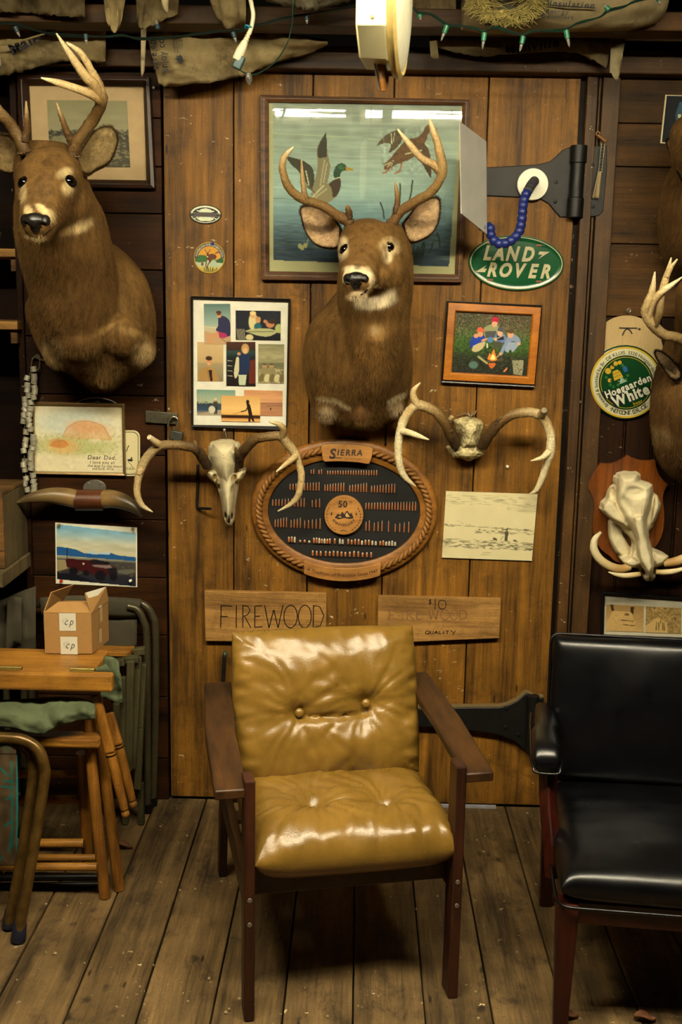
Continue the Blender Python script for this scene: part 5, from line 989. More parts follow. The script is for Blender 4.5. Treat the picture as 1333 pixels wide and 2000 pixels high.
YE=plain('yellow enamel','#b99a2c',.3,var=.03); CRE=plain('cream enamel','#c9c49f',.3,var=.03); GR=plain('green enamel','#0d3a1c',.25,var=.03); BKI=plain('black print','#0c0d0a',.4,var=0); WHI=plain('white print','#d8d6c2',.35,var=.02)
def rg(m,r0,r1,d): ringflat(m,pp,oval(0,0,r0,r0,64),oval(0,0,r1,r1,64),d)
m=MB(); rg(m,69.5,65.4,.0096); m.build('yellow_ring',YE,t,0); m=MB(); rg(m,66,51.8,.0108); m.build('cream_ring',CRE,t,0); m=MB(); rg(m,53,52,.0114); flat(m,pp,oval(0,0,52,52,64),.0114); m.build('green_field',GR,t,0)
m=MB(); rg(m,50,49,.0119); m.build('yellow_line',YE,t,0)
m=MB(); write_arc(m,pp,'Brewed & bottled by Br. DE KLUIS. 3320 Hoegaarden, Belgium',0,0,58.5,58.5,232,-18,9.6,.0114,.012); write_arc(m,pp,'· NET CONT. 12 FL. OZ. ·',0,0,58.8,58.8,238,318,11.6,.0114,.02,True); rg(m,53.2,52.2,.0116); m.build('rim_lettering',BKI,t,0)
pr=pxpl(1222,747,-.008,.38)
m=MB(); 
def outl(m,s_,x,y,sz,d,b): write(m,pr,s_,x,y,sz,d,b,sx=.88)
outl(m,'Hoegaarden',1,-14,19.5,.0122,.07); outl(m,'White',0,-36,29,.0122,.085); m.build('lettering_outline',BKI,t,0)
m=MB(); outl(m,'Hoegaarden',1,-14,19.5,.0127,.03); outl(m,'White',0,-36,29,.0127,.04); write(m,pr,'THE',-10,6,4,.0127); m.build('lettering',WHI,t,0)
m=MB(); write(m,pr,'beer',7,-47,9.5,.0127,.01)
for (a,b,c,d_) in ((-20,12,-1,26),(-18,26,-4,30)): flat(m,pr,[(a,b),(c,b),(c-2,d_),(a+2,d_)],.0124)
for x,y,r in ((-24,34,6),(-14,38,4),(-5,42,4.5),(3,41,4),(-28,16,4)): flat(m,pr,oval(x,y,r,r,10),.0124)
m.build('crest',YE,t,0); m=MB()
for x,y in ((-30,8),(-26,2),(-16,2),(2,6),(8,12),(10,26),(6,34),(-32,24),(-8,4)):
    flat(m,pr,[(x+(4.2 if k%2 else 1.8)*math.cos(k*math.pi/5),y+(4.2 if k%2 else 1.8)*math.sin(k*math.pi/5)) for k in range(10)],.0125)
m.build('hop_leaves',plain('leaf green','#2f6a2a',.3),t,0); m=MB(); flat(m,pr,[(4,20),(12,20),(12,29),(8,32),(4,29)],.0129); m.build('blue_shield',plain('blue print','#2a5a98',.3),t,0); m=MB(); flat(m,pr,[(-13,2),(3,2),(0,6),(-4,13),(-7,13),(-10,6)],.0126); m.build('pale_dome',plain('pale dome','#8fae9c',.3),t,0)
m=MB()
for x,y in ((-18,18),(-13,18),(-8,18),(-18,24),(-13,24),(-8,24)): flat(m,pr,[(x,y),(x+3.6,y),(x+3.6,y+1.2),(x,y+1.2)],.0129)
flat(m,pr,oval(-26,15,2,2,8),.0129); flat(m,pr,oval(-12,40,2,2,8),.0129); m.build('crest_lines',plain('brown print','#5a3214',.4),t,0)
# ================================================================= oval green plate
pp=pxpl(1008.5,514,0,-.035); t=thing('oval_name_plate','oval green tin plate with large cream lettering right of the duck picture','sign',at(1008.5,514))
m=MB(); R=np.array([pp.p(oval(0,0,a,b,64),d) for a,b,d in ((93.6,54.5,.004),(92.5,53.5,.008),(89,50,.0085),(86.5,47.5,.0065),(80,42,.0068),(60,30,.0075),(.01,.01,.008))]); m.rings(R,np.array([lin('#0d4a28')]*7),False); m.add(R[0],[tuple(range(64))],lin('#0d4a28')); m.build('plate',TIN,t,60)
CRP=plain('worn cream paint','#b5ab83',.4,var=.15,sc=60)
m=MB(); ringflat(m,pp,oval(0,0,90,51,64),oval(0,0,88.4,49.4,64),.0091); m.build('rim_line',CRP,t,0)
m=MB(); write(m,pp,'LAND',-14,5,38,.0092,.045,.3,sx=.78,track=.02); write(m,pp,'ROVER',6,-27,37,.0092,.045,.3,sx=.79,track=.015)
flat(m,pp,[(44,24),(64,24),(42,9),(50,18),(42,18)],.0097); flat(m,pp,[(-79,-20),(-58,-6),(-63,-13),(-57,-13),(-61,-20)],.0097)
V=[np.array(q) for q in m.v]; m.build('lettering',CRP,t,0)
SLW=plain('slot wood','#7a4a22',.6)
for x,y in ((-52,37),(43,36),(-50,-34.5),(45,-34.5)): m=MB(); flat(m,pp,rrect(x-6,y-2,x+6,y+2,1.8,3),.0096); m.build('bolt_slot',SLW,t,0)
m=MB(); m.ell(pp.p([[52,35]],.009)[0],(.004,.003,.004),nu=10,nv=8); m.build('screw_head',plain('green screw','#0f5a34',.3),t,60)
# ================================================================= small badge and round patch
pp=pxpl(402,419,0,-.03); t=thing('oval_badge','small oval silver and black metal badge, above the round patch','badge',at(402,419))
m=MB(); m.plate(pp.p(oval(0,0,31.5,18.7,40)),.004,col='#1d1a14'); m.build('plate',vcol('badge dark',.4,.2,60,metal=.4),t,30,.001)
m=MB(); ringflat(m,pp,oval(0,0,29.5,17,40,8,172),oval(0,0,26,13.5,40,8,172),.0046); ringflat(m,pp,oval(0,0,29,16.6,40,195,345),oval(0,0,27.4,15.2,40,195,345),.0046)
flat(m,pp,[(-13,7),(-9,10),(0,12),(9,10),(13,7),(13,4),(-13,4)],.0046); flat(m,pp,[(-17,-9),(-12,-5),(12,-5),(17,-9),(9,-13),(-9,-13)],.0046)
for x,y in ((-15,6.5),(15,6.5),(-16,-6),(16,-6),(-20,-8),(20,-8)): flat(m,pp,oval(x,y,2.2,1.2,8),.0046)
m.build('silver_relief',plain('worn silver','#a8aa90',.4,.5,var=.25,sc=200),t,0); m=MB(); flat(m,pp,[(-22,3.4),(22,3.4),(22,-4.2),(-22,-4.2)],.0049); m.build('maroon_bar',plain('maroon enamel','#2c120d',.5,var=.4,sc=200),t,0)
for x in (-28,27.5): m=MB(); m.ell(pp.p([[x,1]],.005)[0],(.003,.002,.003),nu=10,nv=6); m.build('rivet',STEEL,t,60)
pp=pxpl(409.5,503.5,0,-.05); t=thing('round_patch','small round painted deer patch with blue arc, below the oval badge','badge',at(409.5,503.5))
m=MB(); m.plate(pp.p(oval(0,0,30.6,31,48)),.004,col='#a8842c'); m.build('disc',PRINT,t,30,.001)
p=Pic((-30,-30,30,30),120,120,'#c08a20',2).grad([(0,'#c9922a'),(.5,'#c98f22'),(.56,'#8d9a4a'),(.6,'#93a98a'),(.75,'#a3ad8a'),(.85,'#b59c3a'),(1,'#a8842c')])
p.poly([(-30,2),(-20,-4),(-8,-4),(-4,2),(-10,10),(-30,8)],'#2f5a22',1,True); p.poly([(14,4),(24,-2),(30,4),(30,9),(14,9)],'#1c5226'); p.ell(4,12,24,4,'#9fae92',al=.7)
D='#5a2a10'; p.poly([(-4,4),(-3,-4),(4,-8),(12,-6),(14,0),(6,4),(2,10),(-2,8)],D,1,True); p.ell(-3.5,-6,2.2,4,D); p.line([(-4,-9),(-8,-13),(-9,-16)],1.2,D); p.line([(-3,-9),(0,-13),(1,-16)],1.2,D); p.line([(-5,6),(-6,16),(-4,20)],1.8,D); p.line([(2,6),(-2,14),(-4,22)],1.8,D); p.line([(10,2),(16,8)],1.2,D); p.ell(-2,7,1.4,1.6,'#e0d2a8'); p.ell(-3.5,-2,1.2,1,'#e0d2a8'); p.ell(-13,13,2.5,3.5,'#6b3a1c'); p.line([(12,-9),(16,-12),(20,-10)],2,D)
for k in range(9): p.line([(-8+k*2.8,28),(-8+k*2.8+(k%3-1),19+(k%2)*3)],1.3,'#1c4a1a')
rr=np.hypot(p.X,p.Y); m_=MB(); G=np.array([pp.p(np.stack([p.X[i],-p.Y[i]],1),.0046) for i in range(120)]); kd=(rr<28.6)
Fq=[(i*120+j,i*120+j+1,(i+1)*120+j+1,(i+1)*120+j) for i in range(119) for j in range(119) if kd[i,j] and kd[i+1,j+1] and kd[i,j+1] and kd[i+1,j]]; m_.add(G.reshape(-1,3),Fq,p.a.reshape(-1,3)); m_.build('picture',PRINT,t,0)
m=MB(); A_=oval(0,0,28.8,28.8,40,0,184); B_=oval(0,0,22.3,22.3,40,0,184); n=40; m.add(np.concatenate([pp.p(A_,.005),pp.p(B_,.005)]),[(i,i+1,n+i+1,n+i) for i in range(n-1)]); m.build('blue_arc',plain('navy enamel','#141c34',.4),t,0)
m=MB(); write_arc(m,pp,'HUNTERS PAY FOR CONSERVATION',0,0,25.4,25.4,176,6,5.6,.0054,.01); m.build('lettering',plain('gold print','#b8b08a',.4,var=0),t,0)
m=MB(); m.ell(pp.p([[5,28]],.006)[0],(.005,.004,.005),nu=12,nv=8); m.build('blue_pin',plain('blue pin','#1a3a9a',.25),t,60)
# ================================================================= strap hinges
IRON=plain('black iron','#191816',.5,.5,var=.3,sc=30,bmp=.25,di=.004); z=lambda x,y:(880+x*.3398,220+y*.3398)
t=thing('strap_hinge','black iron strap hinge holding the white disc lamp at upper right','hinge',at(1060,365))
m=MB(); m.plate(ats([(*z(x,y),0) for x,y in ((130,322),(215,316),(500,300),(570,282),(605,255),(640,218),(690,196),(700,600),(630,602),(600,568),(562,522),(520,500),(470,492),(130,475))]),.007,.0); m.build('strap',IRON,t,30,.002)
m=MB(); m.plate(ats([(*z(x,y),-.012) for x,y in ((772,196),(898,188),(900,320),(878,568),(848,596),(770,602))]),.007); m.build('leaf',IRON,t,30,.002)
for a,b in ((190,288),(292,488),(492,602)): m=MB(); x=742-(a-190)*.065; m.cyl(at(*z(x,a),-.020),at(*z(742-(b-190)*.065,b),-.020),.0255 if a!=292 else .022,seg=20); m.build('knuckle',IRON,t,40)
for x,y in ((604,512),(608,400),(818,540),(820,300)): m=MB(); m.lathe([(0,.006),(.002,.0055),(.003,.003)],at(*z(x,y),-.007 if x<700 else -.019),(0,-1,0),12); m.build('screw_head',IRON,t,40)
z=lambda x,y:(840+x*.195,1320+y*.195)
t=thing('strap_hinge','dusty black iron strap hinge low on the door behind the chairs','hinge',at(980,1400))
HP=[(-260,300),(120,290),(690,285),(760,270),(860,225),(950,145),(1010,160),(1060,195),(1130,190),(1130,800),(1000,765),(930,700),(830,615),(660,552),(290,500),(-260,470)]
m=MB(); m.plate(ats([(*z(x,y),0) for x,y in HP]),.03); m.build('strap',IRON,t,30,.003)
m=MB(); Q=ats([(*z(x,y-1),0) for x,y in HP[:9]]); Q=np.array([Q+np.array([0,-.0015,.002]),Q+np.array([0,-.0285,.002])]); m.grid(Q); m.build('dust_layer',plain('sawdust','#6e5a34',.9,var=.3,sc=200),t,0,solid=.003)
for x,y in ((768,325),(760,515),(888,585)): m=MB(); m.lathe([(0,.008),(.003,.007),(.004,.004)],at(*z(x,y),-.03),(0,-1,0),14); m.build('screw_head',IRON,t,40)
m=MB(); m.cyl(at(*z(1040,200),-.045),at(*z(1020,760),-.045),.02,seg=18); m.build('knuckle',IRON,t,40)
# ================================================================= bendable arm lamp base with white shield
z=lambda x,y:(880+x*.3398,220+y*.3398); BLUE=plain('blue plastic','#16246a',.45,var=.15); DUSTY=plain('dusty blue plastic','#39383a',.7,var=.3)
t=thing('gooseneck_shield','white magnet disc with bead-jointed blue arm and white sheet, on the black hinge','gooseneck shield',at(1039,361))
WHT=plain('white plastic','#e0dcc0',.35,var=.03); m=MB(); m.lathe([(0,.0),(.0,.046),(.012,.0485),(.016,.047),(.0165,.0)],at(1040,361,-.008),(0,-1,0),48); m.build('magnet_disc',WHT,t,30)
AR=catmull([at(*z(x,y),Y) for x,y,Y in ((485,392,-.03),(470,410,-.08),(452,440,-.13),(432,480,-.15),(420,525,-.16),(415,580,-.16),(410,630,-.16),(398,680,-.16),(365,725,-.16),(315,752,-.155),(270,750,-.15),(238,715,-.15),(230,665,-.15),(228,640,-.15))],120)
sl=np.concatenate([[0],np.cumsum(np.linalg.norm(np.diff(AR,axis=0),axis=1))]); n=21
for k in range(n):
    i=np.searchsorted(sl,sl[-1]*(k+.2)/n); j=min(np.searchsorted(sl,sl[-1]*(k+.2)/n+.02),119); i=min(i,117); j=max(j,i+1)
    m=MB(); d=nrm(AR[j]-AR[i]); m.lathe([(-.012,.008),(-.009,.0125),(0,.015),(.008,.0135),(.0125,.009),(.014,.0)],AR[i],d,14); m.build('arm_bead',DUSTY if k<7 else BLUE,t,60)
c=np.array([at(899,237,-.30),at(951,276,-.17),at(952,458,-.17),at(902,417,-.30)]); nn=nrm(np.cross(c[1]-c[0],c[3]-c[0])); k=c+nn*.004
m=MB(); m.add(np.concatenate([c,k]),[(0,1,2,3),(7,6,5,4),(0,4,5,1),(1,5,6,2),(2,6,7,3),(3,7,4,0)]); m.build('white_sheet',plain('white sheet','#aeaaa0',.5,var=.08,sc=20),t,0,.001)
m=MB(); a=at(*z(185,660),-.17); m.lathe([(-.012,.008),(-.006,.011),(.012,.011),(.014,.006),(.014,0)],a,(-.3,-1,0),16); m.tube([a,AR[-1]],[.007]*2,8,smooth=False); m.build('clamp_knob',BLUE,t,50)
# ================================================================= hand brush hanging by the hinge
t=thing('hanging_brush','small pale bristle brush on a wire handle hanging over the hinge leaf','brush',at(1171,320))
m=MB(); a=at(*z(850,122),-.03); th=np.linspace(0,2*math.pi,18); m.tube(np.stack([a[0]+.006*np.cos(th),np.full(18,a[1]),a[2]+.006*np.sin(th)],1),[.002]*18,6,smooth=False); m.tube([at(*z(850,130),-.03),at(*z(897,168),-.04)],[.006,.005],10,smooth=False); m.build('peg',W_OAK,t,50)
m=MB(); 
for dx in(-9,9): m.tube([at(*z(880+dx,172),-.038),at(*z(862+dx,345),-.035)],[.0016]*2,6,smooth=False)
for k in range(9): y=185+k*18; x=879-k*2; m.tube([at(*z(x-9,y),-.038),at(*z(x+9,y-8),-.038)],[.0012]*2,5,smooth=False)
m.build('wire_handle',plain('dull wire','#7a7258',.4,.7),t,60)
m=MB()
for k in range(26): dx=rng.uniform(-10,10); dy=rng.uniform(-3,3); m.tube([at(*z(860+dx*.8,338),-.036+dy*.0015),at(*z(836+dx*1.9,488+rng.uniform(-8,6)),-.034+dy*.003)],[.0022,.0012],5,smooth=False)
m.build('bristles',plain('pale bristle','#9c855c',.7,var=.3,sc=300),t,60)
# ================================================================= string of metal sleeves
z=lambda x,y:(20+x*.24,680+y*.24); ALU=plain('aluminium sleeve','#a8a28c',.45,.25,var=.25,sc=120)
t=thing('sleeve_string','hanging string of small aluminium sleeves at left of the watercolour','sleeve string',at(60,830))
Ls=[(138,245),(140,300),(140,340),(150,382),(120,415),(122,460),(118,500),(112,545),(108,592),(130,680),(128,745),(122,790),(110,835),(118,925),(108,950),(118,985),(130,1060),(120,1100),(140,1150)]
Rs=[(192,170),(195,225),(195,265),(198,320),(200,355),(190,397),(167,440),(165,490),(157,535),(150,580),(155,625),(165,655),(188,725),(188,765),(180,810),(168,850),(165,893),(165,935),(172,975),(185,1030),(190,1080),(195,1115),(195,1150)]
for Lq,Yd in ((Ls,-.022),(Rs,-.035)):
    for k,(x,y) in enumerate(Lq):
        m=MB(); c=at(*z(x,y),Yd-.006*rng.random()); ax=nrm(np.array([rng.uniform(-.35,.35),rng.uniform(-.25,.25),1])); r=.0098; h=.0085
        m.lathe([(-h,r*.86),(-h,r),(h,r),(h,r*.86),(-h*.9,r*.84)],c,ax,16); m.build('metal_sleeve',ALU,t,40)
m=MB(); CORD=plain('grey cord','#5a5038',.8); m.tube([at(*z(215,60),-.012),at(*z(180,95),-.02),at(*z(165,200),-.02),at(*z(138,300),-.022),at(*z(120,600),-.02),at(*z(115,900),-.02),at(*z(140,1150),-.024)],[.0018]*7,6); m.tube([at(*z(215,60),-.012),at(*z(240,100),-.018),at(*z(232,170),-.03),at(*z(195,210),-.034),at(*z(165,500),-.034),at(*z(170,800),-.034),at(*z(195,1150),-.034),at(*z(150,1165),-.026)],[.0018]*8,6)
m.tube([at(*z(180,90),-.012),at(*z(220,55),-.014),at(*z(240,80),-.014),at(*z(205,75),-.016),at(*z(270,100),-.014)],[.003]*5,6); m.build('cord',CORD,t,60)
# ================================================================= hasp, padlock, iron hook
z=lambda x,y:(250+x*.2776,730+y*.2776)
t=thing('hasp','steel hasp plate bridging the wall boards and the door edge','hasp',at(316,815)); GALV=plain('galvanised steel','#5f5a48',.4,.7,var=.25,sc=60)
m=MB(); m.plate(ats([(*z(x,y),0) for x,y in ((125,257),(355,275),(352,355),(125,342))]),.012); m.build('plate',GALV,t,30,.002)
m=MB(); m.plate(ats([(*z(x,y),-.012) for x,y in ((125,260),(160,262),(160,342),(125,340))]),.004); m.build('hinge_end',GALV,t,30,.001); m=MB(); th=np.linspace(0,2*math.pi,18); a=at(*z(300,318),-.016); m.tube(np.stack([a[0]+.009*np.cos(th),np.full(18,a[1]),a[2]+.006*np.sin(th)],1),[.0025]*18,6,smooth=False); m.build('staple',GALV,t,50)
t=thing('padlock','open grey padlock hanging from the hasp','padlock',at(346,845))
m=MB(); m.tube([at(*z(282,372),-.022),at(*z(288,335),-.026),at(*z(305,308),-.028),at(*z(330,303),-.028),at(*z(350,322),-.028),at(*z(345,360),-.026),at(*z(330,405),-.025)],[.0035]*7,10); m.build('shackle',plain('chrome','#b8b09a',.2,.9),t,60)
m=MB(); c=at(*z(342,436),-.024); m.box(c,(.042,.018,.032),RZ(0)@np.array([[math.cos(.2),0,math.sin(.2)],[0,1,0],[-math.sin(.2),0,math.cos(.2)]])); m.build('lock_body',plain('lock body','#45453e',.45,.5,var=.3,sc=80),t,30,.003)
t=MB(); t.tube([at(*z(493,640),-.006),at(*z(490,800),-.008),at(*z(487,930),-.008),at(*z(500,946),-.010),at(*z(540,948),-.03),at(*z(582,950),-.05)],[.0045]*6,8); tag(t.build('iron_hook',IRON,None,60),'bent black iron hook beside the hanging deer skull','hook')
# ================================================================= bull horns
z=lambda x,y:(y and x*.255,920+y*.255)
t=thing('mounted_horns','pair of brown cattle horns joined by a wooden block above the car photograph','horns',at(176,975))
HORN=vcol('horn',.38,.3,14,.15,.4,scale=(1,1,2),dirt=('#1a120a',9,.58,.6))
for P,R,C in ((((600,218,-.06),(520,200,-.07),(420,188,-.08),(320,192,-.09),(220,210,-.10),(120,244,-.11)),(.030,.030,.027,.022,.015,.003),('#8d7040','#80643a','#6e5836','#6a5634','#5c4a2e','#6a5838')),(((775,218,-.06),(850,212,-.07),(930,228,-.08),(1000,258,-.09),(1055,300,-.10),(1088,352,-.11)),(.030,.030,.027,.022,.015,.003),('#8d7040','#80643a','#5e4a2c','#4a3c24','#3c3020','#2e2618'))):
    m=MB(); m.tube([at(*z(x,y),Y) for x,y,Y in P],R,16,col=np.array([lin(c) for c in C])); m.build('horn',HORN,t,60)
m=MB(); a=at(*z(583,222),-.06); b=at(*z(793,222),-.06); m.cyl(a,b,.0345,seg=24); m.bb(a[0]+.01,b[0]-.01,-.06,0,a[2]-.02,a[2]+.02); m.build('wood_block',wood('block wood','#241006','#5a2f14',0,.4,2,.4,False,bmp=.1),t,40)
m=MB(); P=[z(727+88*math.cos(math.radians(k)),128-62*math.sin(math.radians(k))) for k in range(0,181,12)]+[z(640,180),z(815,180)]; m.plate(ats([(*q,0) for q in P]),.004); m.build('hanger_plate',STEEL,t,30,.001)
for x in (679,766): m=MB(); m.lathe([(0,.005),(.002,.0045),(.0025,.002)],at(*z(x,98),-.004),(0,-1,0),12); m.build('screw_head',STEEL,t,40)
# ================================================================= hand-lettered firewood boards
W_SIGN=wood('raw board','#6e4c22','#b88a4a',0,.7,1.6,.25,False,.6,.35,.3,.25,knotsc=5)
def board(P,label,letters,wts):
    t=thing('lettered_board',label,'sign board',np.mean([at(*p) for p in P],0)); m=MB(); m.plate(ats([(*p,0) for p in P]),.022); m.build('board',W_SIGN,t,20,.002)
    pp=pxpl(P[0][0],P[0][1],-.022); m=MB()
    for s_ in letters: stroke(m,pp,[(x-P[0][0],P[0][1]-y) for x,y in s_],wts,.0006)
    return t,m
z=lambda x,y:(370+x*.4726,1120+y*.472)
def ltr(ch,x0,x1,y0,y1):
    D={'F':[[(0,1),(.05,0)],[(0,.02),(.95,.05)],[(.05,.5),(.6,.5)]],'I':[[(.5,0),(.5,1)]],'R':[[(.1,0),(.1,1)],[(.05,.02),(.6,.05),(.85,.22),(.6,.42),(.1,.5)],[(.3,.5),(.95,1)]],'E':[[(.1,.05),(.1,.98)],[(.1,.05),(.9,.02)],[(.1,.5),(.7,.48)],[(.1,.97),(.95,.95)]],
     'W':[[(0,0),(.25,1)],[(.25,1),(.5,.2)],[(.5,.2),(.75,1)],[(.75,1),(1,0)]],'O':[[(.5+.5*math.sin(a),.5-.5*math.cos(a)) for a in np.linspace(0,2*math.pi,18)]],'D':[[(.05,.03),(.05,.97)],[(.0,.02),(.6,.06),(1,.45),(.7,.9),(.0,1)]],
     '$':[[(.85,.2),(.5,.1),(.15,.3),(.5,.5),(.85,.7),(.5,.9),(.1,.8)],[(.5,0),(.5,1.1)]],'1':[[(.5,0),(.5,1)]],'0':[[(.5+.5*math.sin(a),.5-.5*math.cos(a)) for a in np.linspace(0,2*math.pi,16)]],
     'Q':[[(.5+.5*math.sin(a),.5-.5*math.cos(a)) for a in np.linspace(0,2*math.pi,14)],[(.6,.7),(1,1)]],'U':[[(0,0),(.1,.9),(.5,1),(.9,.9),(1,0)]],'A':[[(0,1),(.5,0)],[(.5,0),(1,1)],[(.2,.6),(.8,.6)]],'L':[[(.1,0),(.1,1)],[(.1,1),(.9,.97)]],'T':[[(0,0),(1,0)],[(.5,0),(.5,1)]],'Y':[[(0,0),(.5,.45)],[(1,0),(.45,1)]]}
    return [[z(x0+(x1-x0)*u,y0+(y1-y0)*v) for u,v in s_] for s_ in D[ch]]
Ls_=[]
for ch,x0,x1 in (('F',130,180),('I',178,212),('R',218,258),('E',268,306),('W',312,388),('O',392,448),('O',452,506),('D',512,558)): Ls_+=ltr(ch,x0,x1,131,226)
t,m=board([(401,1151),(638.5,1156.5),(638,1252),(403,1248.5)],'raw pine board lettered FIREWOOD by hand, behind the tan armchair',Ls_,1.9); m.build('lettering',BKI,t,0)
Ls_=[]
for ch,x0,x1,y0,y1 in (('$',988,1004,106,128),('1',1012,1022,106,148),('0',1030,1062,110,148),('Q',978,994,238,252),('U',998,1010,238,252),('A',1014,1030,238,252),('L',1034,1044,238,252),('I',1050,1056,238,252),('T',1060,1076,238,252),('Y',1082,1102,236,256)): Ls_+=ltr(ch,x0,x1,y0,y1)
t,m=board([(738.6,1161),(978,1166.5),(974.6,1243),(738,1253)],'raw pine board lettered $10 and QUALITY, right of the FIREWOOD board',Ls_,1.5); m.build('lettering',BKI,t,0)
pp=pxpl(738.6,1161,-.022); m=MB()
for ch,x0,x1 in (('F',826,860),('I',876,886),('R',900,930),('E',940,962),('W',990,1030),('O',1040,1075),('O',1080,1112),('D',1118,1150)):
    for s_ in ltr(ch,x0,x1,150,192): stroke(m,pp,[(x-738.6,1161-y) for x,y in s_],1.8,.0005)
m.build('faded_lettering',plain('faded paint','#7a5530',.8,var=.3),t,0)
# ================================================================= tan leather armchair
def leather(name,c,rough,bsc=1.,spec=.5,var=.3,lite=None):
    m,nt,b=newmat(name); co=objco(nt); n1=noi(nt,co,9,4,.6); n2=noi(nt,co,34,5,.62,.6); v=nd(nt,'TexVoronoi',{'Vector':co,'Scale':420.})
    base=nd2(nt,c); cc=mix(nt,1.,base,ramp(nt,n1,[(.3,1-var),(.7,1+var*.5)]),'MULTIPLY')
    setb(nt,b,col=cc,spec=spec,rough=ramp(nt,n1,[(.3,rough*.85),(.7,rough*1.2)]))
    h=nd(nt,'Math',{0:nd(nt,'Math',{0:n2,1:1.},operation='MULTIPLY'),1:nd(nt,'Math',{0:v,1:.25},operation='MULTIPLY')},operation='ADD'); bump(nt,b,h,.16*bsc,.004); return m
TAN=leather('tan leather','#7d5e24',.30,1.3,.55); VINYL=leather('black vinyl','#050507',.30,.15,.38,.15)
W_CHAIR=wood('teak chair wood','#1b0f05','#4c2f13',1,.42,2,.4,False,bmp=.1); W_CHAIRV=wood('teak chair leg','#170905','#42200f',2,.42,2,.4,False,bmp=.1)
def sgrid(n): t_=np.linspace(-1,1,n); return np.sin(t_*math.pi/2)*.55+t_*.45*np.abs(t_)**.0
def pillow(m,sx,sy,T,fn,frame_,nu=110,nv=90,crown=.02,pw=7,flat_back=.35):
    us=np.sin(np.linspace(-1,1,nu)*math.pi/2); vs=np.sin(np.linspace(-1,1,nv)*math.pi/2)
    U,V=np.meshgrid(us,vs); pr=lambda s_:np.sqrt(np.clip(1-np.abs(s_)**pw,0,1)); e=pr(U)*pr(V)
    X=U*sx*(1-.02*V*V); Y=V*sy*(1-.025*U*U); Zt=T/2*e+crown*(1-U*U)*(1-V*V)+fn(X,Y,U,V)*np.minimum(1,e*1.6); Zb=-T/2*e-crown*flat_back*(1-U*U)*(1-V*V)
    for Z in (Zt,Zb): G=np.stack([X,Y,Z],-1)@np.array(frame_[1]).T+np.array(frame_[0]); m.grid(G)
def nz2(X,Y,sx,sy,seed,oc=2): return np.array([noise.fractal((float(a)*sx+seed,float(b)*sy-seed,seed*.3),1.,2.,oc) for a,b in zip(X.ravel(),Y.ravel())]).reshape(X.shape)
def tuft(X,Y,btn,A=.018,B=.016,Cr=.007,seed=1.,L=.11,k=9,yf=1.):
    Z=np.zeros(X.shape)
    for i,(bx,by) in enumerate(btn):
        dx=X-bx; dy=(Y-by)*yf; d=np.hypot(dx,dy); th=np.arctan2(dy,dx); w=nz2(np.cos(th)*1.2,np.sin(th)*1.2+d*3,1.6,1.6,seed+i*3.7,2)
        Z-=A*np.exp(-(d/.03)**2)+B*np.exp(-d/.07); rid=np.abs(np.sin(th*k/2+4.*w)); Z+=Cr*(rid-.6)*np.exp(-d/L)*(1-np.exp(-(d/.028)**2))
    return Z
t=thing('armchair','tan button-tufted leather armchair with dark wood frame, front centre','armchair',(-.066,-.776,0),.2168,local=True)
CH=t
def fs(X,Y,U,V):   # seat: v=-1 front
    Z=tuft(X,Y,[(-.085,-.045),(.105,-.04)],.020,.022,.016,2.,.12,7)
    Z-=.011*np.exp(-((Y+.05-.012*np.sin(X*18))/.010)**2)*(np.abs(X-.01)<.2)*np.clip(1.2-abs(X-.01)/.2,0,1); Z+=.012*np.exp(-((Y+.13)/.06)**2)
    ed=1-np.maximum(np.abs(U),np.abs(V)); Z+=.010*nz2(X,Y,6,6,3.)+.004*nz2(X,Y,14,10,5.)
    Z+=.015*np.exp(-ed/.13)*nz2(np.where(np.abs(U)>np.abs(V),Y,X),ed,24,3,9.); return Z
def fb(X,Y,U,V):
    Z=tuft(X,Y,[(-.082,-.02),(.102,-.005)],.020,.026,.011,7.,.13,10,1.15)
    yc=-.035+.45*(X-.01)**2; Z-=.012*np.exp(-((Y-yc)/.009)**2)*(np.abs(X-.01)<.1); Z-=.006*np.exp(-((Y-yc)/.05)**2)
    ed=1-np.maximum(np.abs(U),np.abs(V)); Z+=.009*nz2(X,Y,6,8,13.)+.003*nz2(X,Y,14,14,15.)
    Z+=.016*np.exp(-ed/.16)*nz2(np.where(np.abs(U)>np.abs(V),Y*1.2,X),ed,24,3,19.); return Z
m=MB(); pillow(m,.258,.226,.128,fs,((.009,-.150,.404),np.eye(3)),crown=.018,pw=8); V,F,Cc=m.data(); mkobj('seat_cushion',V,F,None,TAN,t,80)
a=math.radians(73); Rb=np.stack([[1,0,0],[0,math.cos(a),math.sin(a)],[0,-math.sin(a),math.cos(a)]],1)
m=MB(); pillow(m,.257,.206,.100,fb,((.004,.058,.636),Rb),crown=.028,pw=5); V,F,Cc=m.data(); bc=mkobj('back_cushion',V,F,None,TAN,t,80)
for bx,by in ((-.082,-.02),(.102,-.005)):
    m=MB(); c=np.array([.004,.058,.636])+Rb@np.array([bx,by,.047+.026-.034]); m.ell(c,(.0125,.0125,.008),Rb,18,12); m.build('button',TAN,bc,180)
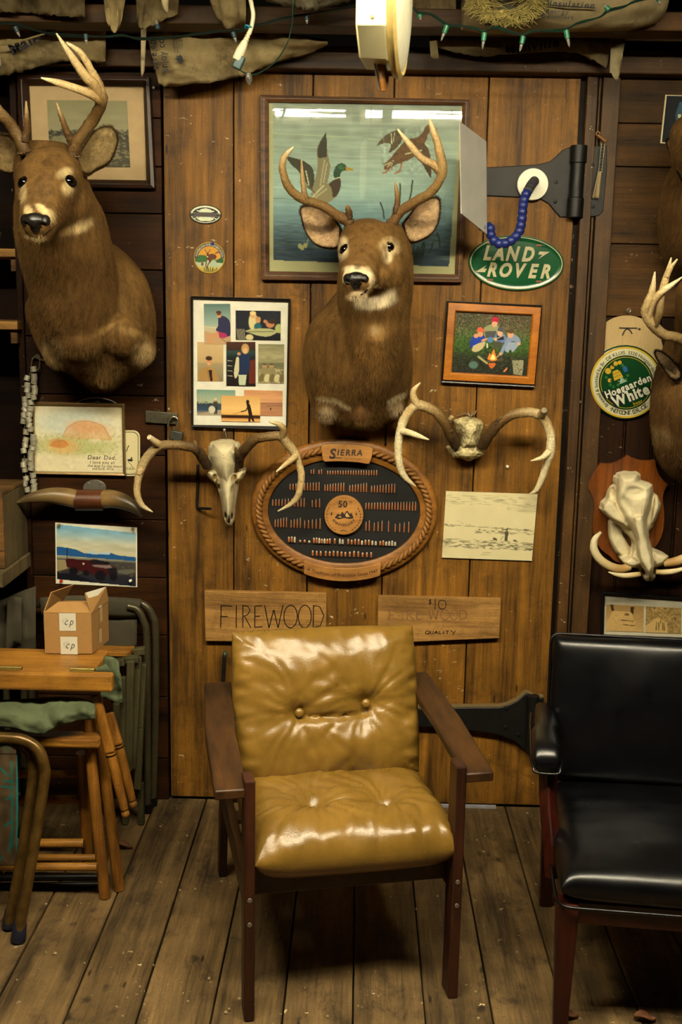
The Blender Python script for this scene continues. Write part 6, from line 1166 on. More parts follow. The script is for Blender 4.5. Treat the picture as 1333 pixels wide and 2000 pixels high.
for s_ in(-1,1):
    x=.256*s_; m=MB(); m.rings(np.array([[[x+s_*-.0*1+dx*.013,-.343+dy,zz] for dx,dy in ((-1,-.03),(1,-.03),(1,.03),(-1,.03))] for zz,_ in ((0,0),(.6,0),(.618,0))])); lg=m.build('leg',W_CHAIRV,t,0,.004)
    for zz in (.255,.318): q=MB(); q.lathe([(0,.006),(.0012,.0055),(.0013,0)],(x,-.373,zz),(0,-1,0),12); q.build('screw_head',STEEL,lg,40)
    m=MB(); m.rings(np.array([[[x-.012,y-.024,zz],[x+.012,y-.024,zz],[x+.012,y+.024,zz],[x-.012,y+.024,zz]] for y,zz in ((.343,0),(.19,.63))])); m.build('leg',W_CHAIRV,t,0,.003)
    P=[(-.37,.586),(-.30,.596),(-.1,.622),(.17,.660)]; xi=lambda y:s_*(.262-(.017 if y>0 else 0)); xo=lambda y:s_*(.338-(.018 if y>.1 else 0)); 
    m=MB(); m.rings(np.array([[[xi(y),y,zz-.012],[xo(y),y,zz-.012],[xo(y),y,zz+.012],[xi(y),y,zz+.012]] for y,zz in P])); m.build('armrest',W_CHAIR,t,30,.004)
    m=MB(); m.bar((x,-.32,.315),(x,.27,.30),.022,.075); m.build('side_rail',W_CHAIR,t,0,.003)
    m=MB(); m.bar((.2*s_,.09,.3),(.2*s_,.20,.80),.03,.022,(0,1,0)); m.build('back_stile',W_CHAIRV,t,0,.003)
for y,zz in ((-.30,.335),(.27,.315)): m=MB(); m.bb(-.245,.245,y-.011,y+.011,zz-.04,zz+.04); m.build('cross_rail',W_CHAIR,t,0,.003)
for k,zz in enumerate((.47,.60,.73)): m=MB(); y=.135+(zz-.3)*.22-.03; m.bb(-.2,.2,y-.008,y+.008,zz-.03,zz+.03); m.build('back_slat',W_CHAIR,t,0,.002)
for k in range(4): m=MB(); y=-.22+k*.13; m.bb(-.25,.25,y-.03,y+.03,.322,.334); m.build('seat_slat',W_CHAIR,t,0,.002)
# ================================================================= black vinyl armchair
W_MAH=wood('mahogany','#160502','#3a1007',2,.35,2,.45,False,bmp=.1)
t=thing('armchair','black vinyl office armchair with dark red wood legs, at the right edge','armchair',(.813,-.950,0),-.1,local=True)
def fv(X,Y,U,V): return .0035*nz2(X,Y,5,9,23.)-.004*np.exp(-((V+.8)/.1)**2)*nz2(X,Y,9,2,29.)
m=MB(); pillow(m,.300,.285,.085,fv,((0,-.015,.378),np.eye(3)),crown=.03,pw=14,flat_back=0); V,F,Cc=m.data(); st=mkobj('seat_cushion',V,F,None,VINYL,t,80)
def rr3(x0,x1,y0,y1,r,zz,n=6): return [(x,y,zz) for x,y in rrect(x0,y0,x1,y1,r,n)]
m=MB(); P=rr3(-.302,.302,-.302,.272,.04,.337); P.append(P[0]); m.tube(P,[.0045]*len(P),8,smooth=False); m.build('piping',VINYL,st,60)
a=math.radians(80); Rb=np.stack([[1,0,0],[0,math.cos(a),math.sin(a)],[0,-math.sin(a),math.cos(a)]],1)
fk=lambda X,Y,U,V:.002*nz2(X,Y,5,5,31.)
c=np.array([0,.262,.620]); m=MB(); pillow(m,.298,.200,.075,fk,(c,Rb),crown=.022,pw=16); V,F,Cc=m.data(); bk_=mkobj('back_cushion',V,F,None,VINYL,t,80)
m=MB(); P=[c+Rb@np.array([x,y,-.0]) for x,y in rrect(-.300,-.202,.300,.202,.025)]; P.append(P[0]); m.tube(P,[.004]*len(P),8,smooth=False); m.build('piping',VINYL,bk_,60)
for s_ in(-1,1):
    x=.315*s_; m=MB(); P=[(.30,.595,.022,.020),(.18,.603,.030,.024),(.04,.60,.036,.026),(-.02,.594,.037,.026),(-.045,.582,.034,.022),(-.055,.572,.026,.012)]
    th=np.linspace(0,2*math.pi,20,endpoint=False); co=np.sign(np.cos(th))*abs(np.cos(th))**.6; si=np.sign(np.sin(th))*abs(np.sin(th))**.7
    m.rings(np.array([[[x+s_*(.006 if y<.1 else -.004)+w_*a_,y,zz+h_*b_] for a_,b_ in zip(co,si)] for y,zz,w_,h_ in catmull(P,26)])); ap=m.build('armrest',VINYL,t,70)
    m=MB(); L_=[(x+s_*(.006)+sx_*w_,y,zz-.014) for sx_ in (1,) for y,zz,w_,h_ in P]+[(x+s_*.006-w_,y,zz-.014) for y,zz,w_,h_ in P[::-1]]; m.tube(L_,[.0035]*len(L_),8); m.build('piping',VINYL,ap,60)
    m=MB(); m.tube([(x,.01,.57),(x-s_*.004,-.03,.47),(x-s_*.014,-.075,.38),(x-s_*.02,-.10,.30)],[.026,.024,.024,.022],4,n=16); m.build('arm_support',W_MAH,t,30,.004)
    m=MB(); m.bar((x-s_*.01,.27,.58),(x-s_*.03,.27,.25),.03,.04,(0,1,0)); m.build('arm_support',W_MAH,t,0,.004)
    for y,yb in ((-.262,-.262),(.255,.30)):
        m=MB(); m.rings(np.array([[[x-s_*.04+dx*w_,yy+dy*w_,zz] for dx,dy in ((-1,-1),(1,-1),(1,1),(-1,1))] for zz,w_,yy in ((0,.017,yb),(.31,.026,y),(.335,.026,y))])); m.build('leg',W_MAH,t,0,.004)
m=MB(); m.bb(-.26,.26,-.27,-.25,.28,.335); m.bb(-.26,.26,.24,.26,.28,.335); m.bb(-.285,-.265,-.26,.26,.28,.335); m.bb(.265,.285,-.26,.26,.28,.335); m.build('apron',W_MAH,t,0,.002)
# ================================================================= folding stool of golden wood with green canvas
W_GOLD=wood('golden beech','#6b4218','#b07a2c',0,.4,2.,.4,False,stain=.25,bmp=.1); W_GOLDV=wood('golden beech leg','#5e3813','#9a6622',2,.4,2.,.4,False,bmp=.1)
BRASS=plain('brass hinge','#a08a4a',.35,.8); CANV=plain('green canvas','#4d5638',.85,var=.2,sc=14,bmp=.5,di=.004); OLIVE=plain('olive canvas','#3b3422',.9,var=.25,sc=10,bmp=.4); OLW=wood('olive painted wood','#2b2816','#4c452a',2,.6,2,.3,False,bmp=.1)
zt=.69; fr0=fl(219,1318,zt); fr1=fl(214,1309,zt); rr0=fl(205,1277,zt)
t=thing('folding_table','golden wood folding table with hinged top and hanging green canvas, under the small carton','folding table',(fr0[0]-.2,fr0[1],0))
yh=fl(150,1310,zt)[1]; yr=fl(150,1268,zt)[1]
m=MB(); m.bb(-1.62,fr0[0],fr0[1],yh+.002,zt-.052,zt); m.build('top_board',W_GOLD,t,0,.007)
m=MB(); m.bb(-1.62,rr0[0]+.004,yh+.006,yr,zt-.03,zt); m.build('top_board',W_GOLD,t,0,.006)
for px_,py_ in ((162,1309),(17,1309)):
    a=fl(px_,py_,zt); m=MB(); m.bb(a[0]-.033,a[0]+.033,yh-.012,yh+.016,zt-.001,zt+.002); m.cyl((a[0]-.033,yh+.004,zt+.003),(a[0]+.033,yh+.004,zt+.003),.0045,seg=10); m.build('hinge',BRASS,t,40)
Yf=fr0[1]
def sheet(name,top,bot,Y,mat,parent,n=28,mrows=10,bulge=.0,wr=.006,seed=1.,thick=.003,col=None,Yb=None,jag=0.):
    T=catmull(np.array(top,float),n); B=catmull(np.array(bot,float),n); G=[]
    if jag: B=B+np.array([[jag*noise.noise((i*.9,seed,0.)),jag*1.3*noise.noise((i*.55,seed,7.))] for i in range(n)])
    for i in range(mrows):
        f=i/(mrows-1); row=[]
        for j in range(n):
            q=T[j]*(1-f)+B[j]*f; yy=Y if Yb is None else Y*(1-f)+Yb*f
            w_=noise.fractal((q[0]*.03+seed,q[1]*.03,seed),1.,2.,3)*wr+noise.noise((q[0]*.012+seed,q[1]*.012,3.))*wr
            row.append(at(q[0],q[1],yy-bulge*math.sin(math.pi*f)-w_))
        G.append(row)
    m=MB(); m.grid(np.array(G),col); return m.build(name,mat,parent,80,solid=thick)
sheet('canvas_sling',[(-250,1372),(-100,1372),(40,1366),(110,1362),(160,1365),(186,1376)],[(-250,1404),(-100,1415),(10,1420),(60,1432),(84,1434),(110,1420),(150,1408),(186,1404)],Yf+.05,CANV,t,60,16,.035,.018,3.,Yb=Yf-.03)
sheet('canvas_strap',[(204,1281),(222,1284),(232,1292)],[(196,1362),(226,1370),(240,1368)],Yf+.16,CANV,t,12,12,.01,.02,5.)
sheet('canvas_strap',[(176,1307),(196,1302),(207,1296)],[(180,1313),(206,1314),(216,1313)],Yf+.06,CANV,t,10,6,.004,.004,6.)
a=at(198,1438,Yf+.03); m=MB(); m.bb(-1.6,a[0],a[1]-.03,a[1]+.03,a[2]-.026,a[2]+.004); m.build('seat_board',W_GOLD,t,0,.007)
def rod(name,pts,r,mat,parent,seg=14): m=MB(); m.tube(pts,r,seg); return m.build(name,mat,parent,50)
L1=fl(205,1752); L2=fl(233,1737)
for P in ([at(172,1402,Yf+.06),at(180,1500,Yf+.055),L1],[at(192,1402,Yf+.11),at(203,1500,Yf+.10),L2]):
    P=[np.array(q) for q in P]; rod('leg',P,[.016,.0165,.0165],W_GOLDV,t)
P=[at(160,1470,Yf+.16),fl(172,1690)]; rod('leg',P,[.017,.017],W_GOLDV,t)
for (x0,y0,x1,y1,Y) in ((186,1356,216,1470,Yf+.045),(212,1392,231,1455,Yf+.13)):
    A=at(x0,y0,Y); B=at(x1,y1,Y-.02); m=MB(); m.bar(A,B,.030,.018,(0,1,0)); m.build('folding_leg',W_GOLDV,t,0,.006)
for (x0,y0,x1,y1,Y) in ((216,1470,243,1580,Yf+.03),(231,1455,258,1562,Yf+.12)):
    A=at(x0,y0,Y-.0); B=at(x1,y1,Y); lg=rod('turned_leg',[A,A*.5+B*.5,B],[.015,.0145,.0115],W_GOLDV,t); d=nrm(B-A)
    m=MB(); m.tube([A+d*.004,A+d*.008],[.0158,.0158],14,smooth=False); m.build('dark_ring',BLACKM,lg,40)
    m=MB(); m.lathe([(0,.008),(.004,.007),(.008,.011),(.016,.0125),(.024,.009),(.027,0)],B,d,14); m.build('knob',W_GOLDV,lg,60)
for (x0,x1,y,Y,r) in ((-260,164,1647,Yf+.17,.014),(-260,210,1675,Yf+.12,.010),(-260,190,1693,Yf+.02,.012),(-260,160,1512,Yf+.2,.012),(-260,158,1562,Yf+.18,.014)):
    rod('dowel',[at(x0,y,Y),at(x1,y,Y)],[r,r],W_GOLD,t)
for px_ in (-262,-235):
    b_=fl(px_,1745 if px_<-240 else 1725); rod('leg',[b_+np.array([.04,.02,.62]),b_],[.016,.016],W_GOLDV,t)
# two dark metal floor bars behind it
for k,(y0,y1,Y) in enumerate(((1716,1712,-.55),(1733,1727,-.62))):
    a=fl(-260,y0,.01); b=fl(192,y1,.01); m=MB(); m.tube([a,b],[.009,.009],10,smooth=False); tag(m.build('floor_bar',BLACKM,None,50),'black metal bar on the floor under the golden folding table, %s one'%('farther','nearer')[k],'bar',group='black floor bars')
# ================================================================= carton on top
KR=plain('brown carton','#9a713c',.8,var=.06,sc=50,scale=(1,1,1)); STK=plain('white sticker','#c9c3ae',.5,var=.02); TAPE=plain('clear tape','#b9a27a',.3,var=.05)
A=fl(88,1276,zt+.003); B=fl(180,1277,zt+.003); Cb=fl(213,1250,zt+.003); Dv=A+(Cb-B); h=at(180,1200,B[1])[2]-zt
t=thing('carton','small open brown carton with two white stickers on the folding table','box',(A+B+Cb+Dv)/4)
m=MB(); up=np.array([0,0,h]); base=[A,B,Cb,Dv]; cen=(A+B+Cb+Dv)/4
V=[p for p in base]+[p+up for p in base]+[cen+(p-cen)*.975+up for p in base]+[cen+(p-cen)*.975+np.array([0,0,.004]) for p in base]; F=[(3,2,1,0)]+[(i,(i+1)%4,4+(i+1)%4,4+i) for i in range(4)]+[(4+i,4+(i+1)%4,8+(i+1)%4,8+i) for i in range(4)]+[(8+i,8+(i+1)%4,12+(i+1)%4,12+i) for i in range(4)]+[(12,13,14,15)]
m.add(np.array(V),F); m.build('body',KR,t,0)
T4=[p+up for p in base]; fd=nrm(np.cross(B-A,(0,0,1)))*-1; ln_=B-A; dp=Dv-A
for nm,(p,q),(u,v) in (('flap',(T4[0],T4[1]),(T4[1]+dp*.30-ln_*.12+np.array([0,0,.022]),T4[0]+dp*.30+ln_*.2+np.array([0,0,.022]))),('flap',(T4[3],T4[0]),(at(100,1157,A[1]+.02),at(143,1142,Dv[1]+.0))),('flap',(T4[1],T4[2]),(at(207,1146,Cb[1]-.01),at(166,1158,B[1]+.02)))):
    m=MB(); m.add(np.array([p,q,u,v]),[(0,1,2,3)]); fo=m.build(nm,KR,t,0,solid=.003); last=(p,q,u,v)
p,q,u,v=last
bil=lambda a,b: (p*(1-a)+q*a)*(1-b)+(v*(1-a)+u*a)*b
nrmf=nrm(np.cross(q-p,v-p)); nrmf=nrmf*(1 if np.dot(nrmf,CAM-p)>0 else -1)*.0022
m=MB(); m.add(np.array([bil(.12,.45),bil(.85,.45),bil(.95,1.),bil(-.0,1.)])+nrmf,[(0,1,2,3)]); m.add(np.array([bil(.42,0),bil(.58,0),bil(.58,.45),bil(.42,.45)])+nrmf,[(0,1,2,3)]); lb_=m.build('shipping_label',STK,t,0)
m=MB(); pl_=Pl(bil(.1,.72)+nrmf*1.2,(q-p),(v-p)); pl_.n=nrmf*0; write(m,pl_,'XPRMNT',.02,-.0,.22,0,0,0,'L',.75); write(m,pl_,'AA  72  LB',.1,.24,.09,0,0,0,'L',.8); m.build('print',INK,lb_,0)
fN=nrm(np.cross(B-A,up)); fN=fN*(1 if np.dot(fN,CAM-A)>0 else -1)
for (x0,y0,x1,y1) in ((118,1200,150,1233),(119,1244,152,1277)):
    f0=lambda x,y: A+(B-A)*((x-88)/92.)+up*((1276-y)/76.)+fN*.0012
    m=MB(); m.add(np.array([f0(x0,y1),f0(x1,y1),f0(x1,y0),f0(x0,y0)]),[(0,1,2,3)]); sk=m.build('sticker',STK,t,0)
    pl_=Pl(f0(x0,y1)+fN*.0004,(B-A)/92,up/76); pl_.n=fN; m=MB(); write(m,pl_,'cp',19,11,19,0,-.005,.35,sx=.85); 
    P=[(6,20),(9,17),(7,14),(12,13)]; stroke(m,pl_,[(6,18),(8,22),(11,20),(13,24),(16,21),(17,18)],.5,0); stroke(m,pl_,[(6,18),(9,15),(11,12)],.5,0); m.build('print',INK,sk,0)
sN=nrm(np.cross(Cb-B,up)); sN=sN*(1 if np.dot(sN,CAM-B)>0 else -1); f1_=lambda a,b: B+(Cb-B)*a+up*b+sN*.0012
m=MB(); m.add(np.array([f1_(.48,.62),f1_(.62,.62),f1_(.62,1),f1_(.48,1)]),[(0,1,2,3)]); m.add(np.array([f1_(.40,.12),f1_(.56,.12),f1_(.56,.46),f1_(.40,.46)]),[(0,1,2,3)]); m.build('tape',TAPE,t,0)
# ================================================================= olive folding chairs against the wall
OTUBE=plain('olive tube','#4a4430',.38,.5,var=.2,sc=40)
t=thing('folding_chair','olive tubular folding chair with canvas back, leaning behind the carton','folding chair',(-.85,-.06,0))
g=lambda x,y,Y=-.07:at(x,y,Y)
fa=fl(303,1562); fb_=fl(55,1560)
rod('tube_frame',[np.array([fa[0],-.05,0.0]),g(303,1420,-.055),g(304,1240,-.06),g(299,1205,-.06),g(285,1184,-.06),g(262,1177,-.06),g(180,1172,-.06),g(84,1178,-.06),g(60,1190,-.06),g(50,1215,-.06),g(48,1300,-.06),np.array([at(46,1540,-.05)[0],-.05,0])],[.0125]*12,OTUBE,t)
rod('tube_frame',[np.array([at(288,1570,-.1)[0],-.10,0.0]),g(288,1420,-.10),g(287,1250,-.1),g(281,1213,-.1),g(268,1190,-.1),g(250,1184,-.1)],[.0115]*6,OTUBE,t)
for p_ in ((fa[0],-.05),(at(288,1570,-.1)[0],-.10)): m=MB(); m.lathe([(0,.016),(.03,.016),(.032,.012)],(p_[0],p_[1],0),(0,0,1),14); m.build('foot_cap',BLACKM,t,40)
sheet('canvas_back',[(78,1167),(150,1163),(220,1166),(277,1170)],[(82,1206),(150,1204),(220,1206),(268,1206)],-.085,OLIVE,t,20,6,.012,.004,11.)
sheet('canvas_back',[(84,1206),(150,1206),(220,1206),(268,1208)],[(90,1290),(150,1290),(220,1286),(267,1262)],-.075,OLIVE,t,20,8,.01,.006,12.)
m=MB(); A_=[at(190,1262,-.13),at(200,1256,-.05),at(258,1258,-.05),at(264,1264,-.09),at(250,1274,-.15),at(190,1270,-.15)]; z0=at(230,1268,-.12)[2]; A_=[np.array([q[0],q[1],z0]) for q in A_]; m.add(np.array(A_+[q-np.array([0,0,.016]) for q in A_]),[tuple(range(6)),tuple(range(11,5,-1))]+[(i,6+i,6+(i+1)%6,(i+1)%6) for i in range(6)]); m.build('arm_board',W_GOLD,t,0,.003)
t=thing('folding_chair','olive painted wooden slat folding chair, right behind the golden folding table','folding chair',(-.72,-.2,0))
for (x0,y0,x1,y1,Y,w_,d_) in ((240,1322,240,1500,-.30,.018,.022),(256,1290,251,1505,-.28,.024,.02),(271,1280,260,1500,-.25,.02,.02),(281,1295,274,1420,-.22,.022,.024),(274,1420,269,1540,-.22,.022,.024),(228,1372,228,1480,-.34,.02,.02)):
    A=at(x0,y0,Y); B=at(x1,y1,Y); m=MB(); m.bar(A,B,w_,d_,(0,1,0)); m.build('slat',OLW,t,0,.003)
for (x0,x1,y,Y) in ((246,272,1288,-.27),(262,284,1272,-.25),(225,244,1294,-.28)): m=MB(); m.bar(at(x0,y,Y),at(x1,y-2,Y),.03,.022); m.build('cross_bar',OLW,t,0,.003)
for (x0,x1,y0,y1,Y) in ((246,270,1438,1478,-.2),(244,263,1482,1530,-.2)): m=MB(); A=at(x0,y0,Y); B=at(x1,y1,Y); m.bb(A[0],B[0],Y-.01,Y+.01,B[2],A[2]); m.build('lower_block',wood('worn block','#4a2f16','#7a5228',2,.6,2,.3,False),t,0,.004)
for P in ((272,1545),(240,1500)): a=at(P[0],P[1],-.2); m=MB(); m.bar(a+np.array([0,.02,.02]),(a[0]+.004,-.19,0.0),.02,.02,(0,1,0)); m.build('slat',OLW,t,0,.002)
sheet('canvas_tie',[(221,1316),(230,1313),(236,1316)],[(216,1370),(230,1374),(241,1370)],-.33,CANV,t,10,10,.01,.012,15.)
t=thing('canvas_bundle','dark olive folded canvas chair standing at the left under the wall ledge','folding chair',(-1.13,-.12,0))
sheet('canvas',[(-20,1178),(8,1170),(30,1160),(50,1152),(70,1145)],[(-20,1310),(8,1300),(30,1300),(50,1290),(70,1285)],-.12,OLIVE,t,20,12,.03,.012,21.); sheet('canvas',[(14,1172),(26,1165),(42,1168)],[(10,1288),(26,1262),(42,1262)],-.165,OLIVE,t,10,8,.01,.006,22.)
m=MB(); m.lathe([(0,.005),(.003,.004)],at(28,1255,-.19),(0,-1,0),12); m.build('rivet',BLACKM,t)
for x in (10,60): a=at(x,1290,-.12); m=MB(); m.tube([a,(a[0],-.12,0)],[.011,.011],10,smooth=False); m.build('leg',OTUBE,t,50)
# ================================================================= small crate, ledge and shelf boards at the left
RB=wood('raw brown board','#3a2711','#77552a',0,.7,1.6,.25,False,.3,0,.2,bmp=.3); PLYW=wood('grey plywood','#3f3522','#6a5a3a',2,.8,1.6,.2,False,bmp=.3)
t=thing('wooden_crate','open-grained wooden crate on the ledge at the left edge','crate',(-1.22,-.12,0.9)); ORIG[t.name]=np.array([-1.22,-.12,.9])
zc0=at(11,1109,-.24)[2]; zc1=at(11,966,-.24)[2]
m=MB(); m.bb(-1.12,-1.098,-.235,-.005,zc0,zc1-.004); m.build('side_panel',PLYW,t,0,.001)
m=MB(); m.bb(-1.4,-1.098,-.252,-.235,zc0,zc1); m.build('front_panel',RB,t,0,.002)
m=MB(); m.bb(-1.4,-1.098,-.252,-.004,zc1-.002,zc1+.010); m.build('lid',RB,t,0,.002)
t=MB(); t.bb(-1.5,-1.09,-.30,.27,zc0-.05,zc0-.002); tag(t.build('wall_ledge',PLYW,None,0,.003),'dusty wooden ledge under the crate at the left edge','ledge')
for k,(y,Y) in enumerate(((486,.02),(628,-.06))):
    a=at(34,y,Y); m=MB(); t=thing('shelf_board','%s pale shelf board in the dark gap at the left edge'%('upper','lower')[k],'shelf',(a[0]-.12,Y+.1,a[2])); m.bb(-1.55,a[0],Y,.27,a[2]-.026,a[2]); m.build('board',W_SIGN,t,0,.002)
    m=MB(); m.bb(a[0]-.03,a[0]-.008,Y+.02,.27,a[2]-.07,a[2]-.027); m.build('cleat',RB,t,0,.002)
# ================================================================= camp stool in front at the left
BRT=plain('brown painted tube','#664c22',.32,.5,var=.4,sc=30,bmp=.2); RUB=plain('blue black rubber','#12132a',.6,var=.3)
t=thing('camp_stool','folding camp stool of two brown tubes with painted canvas, front left','camp stool',(-.92,-.85,0))
f1=fl(35,1840); f2=fl(17,1815)
g1=fl(-330,1835); g2=fl(-345,1810)
rod('tube_leg',[g1+np.array([0,0,.01]),at(-345,1680,-.85),at(-372,1530,-.81),at(-372,1498,-.805),at(-360,1466,-.80),at(-330,1447,-.80),at(-290,1441,-.80),at(-120,1441,-.80),at(10,1441,-.80),at(50,1447,-.80),at(76,1466,-.80),at(87,1498,-.805),at(86,1530,-.81),at(62,1680,-.85),f1+np.array([0,0,.01])],[.0148]*15,BRT,t,18); rod('tube_leg',[g2+np.array([0,0,.01]),at(-345,1660,-.79),at(-350,1530,-.77),at(-350,1498,-.765),at(-340,1466,-.76),at(-315,1450,-.76),at(-280,1446,-.76),at(-120,1446,-.76),at(0,1446,-.76),at(32,1450,-.76),at(55,1466,-.76),at(65,1498,-.765),at(63,1530,-.77),at(44,1660,-.79),f2+np.array([0,0,.01])],[.0148]*15,BRT,t,18)
for a in (g1,g2): m=MB(); m.lathe([(0,.0165),(.006,.0205),(.05,.018),(.056,.016)],a,(0,0,1),18); m.build('rubber_foot',RUB,t,50)
for a,b in ((f1,at(40,1798,-.875)),(f2,at(22,1780,-.81))): d=nrm(b-a); m=MB(); m.lathe([(0,.0165),(.006,.0205),(.05,.018),(.056,.016)],a,d,18); m.build('rubber_foot',RUB,t,50)
m=MB(); CANP=vcol('painted canvas',.85,.3,20,.4,.2)
p=Pic((-330,0,40,280),190,170,'#4a3a24',7); p.nz(.25,6,8); p.put((p.Y<14).astype(float),'#4c4a34'); p.put((abs(p.Y-44)<1.5).astype(float),'#1c160c'); p.nz(1.,5,5,((p.Y<40)*.5),'#1e4434')
for (x0,y0,x1,y1) in ((6,72,22,90),(14,100,34,104),(10,112,34,116),(30,130,34,150),(16,196,34,184),(26,250,34,200),(2,270,12,262),(30,60,33,240),(18,140,34,132)): p.line([(x0,y0),(x1,y1)],4,'#0e5a52')
for k in range(26):
    x0=p.r.uniform(-320,-10); y0=p.r.uniform(50,250); p.line([(x0,y0),(x0+p.r.uniform(-15,15),y0+p.r.uniform(15,50))],4,'#0e5a52')
G=[]
for i in range(170):
    f=i/169; row=[]
    for j in range(190): x=-310+342*j/189*(1-.004*f); row.append(at(x,1432+258*f,-.79-.008*math.sin(x*.09+f*4)-.02*math.sin(math.pi*f)))
    G.append(row)
m.grid(np.array(G),p.a.reshape(-1,3)); m.build('canvas_seat',CANP,t,80,solid=.003)
m=MB(); m.tube([at(31,1475,-.79),at(33,1560,-.8),at(31,1690,-.79)],[.004]*3,8); m.build('teal_hem',plain('teal edge','#0f5f5a',.7),t,60)
# ================================================================= floor litter
CHIP=plain('pale chip','#b09a6c',.7,var=.3); g0=None
for k,(x,y,s_) in enumerate(((108,1862,6),(165,1881,4),(352,1739,5),(409,1911,5),(367,1956,4),(442,1977,7),(448,1971,4),(433,1722,5),(451,1726,4),(451,1733,3),(520,1785,4),(518,1776,3),(669,1731,5),(733,1898,4),(825,1960,4),(813,1775,4),(935,1989,5),(930,1937,4),(810,1947,3),(640,1985,4),(520,1790,3),(282,1962,3),(33,1914,3),(90,1860,3),(855,1750,3),(760,1870,2),(596,1930,2),(700,1965,3),(1010,1860,3),(985,1760,3),(355,1920,3),(300,1885,3),(240,1985,3),(180,1945,2))):
    a=fl(x,y,.002); r=s_*.0006; m=MB(); P=[(r*1.5*math.cos(b)*rng.uniform(.7,1.2),r*math.sin(b)*rng.uniform(.7,1.2)) for b in np.linspace(0,2*math.pi,7,endpoint=False)]; m.add(np.array([[a[0]+q[0],a[1]+q[1],.0005] for q in P]+[[a[0]+q[0]*.8,a[1]+q[1]*.8,.004+.001*rng.random()] for q in P]),[tuple(range(7))[::-1],tuple(range(7,14))]+[(i,(i+1)%7,7+(i+1)%7,7+i) for i in range(7)])
    tag(m.build('wood_chip',CHIP,None,60),'tiny pale wood chip lying on the floorboards','chip',group='pale chips on the floor')
LEAF=plain('dry leaf','#6b3d16',.7,var=.4,sc=80)
for k,(x,y,s_,lb_) in enumerate(((1105,1985,.035,'curled brown dry leaf beside the black chair front leg'),(1260,1992,.03,'brown dry leaf on the floor under the black chair front edge'),(242,1655,.03,'reddish dry leaf beside the golden table legs'))):
    a=fl(x,y,.004); m=MB(); G=[]
    for i in range(8):
        f=i/7; w_=math.sin(math.pi*min(1,f*.95+.03))*s_*.5; G.append([[a[0]+(f-.5)*s_*1.8,a[1]+(j/4-.5)*2*w_,.004+.012*abs(j/4-.5)*2+.006*math.sin(f*5)] for j in range(5)])
    m.grid(np.array(G)); tag(m.build('dry_leaf',LEAF,None,60,solid=.0012),lb_,'leaf')
t=thing('door_latch','small dark latch handle on the door, left behind the tan armchair','latch',at(437,1300)); m=MB(); m.bar(at(439,1275,-.03),at(436,1335,-.03),.012,.018,(0,1,0)); m.build('handle_bar',IRON,t,0,.003)
m=MB(); m.ell(at(440,1278,-.03),(.009,.012,.012)); m.build('top_knob',plain('green patina','#2c3a2c',.6,var=.5,sc=200),t,60)
for y in (1285,1325): m=MB(); m.cyl(at(438,y,0),at(438,y,-.03),.004,seg=8); m.build('bracket',IRON,t)
# ================================================================= torn insulation and things hanging under the roof
KP=vcol('kraft insulation paper',.75,.22,25,.5,.2,di=.006,dirt=('#2a2012',6,.56,.6)); BATT='#a08c62'; CPR=plain('blue black print','#12131a',.7,var=.2,sc=200)
def paper(name,label,top,bot,Y,Yb=None,parent=None,bulge=.02,wr=.018,seed=1.,col=BATT,n=44,rows=16,group=None,base=None):
    t=parent or thing(name,label,'insulation',at(top[len(top)//2][0],top[len(top)//2][1],Y),group=group)
    return t,sheet('paper_facing' if parent is None else name,top,bot,Y,KP,t,n,rows,bulge,wr*1.7,seed,.003,lin(col),Yb,4.)
t,_=paper('insulation_batt','kraft paper insulation printed with a dark brand word, above the large left deer',[(-40,30),(40,30),(120,30),(207,36)],[(-40,156),(0,148),(44,139),(84,128),(135,118),(175,121),(206,121)],-.14,-.10,seed=2.,bulge=.015,wr=.008)
pp=pxpl(70,74,-.172,.50); m=MB(); write(m,pp,'Manville',0,-8,30,0,.035,0,sx=1.0); m.build('lettering',CPR,t,0)
paper('insulation_batt','dark kraft insulation batt filling the roof corner at upper left',[(-40,-95),(40,-95),(100,-95),(165,-95)],[(-40,26),(40,24),(100,30),(165,34)],-.34,-.34,seed=4.,col='#6b5c3e')
paper('torn_insulation_paper','pointed torn paper flap hanging left of the text-printed batt',[(193,-95),(215,-95),(262,-95)],[(207,40),(222,63),(236,50)],-.36,-.36,seed=6.,col='#a08c60',n=20)
paper('torn_insulation_paper','wide crumpled paper flap hanging directly above the text-printed batt',[(262,-95),(310,-95),(352,-95)],[(268,42),(282,55),(350,26)],-.36,-.33,seed=8.,col='#7a6a48',n=24,bulge=.04)
paper('torn_insulation_paper','narrow pale paper strip dangling beside the text-printed batt',[(275,40),(281,40),(287,42)],[(276,142),(278,150),(281,140)],-.24,-.24,seed=10.,col='#b0a07c',n=8,wr=.006)
paper('torn_insulation_paper','small pale jagged paper point at the top, left of the cord',[(300,-95),(318,-95),(334,-95)],[(318,14),(325,26),(328,16)],-.5,-.5,seed=12.,col='#b8a880',n=10)
t,_=paper('insulation_batt','crumpled kraft batt printed with save energy enjoy comfort, above the duck picture',[(284,55),(340,52),(400,50),(480,56),(560,66),(640,78)],[(311,167),(338,168),(440,156),(490,142),(545,120),(600,106),(641,86)],-.16,-.12,seed=14.,bulge=.03,wr=.016)
for s_,x,y,sz,b in (('save energy',304,88,20,.012),('enjoy comfort',321,84,20,.012),('WARNING: keep this facing',340,70,6,0),('away from open flame and',345,72,6,0),('other sources of heat',350,70,6,0),('read all instructions',355,72,6,0)):
    pp=pxpl(x,y,-.198,math.radians(97)); m=MB(); write(m,pp,s_,0,0,sz,0,b,0,sx=.9); m.build('lettering',CPR,t,0)
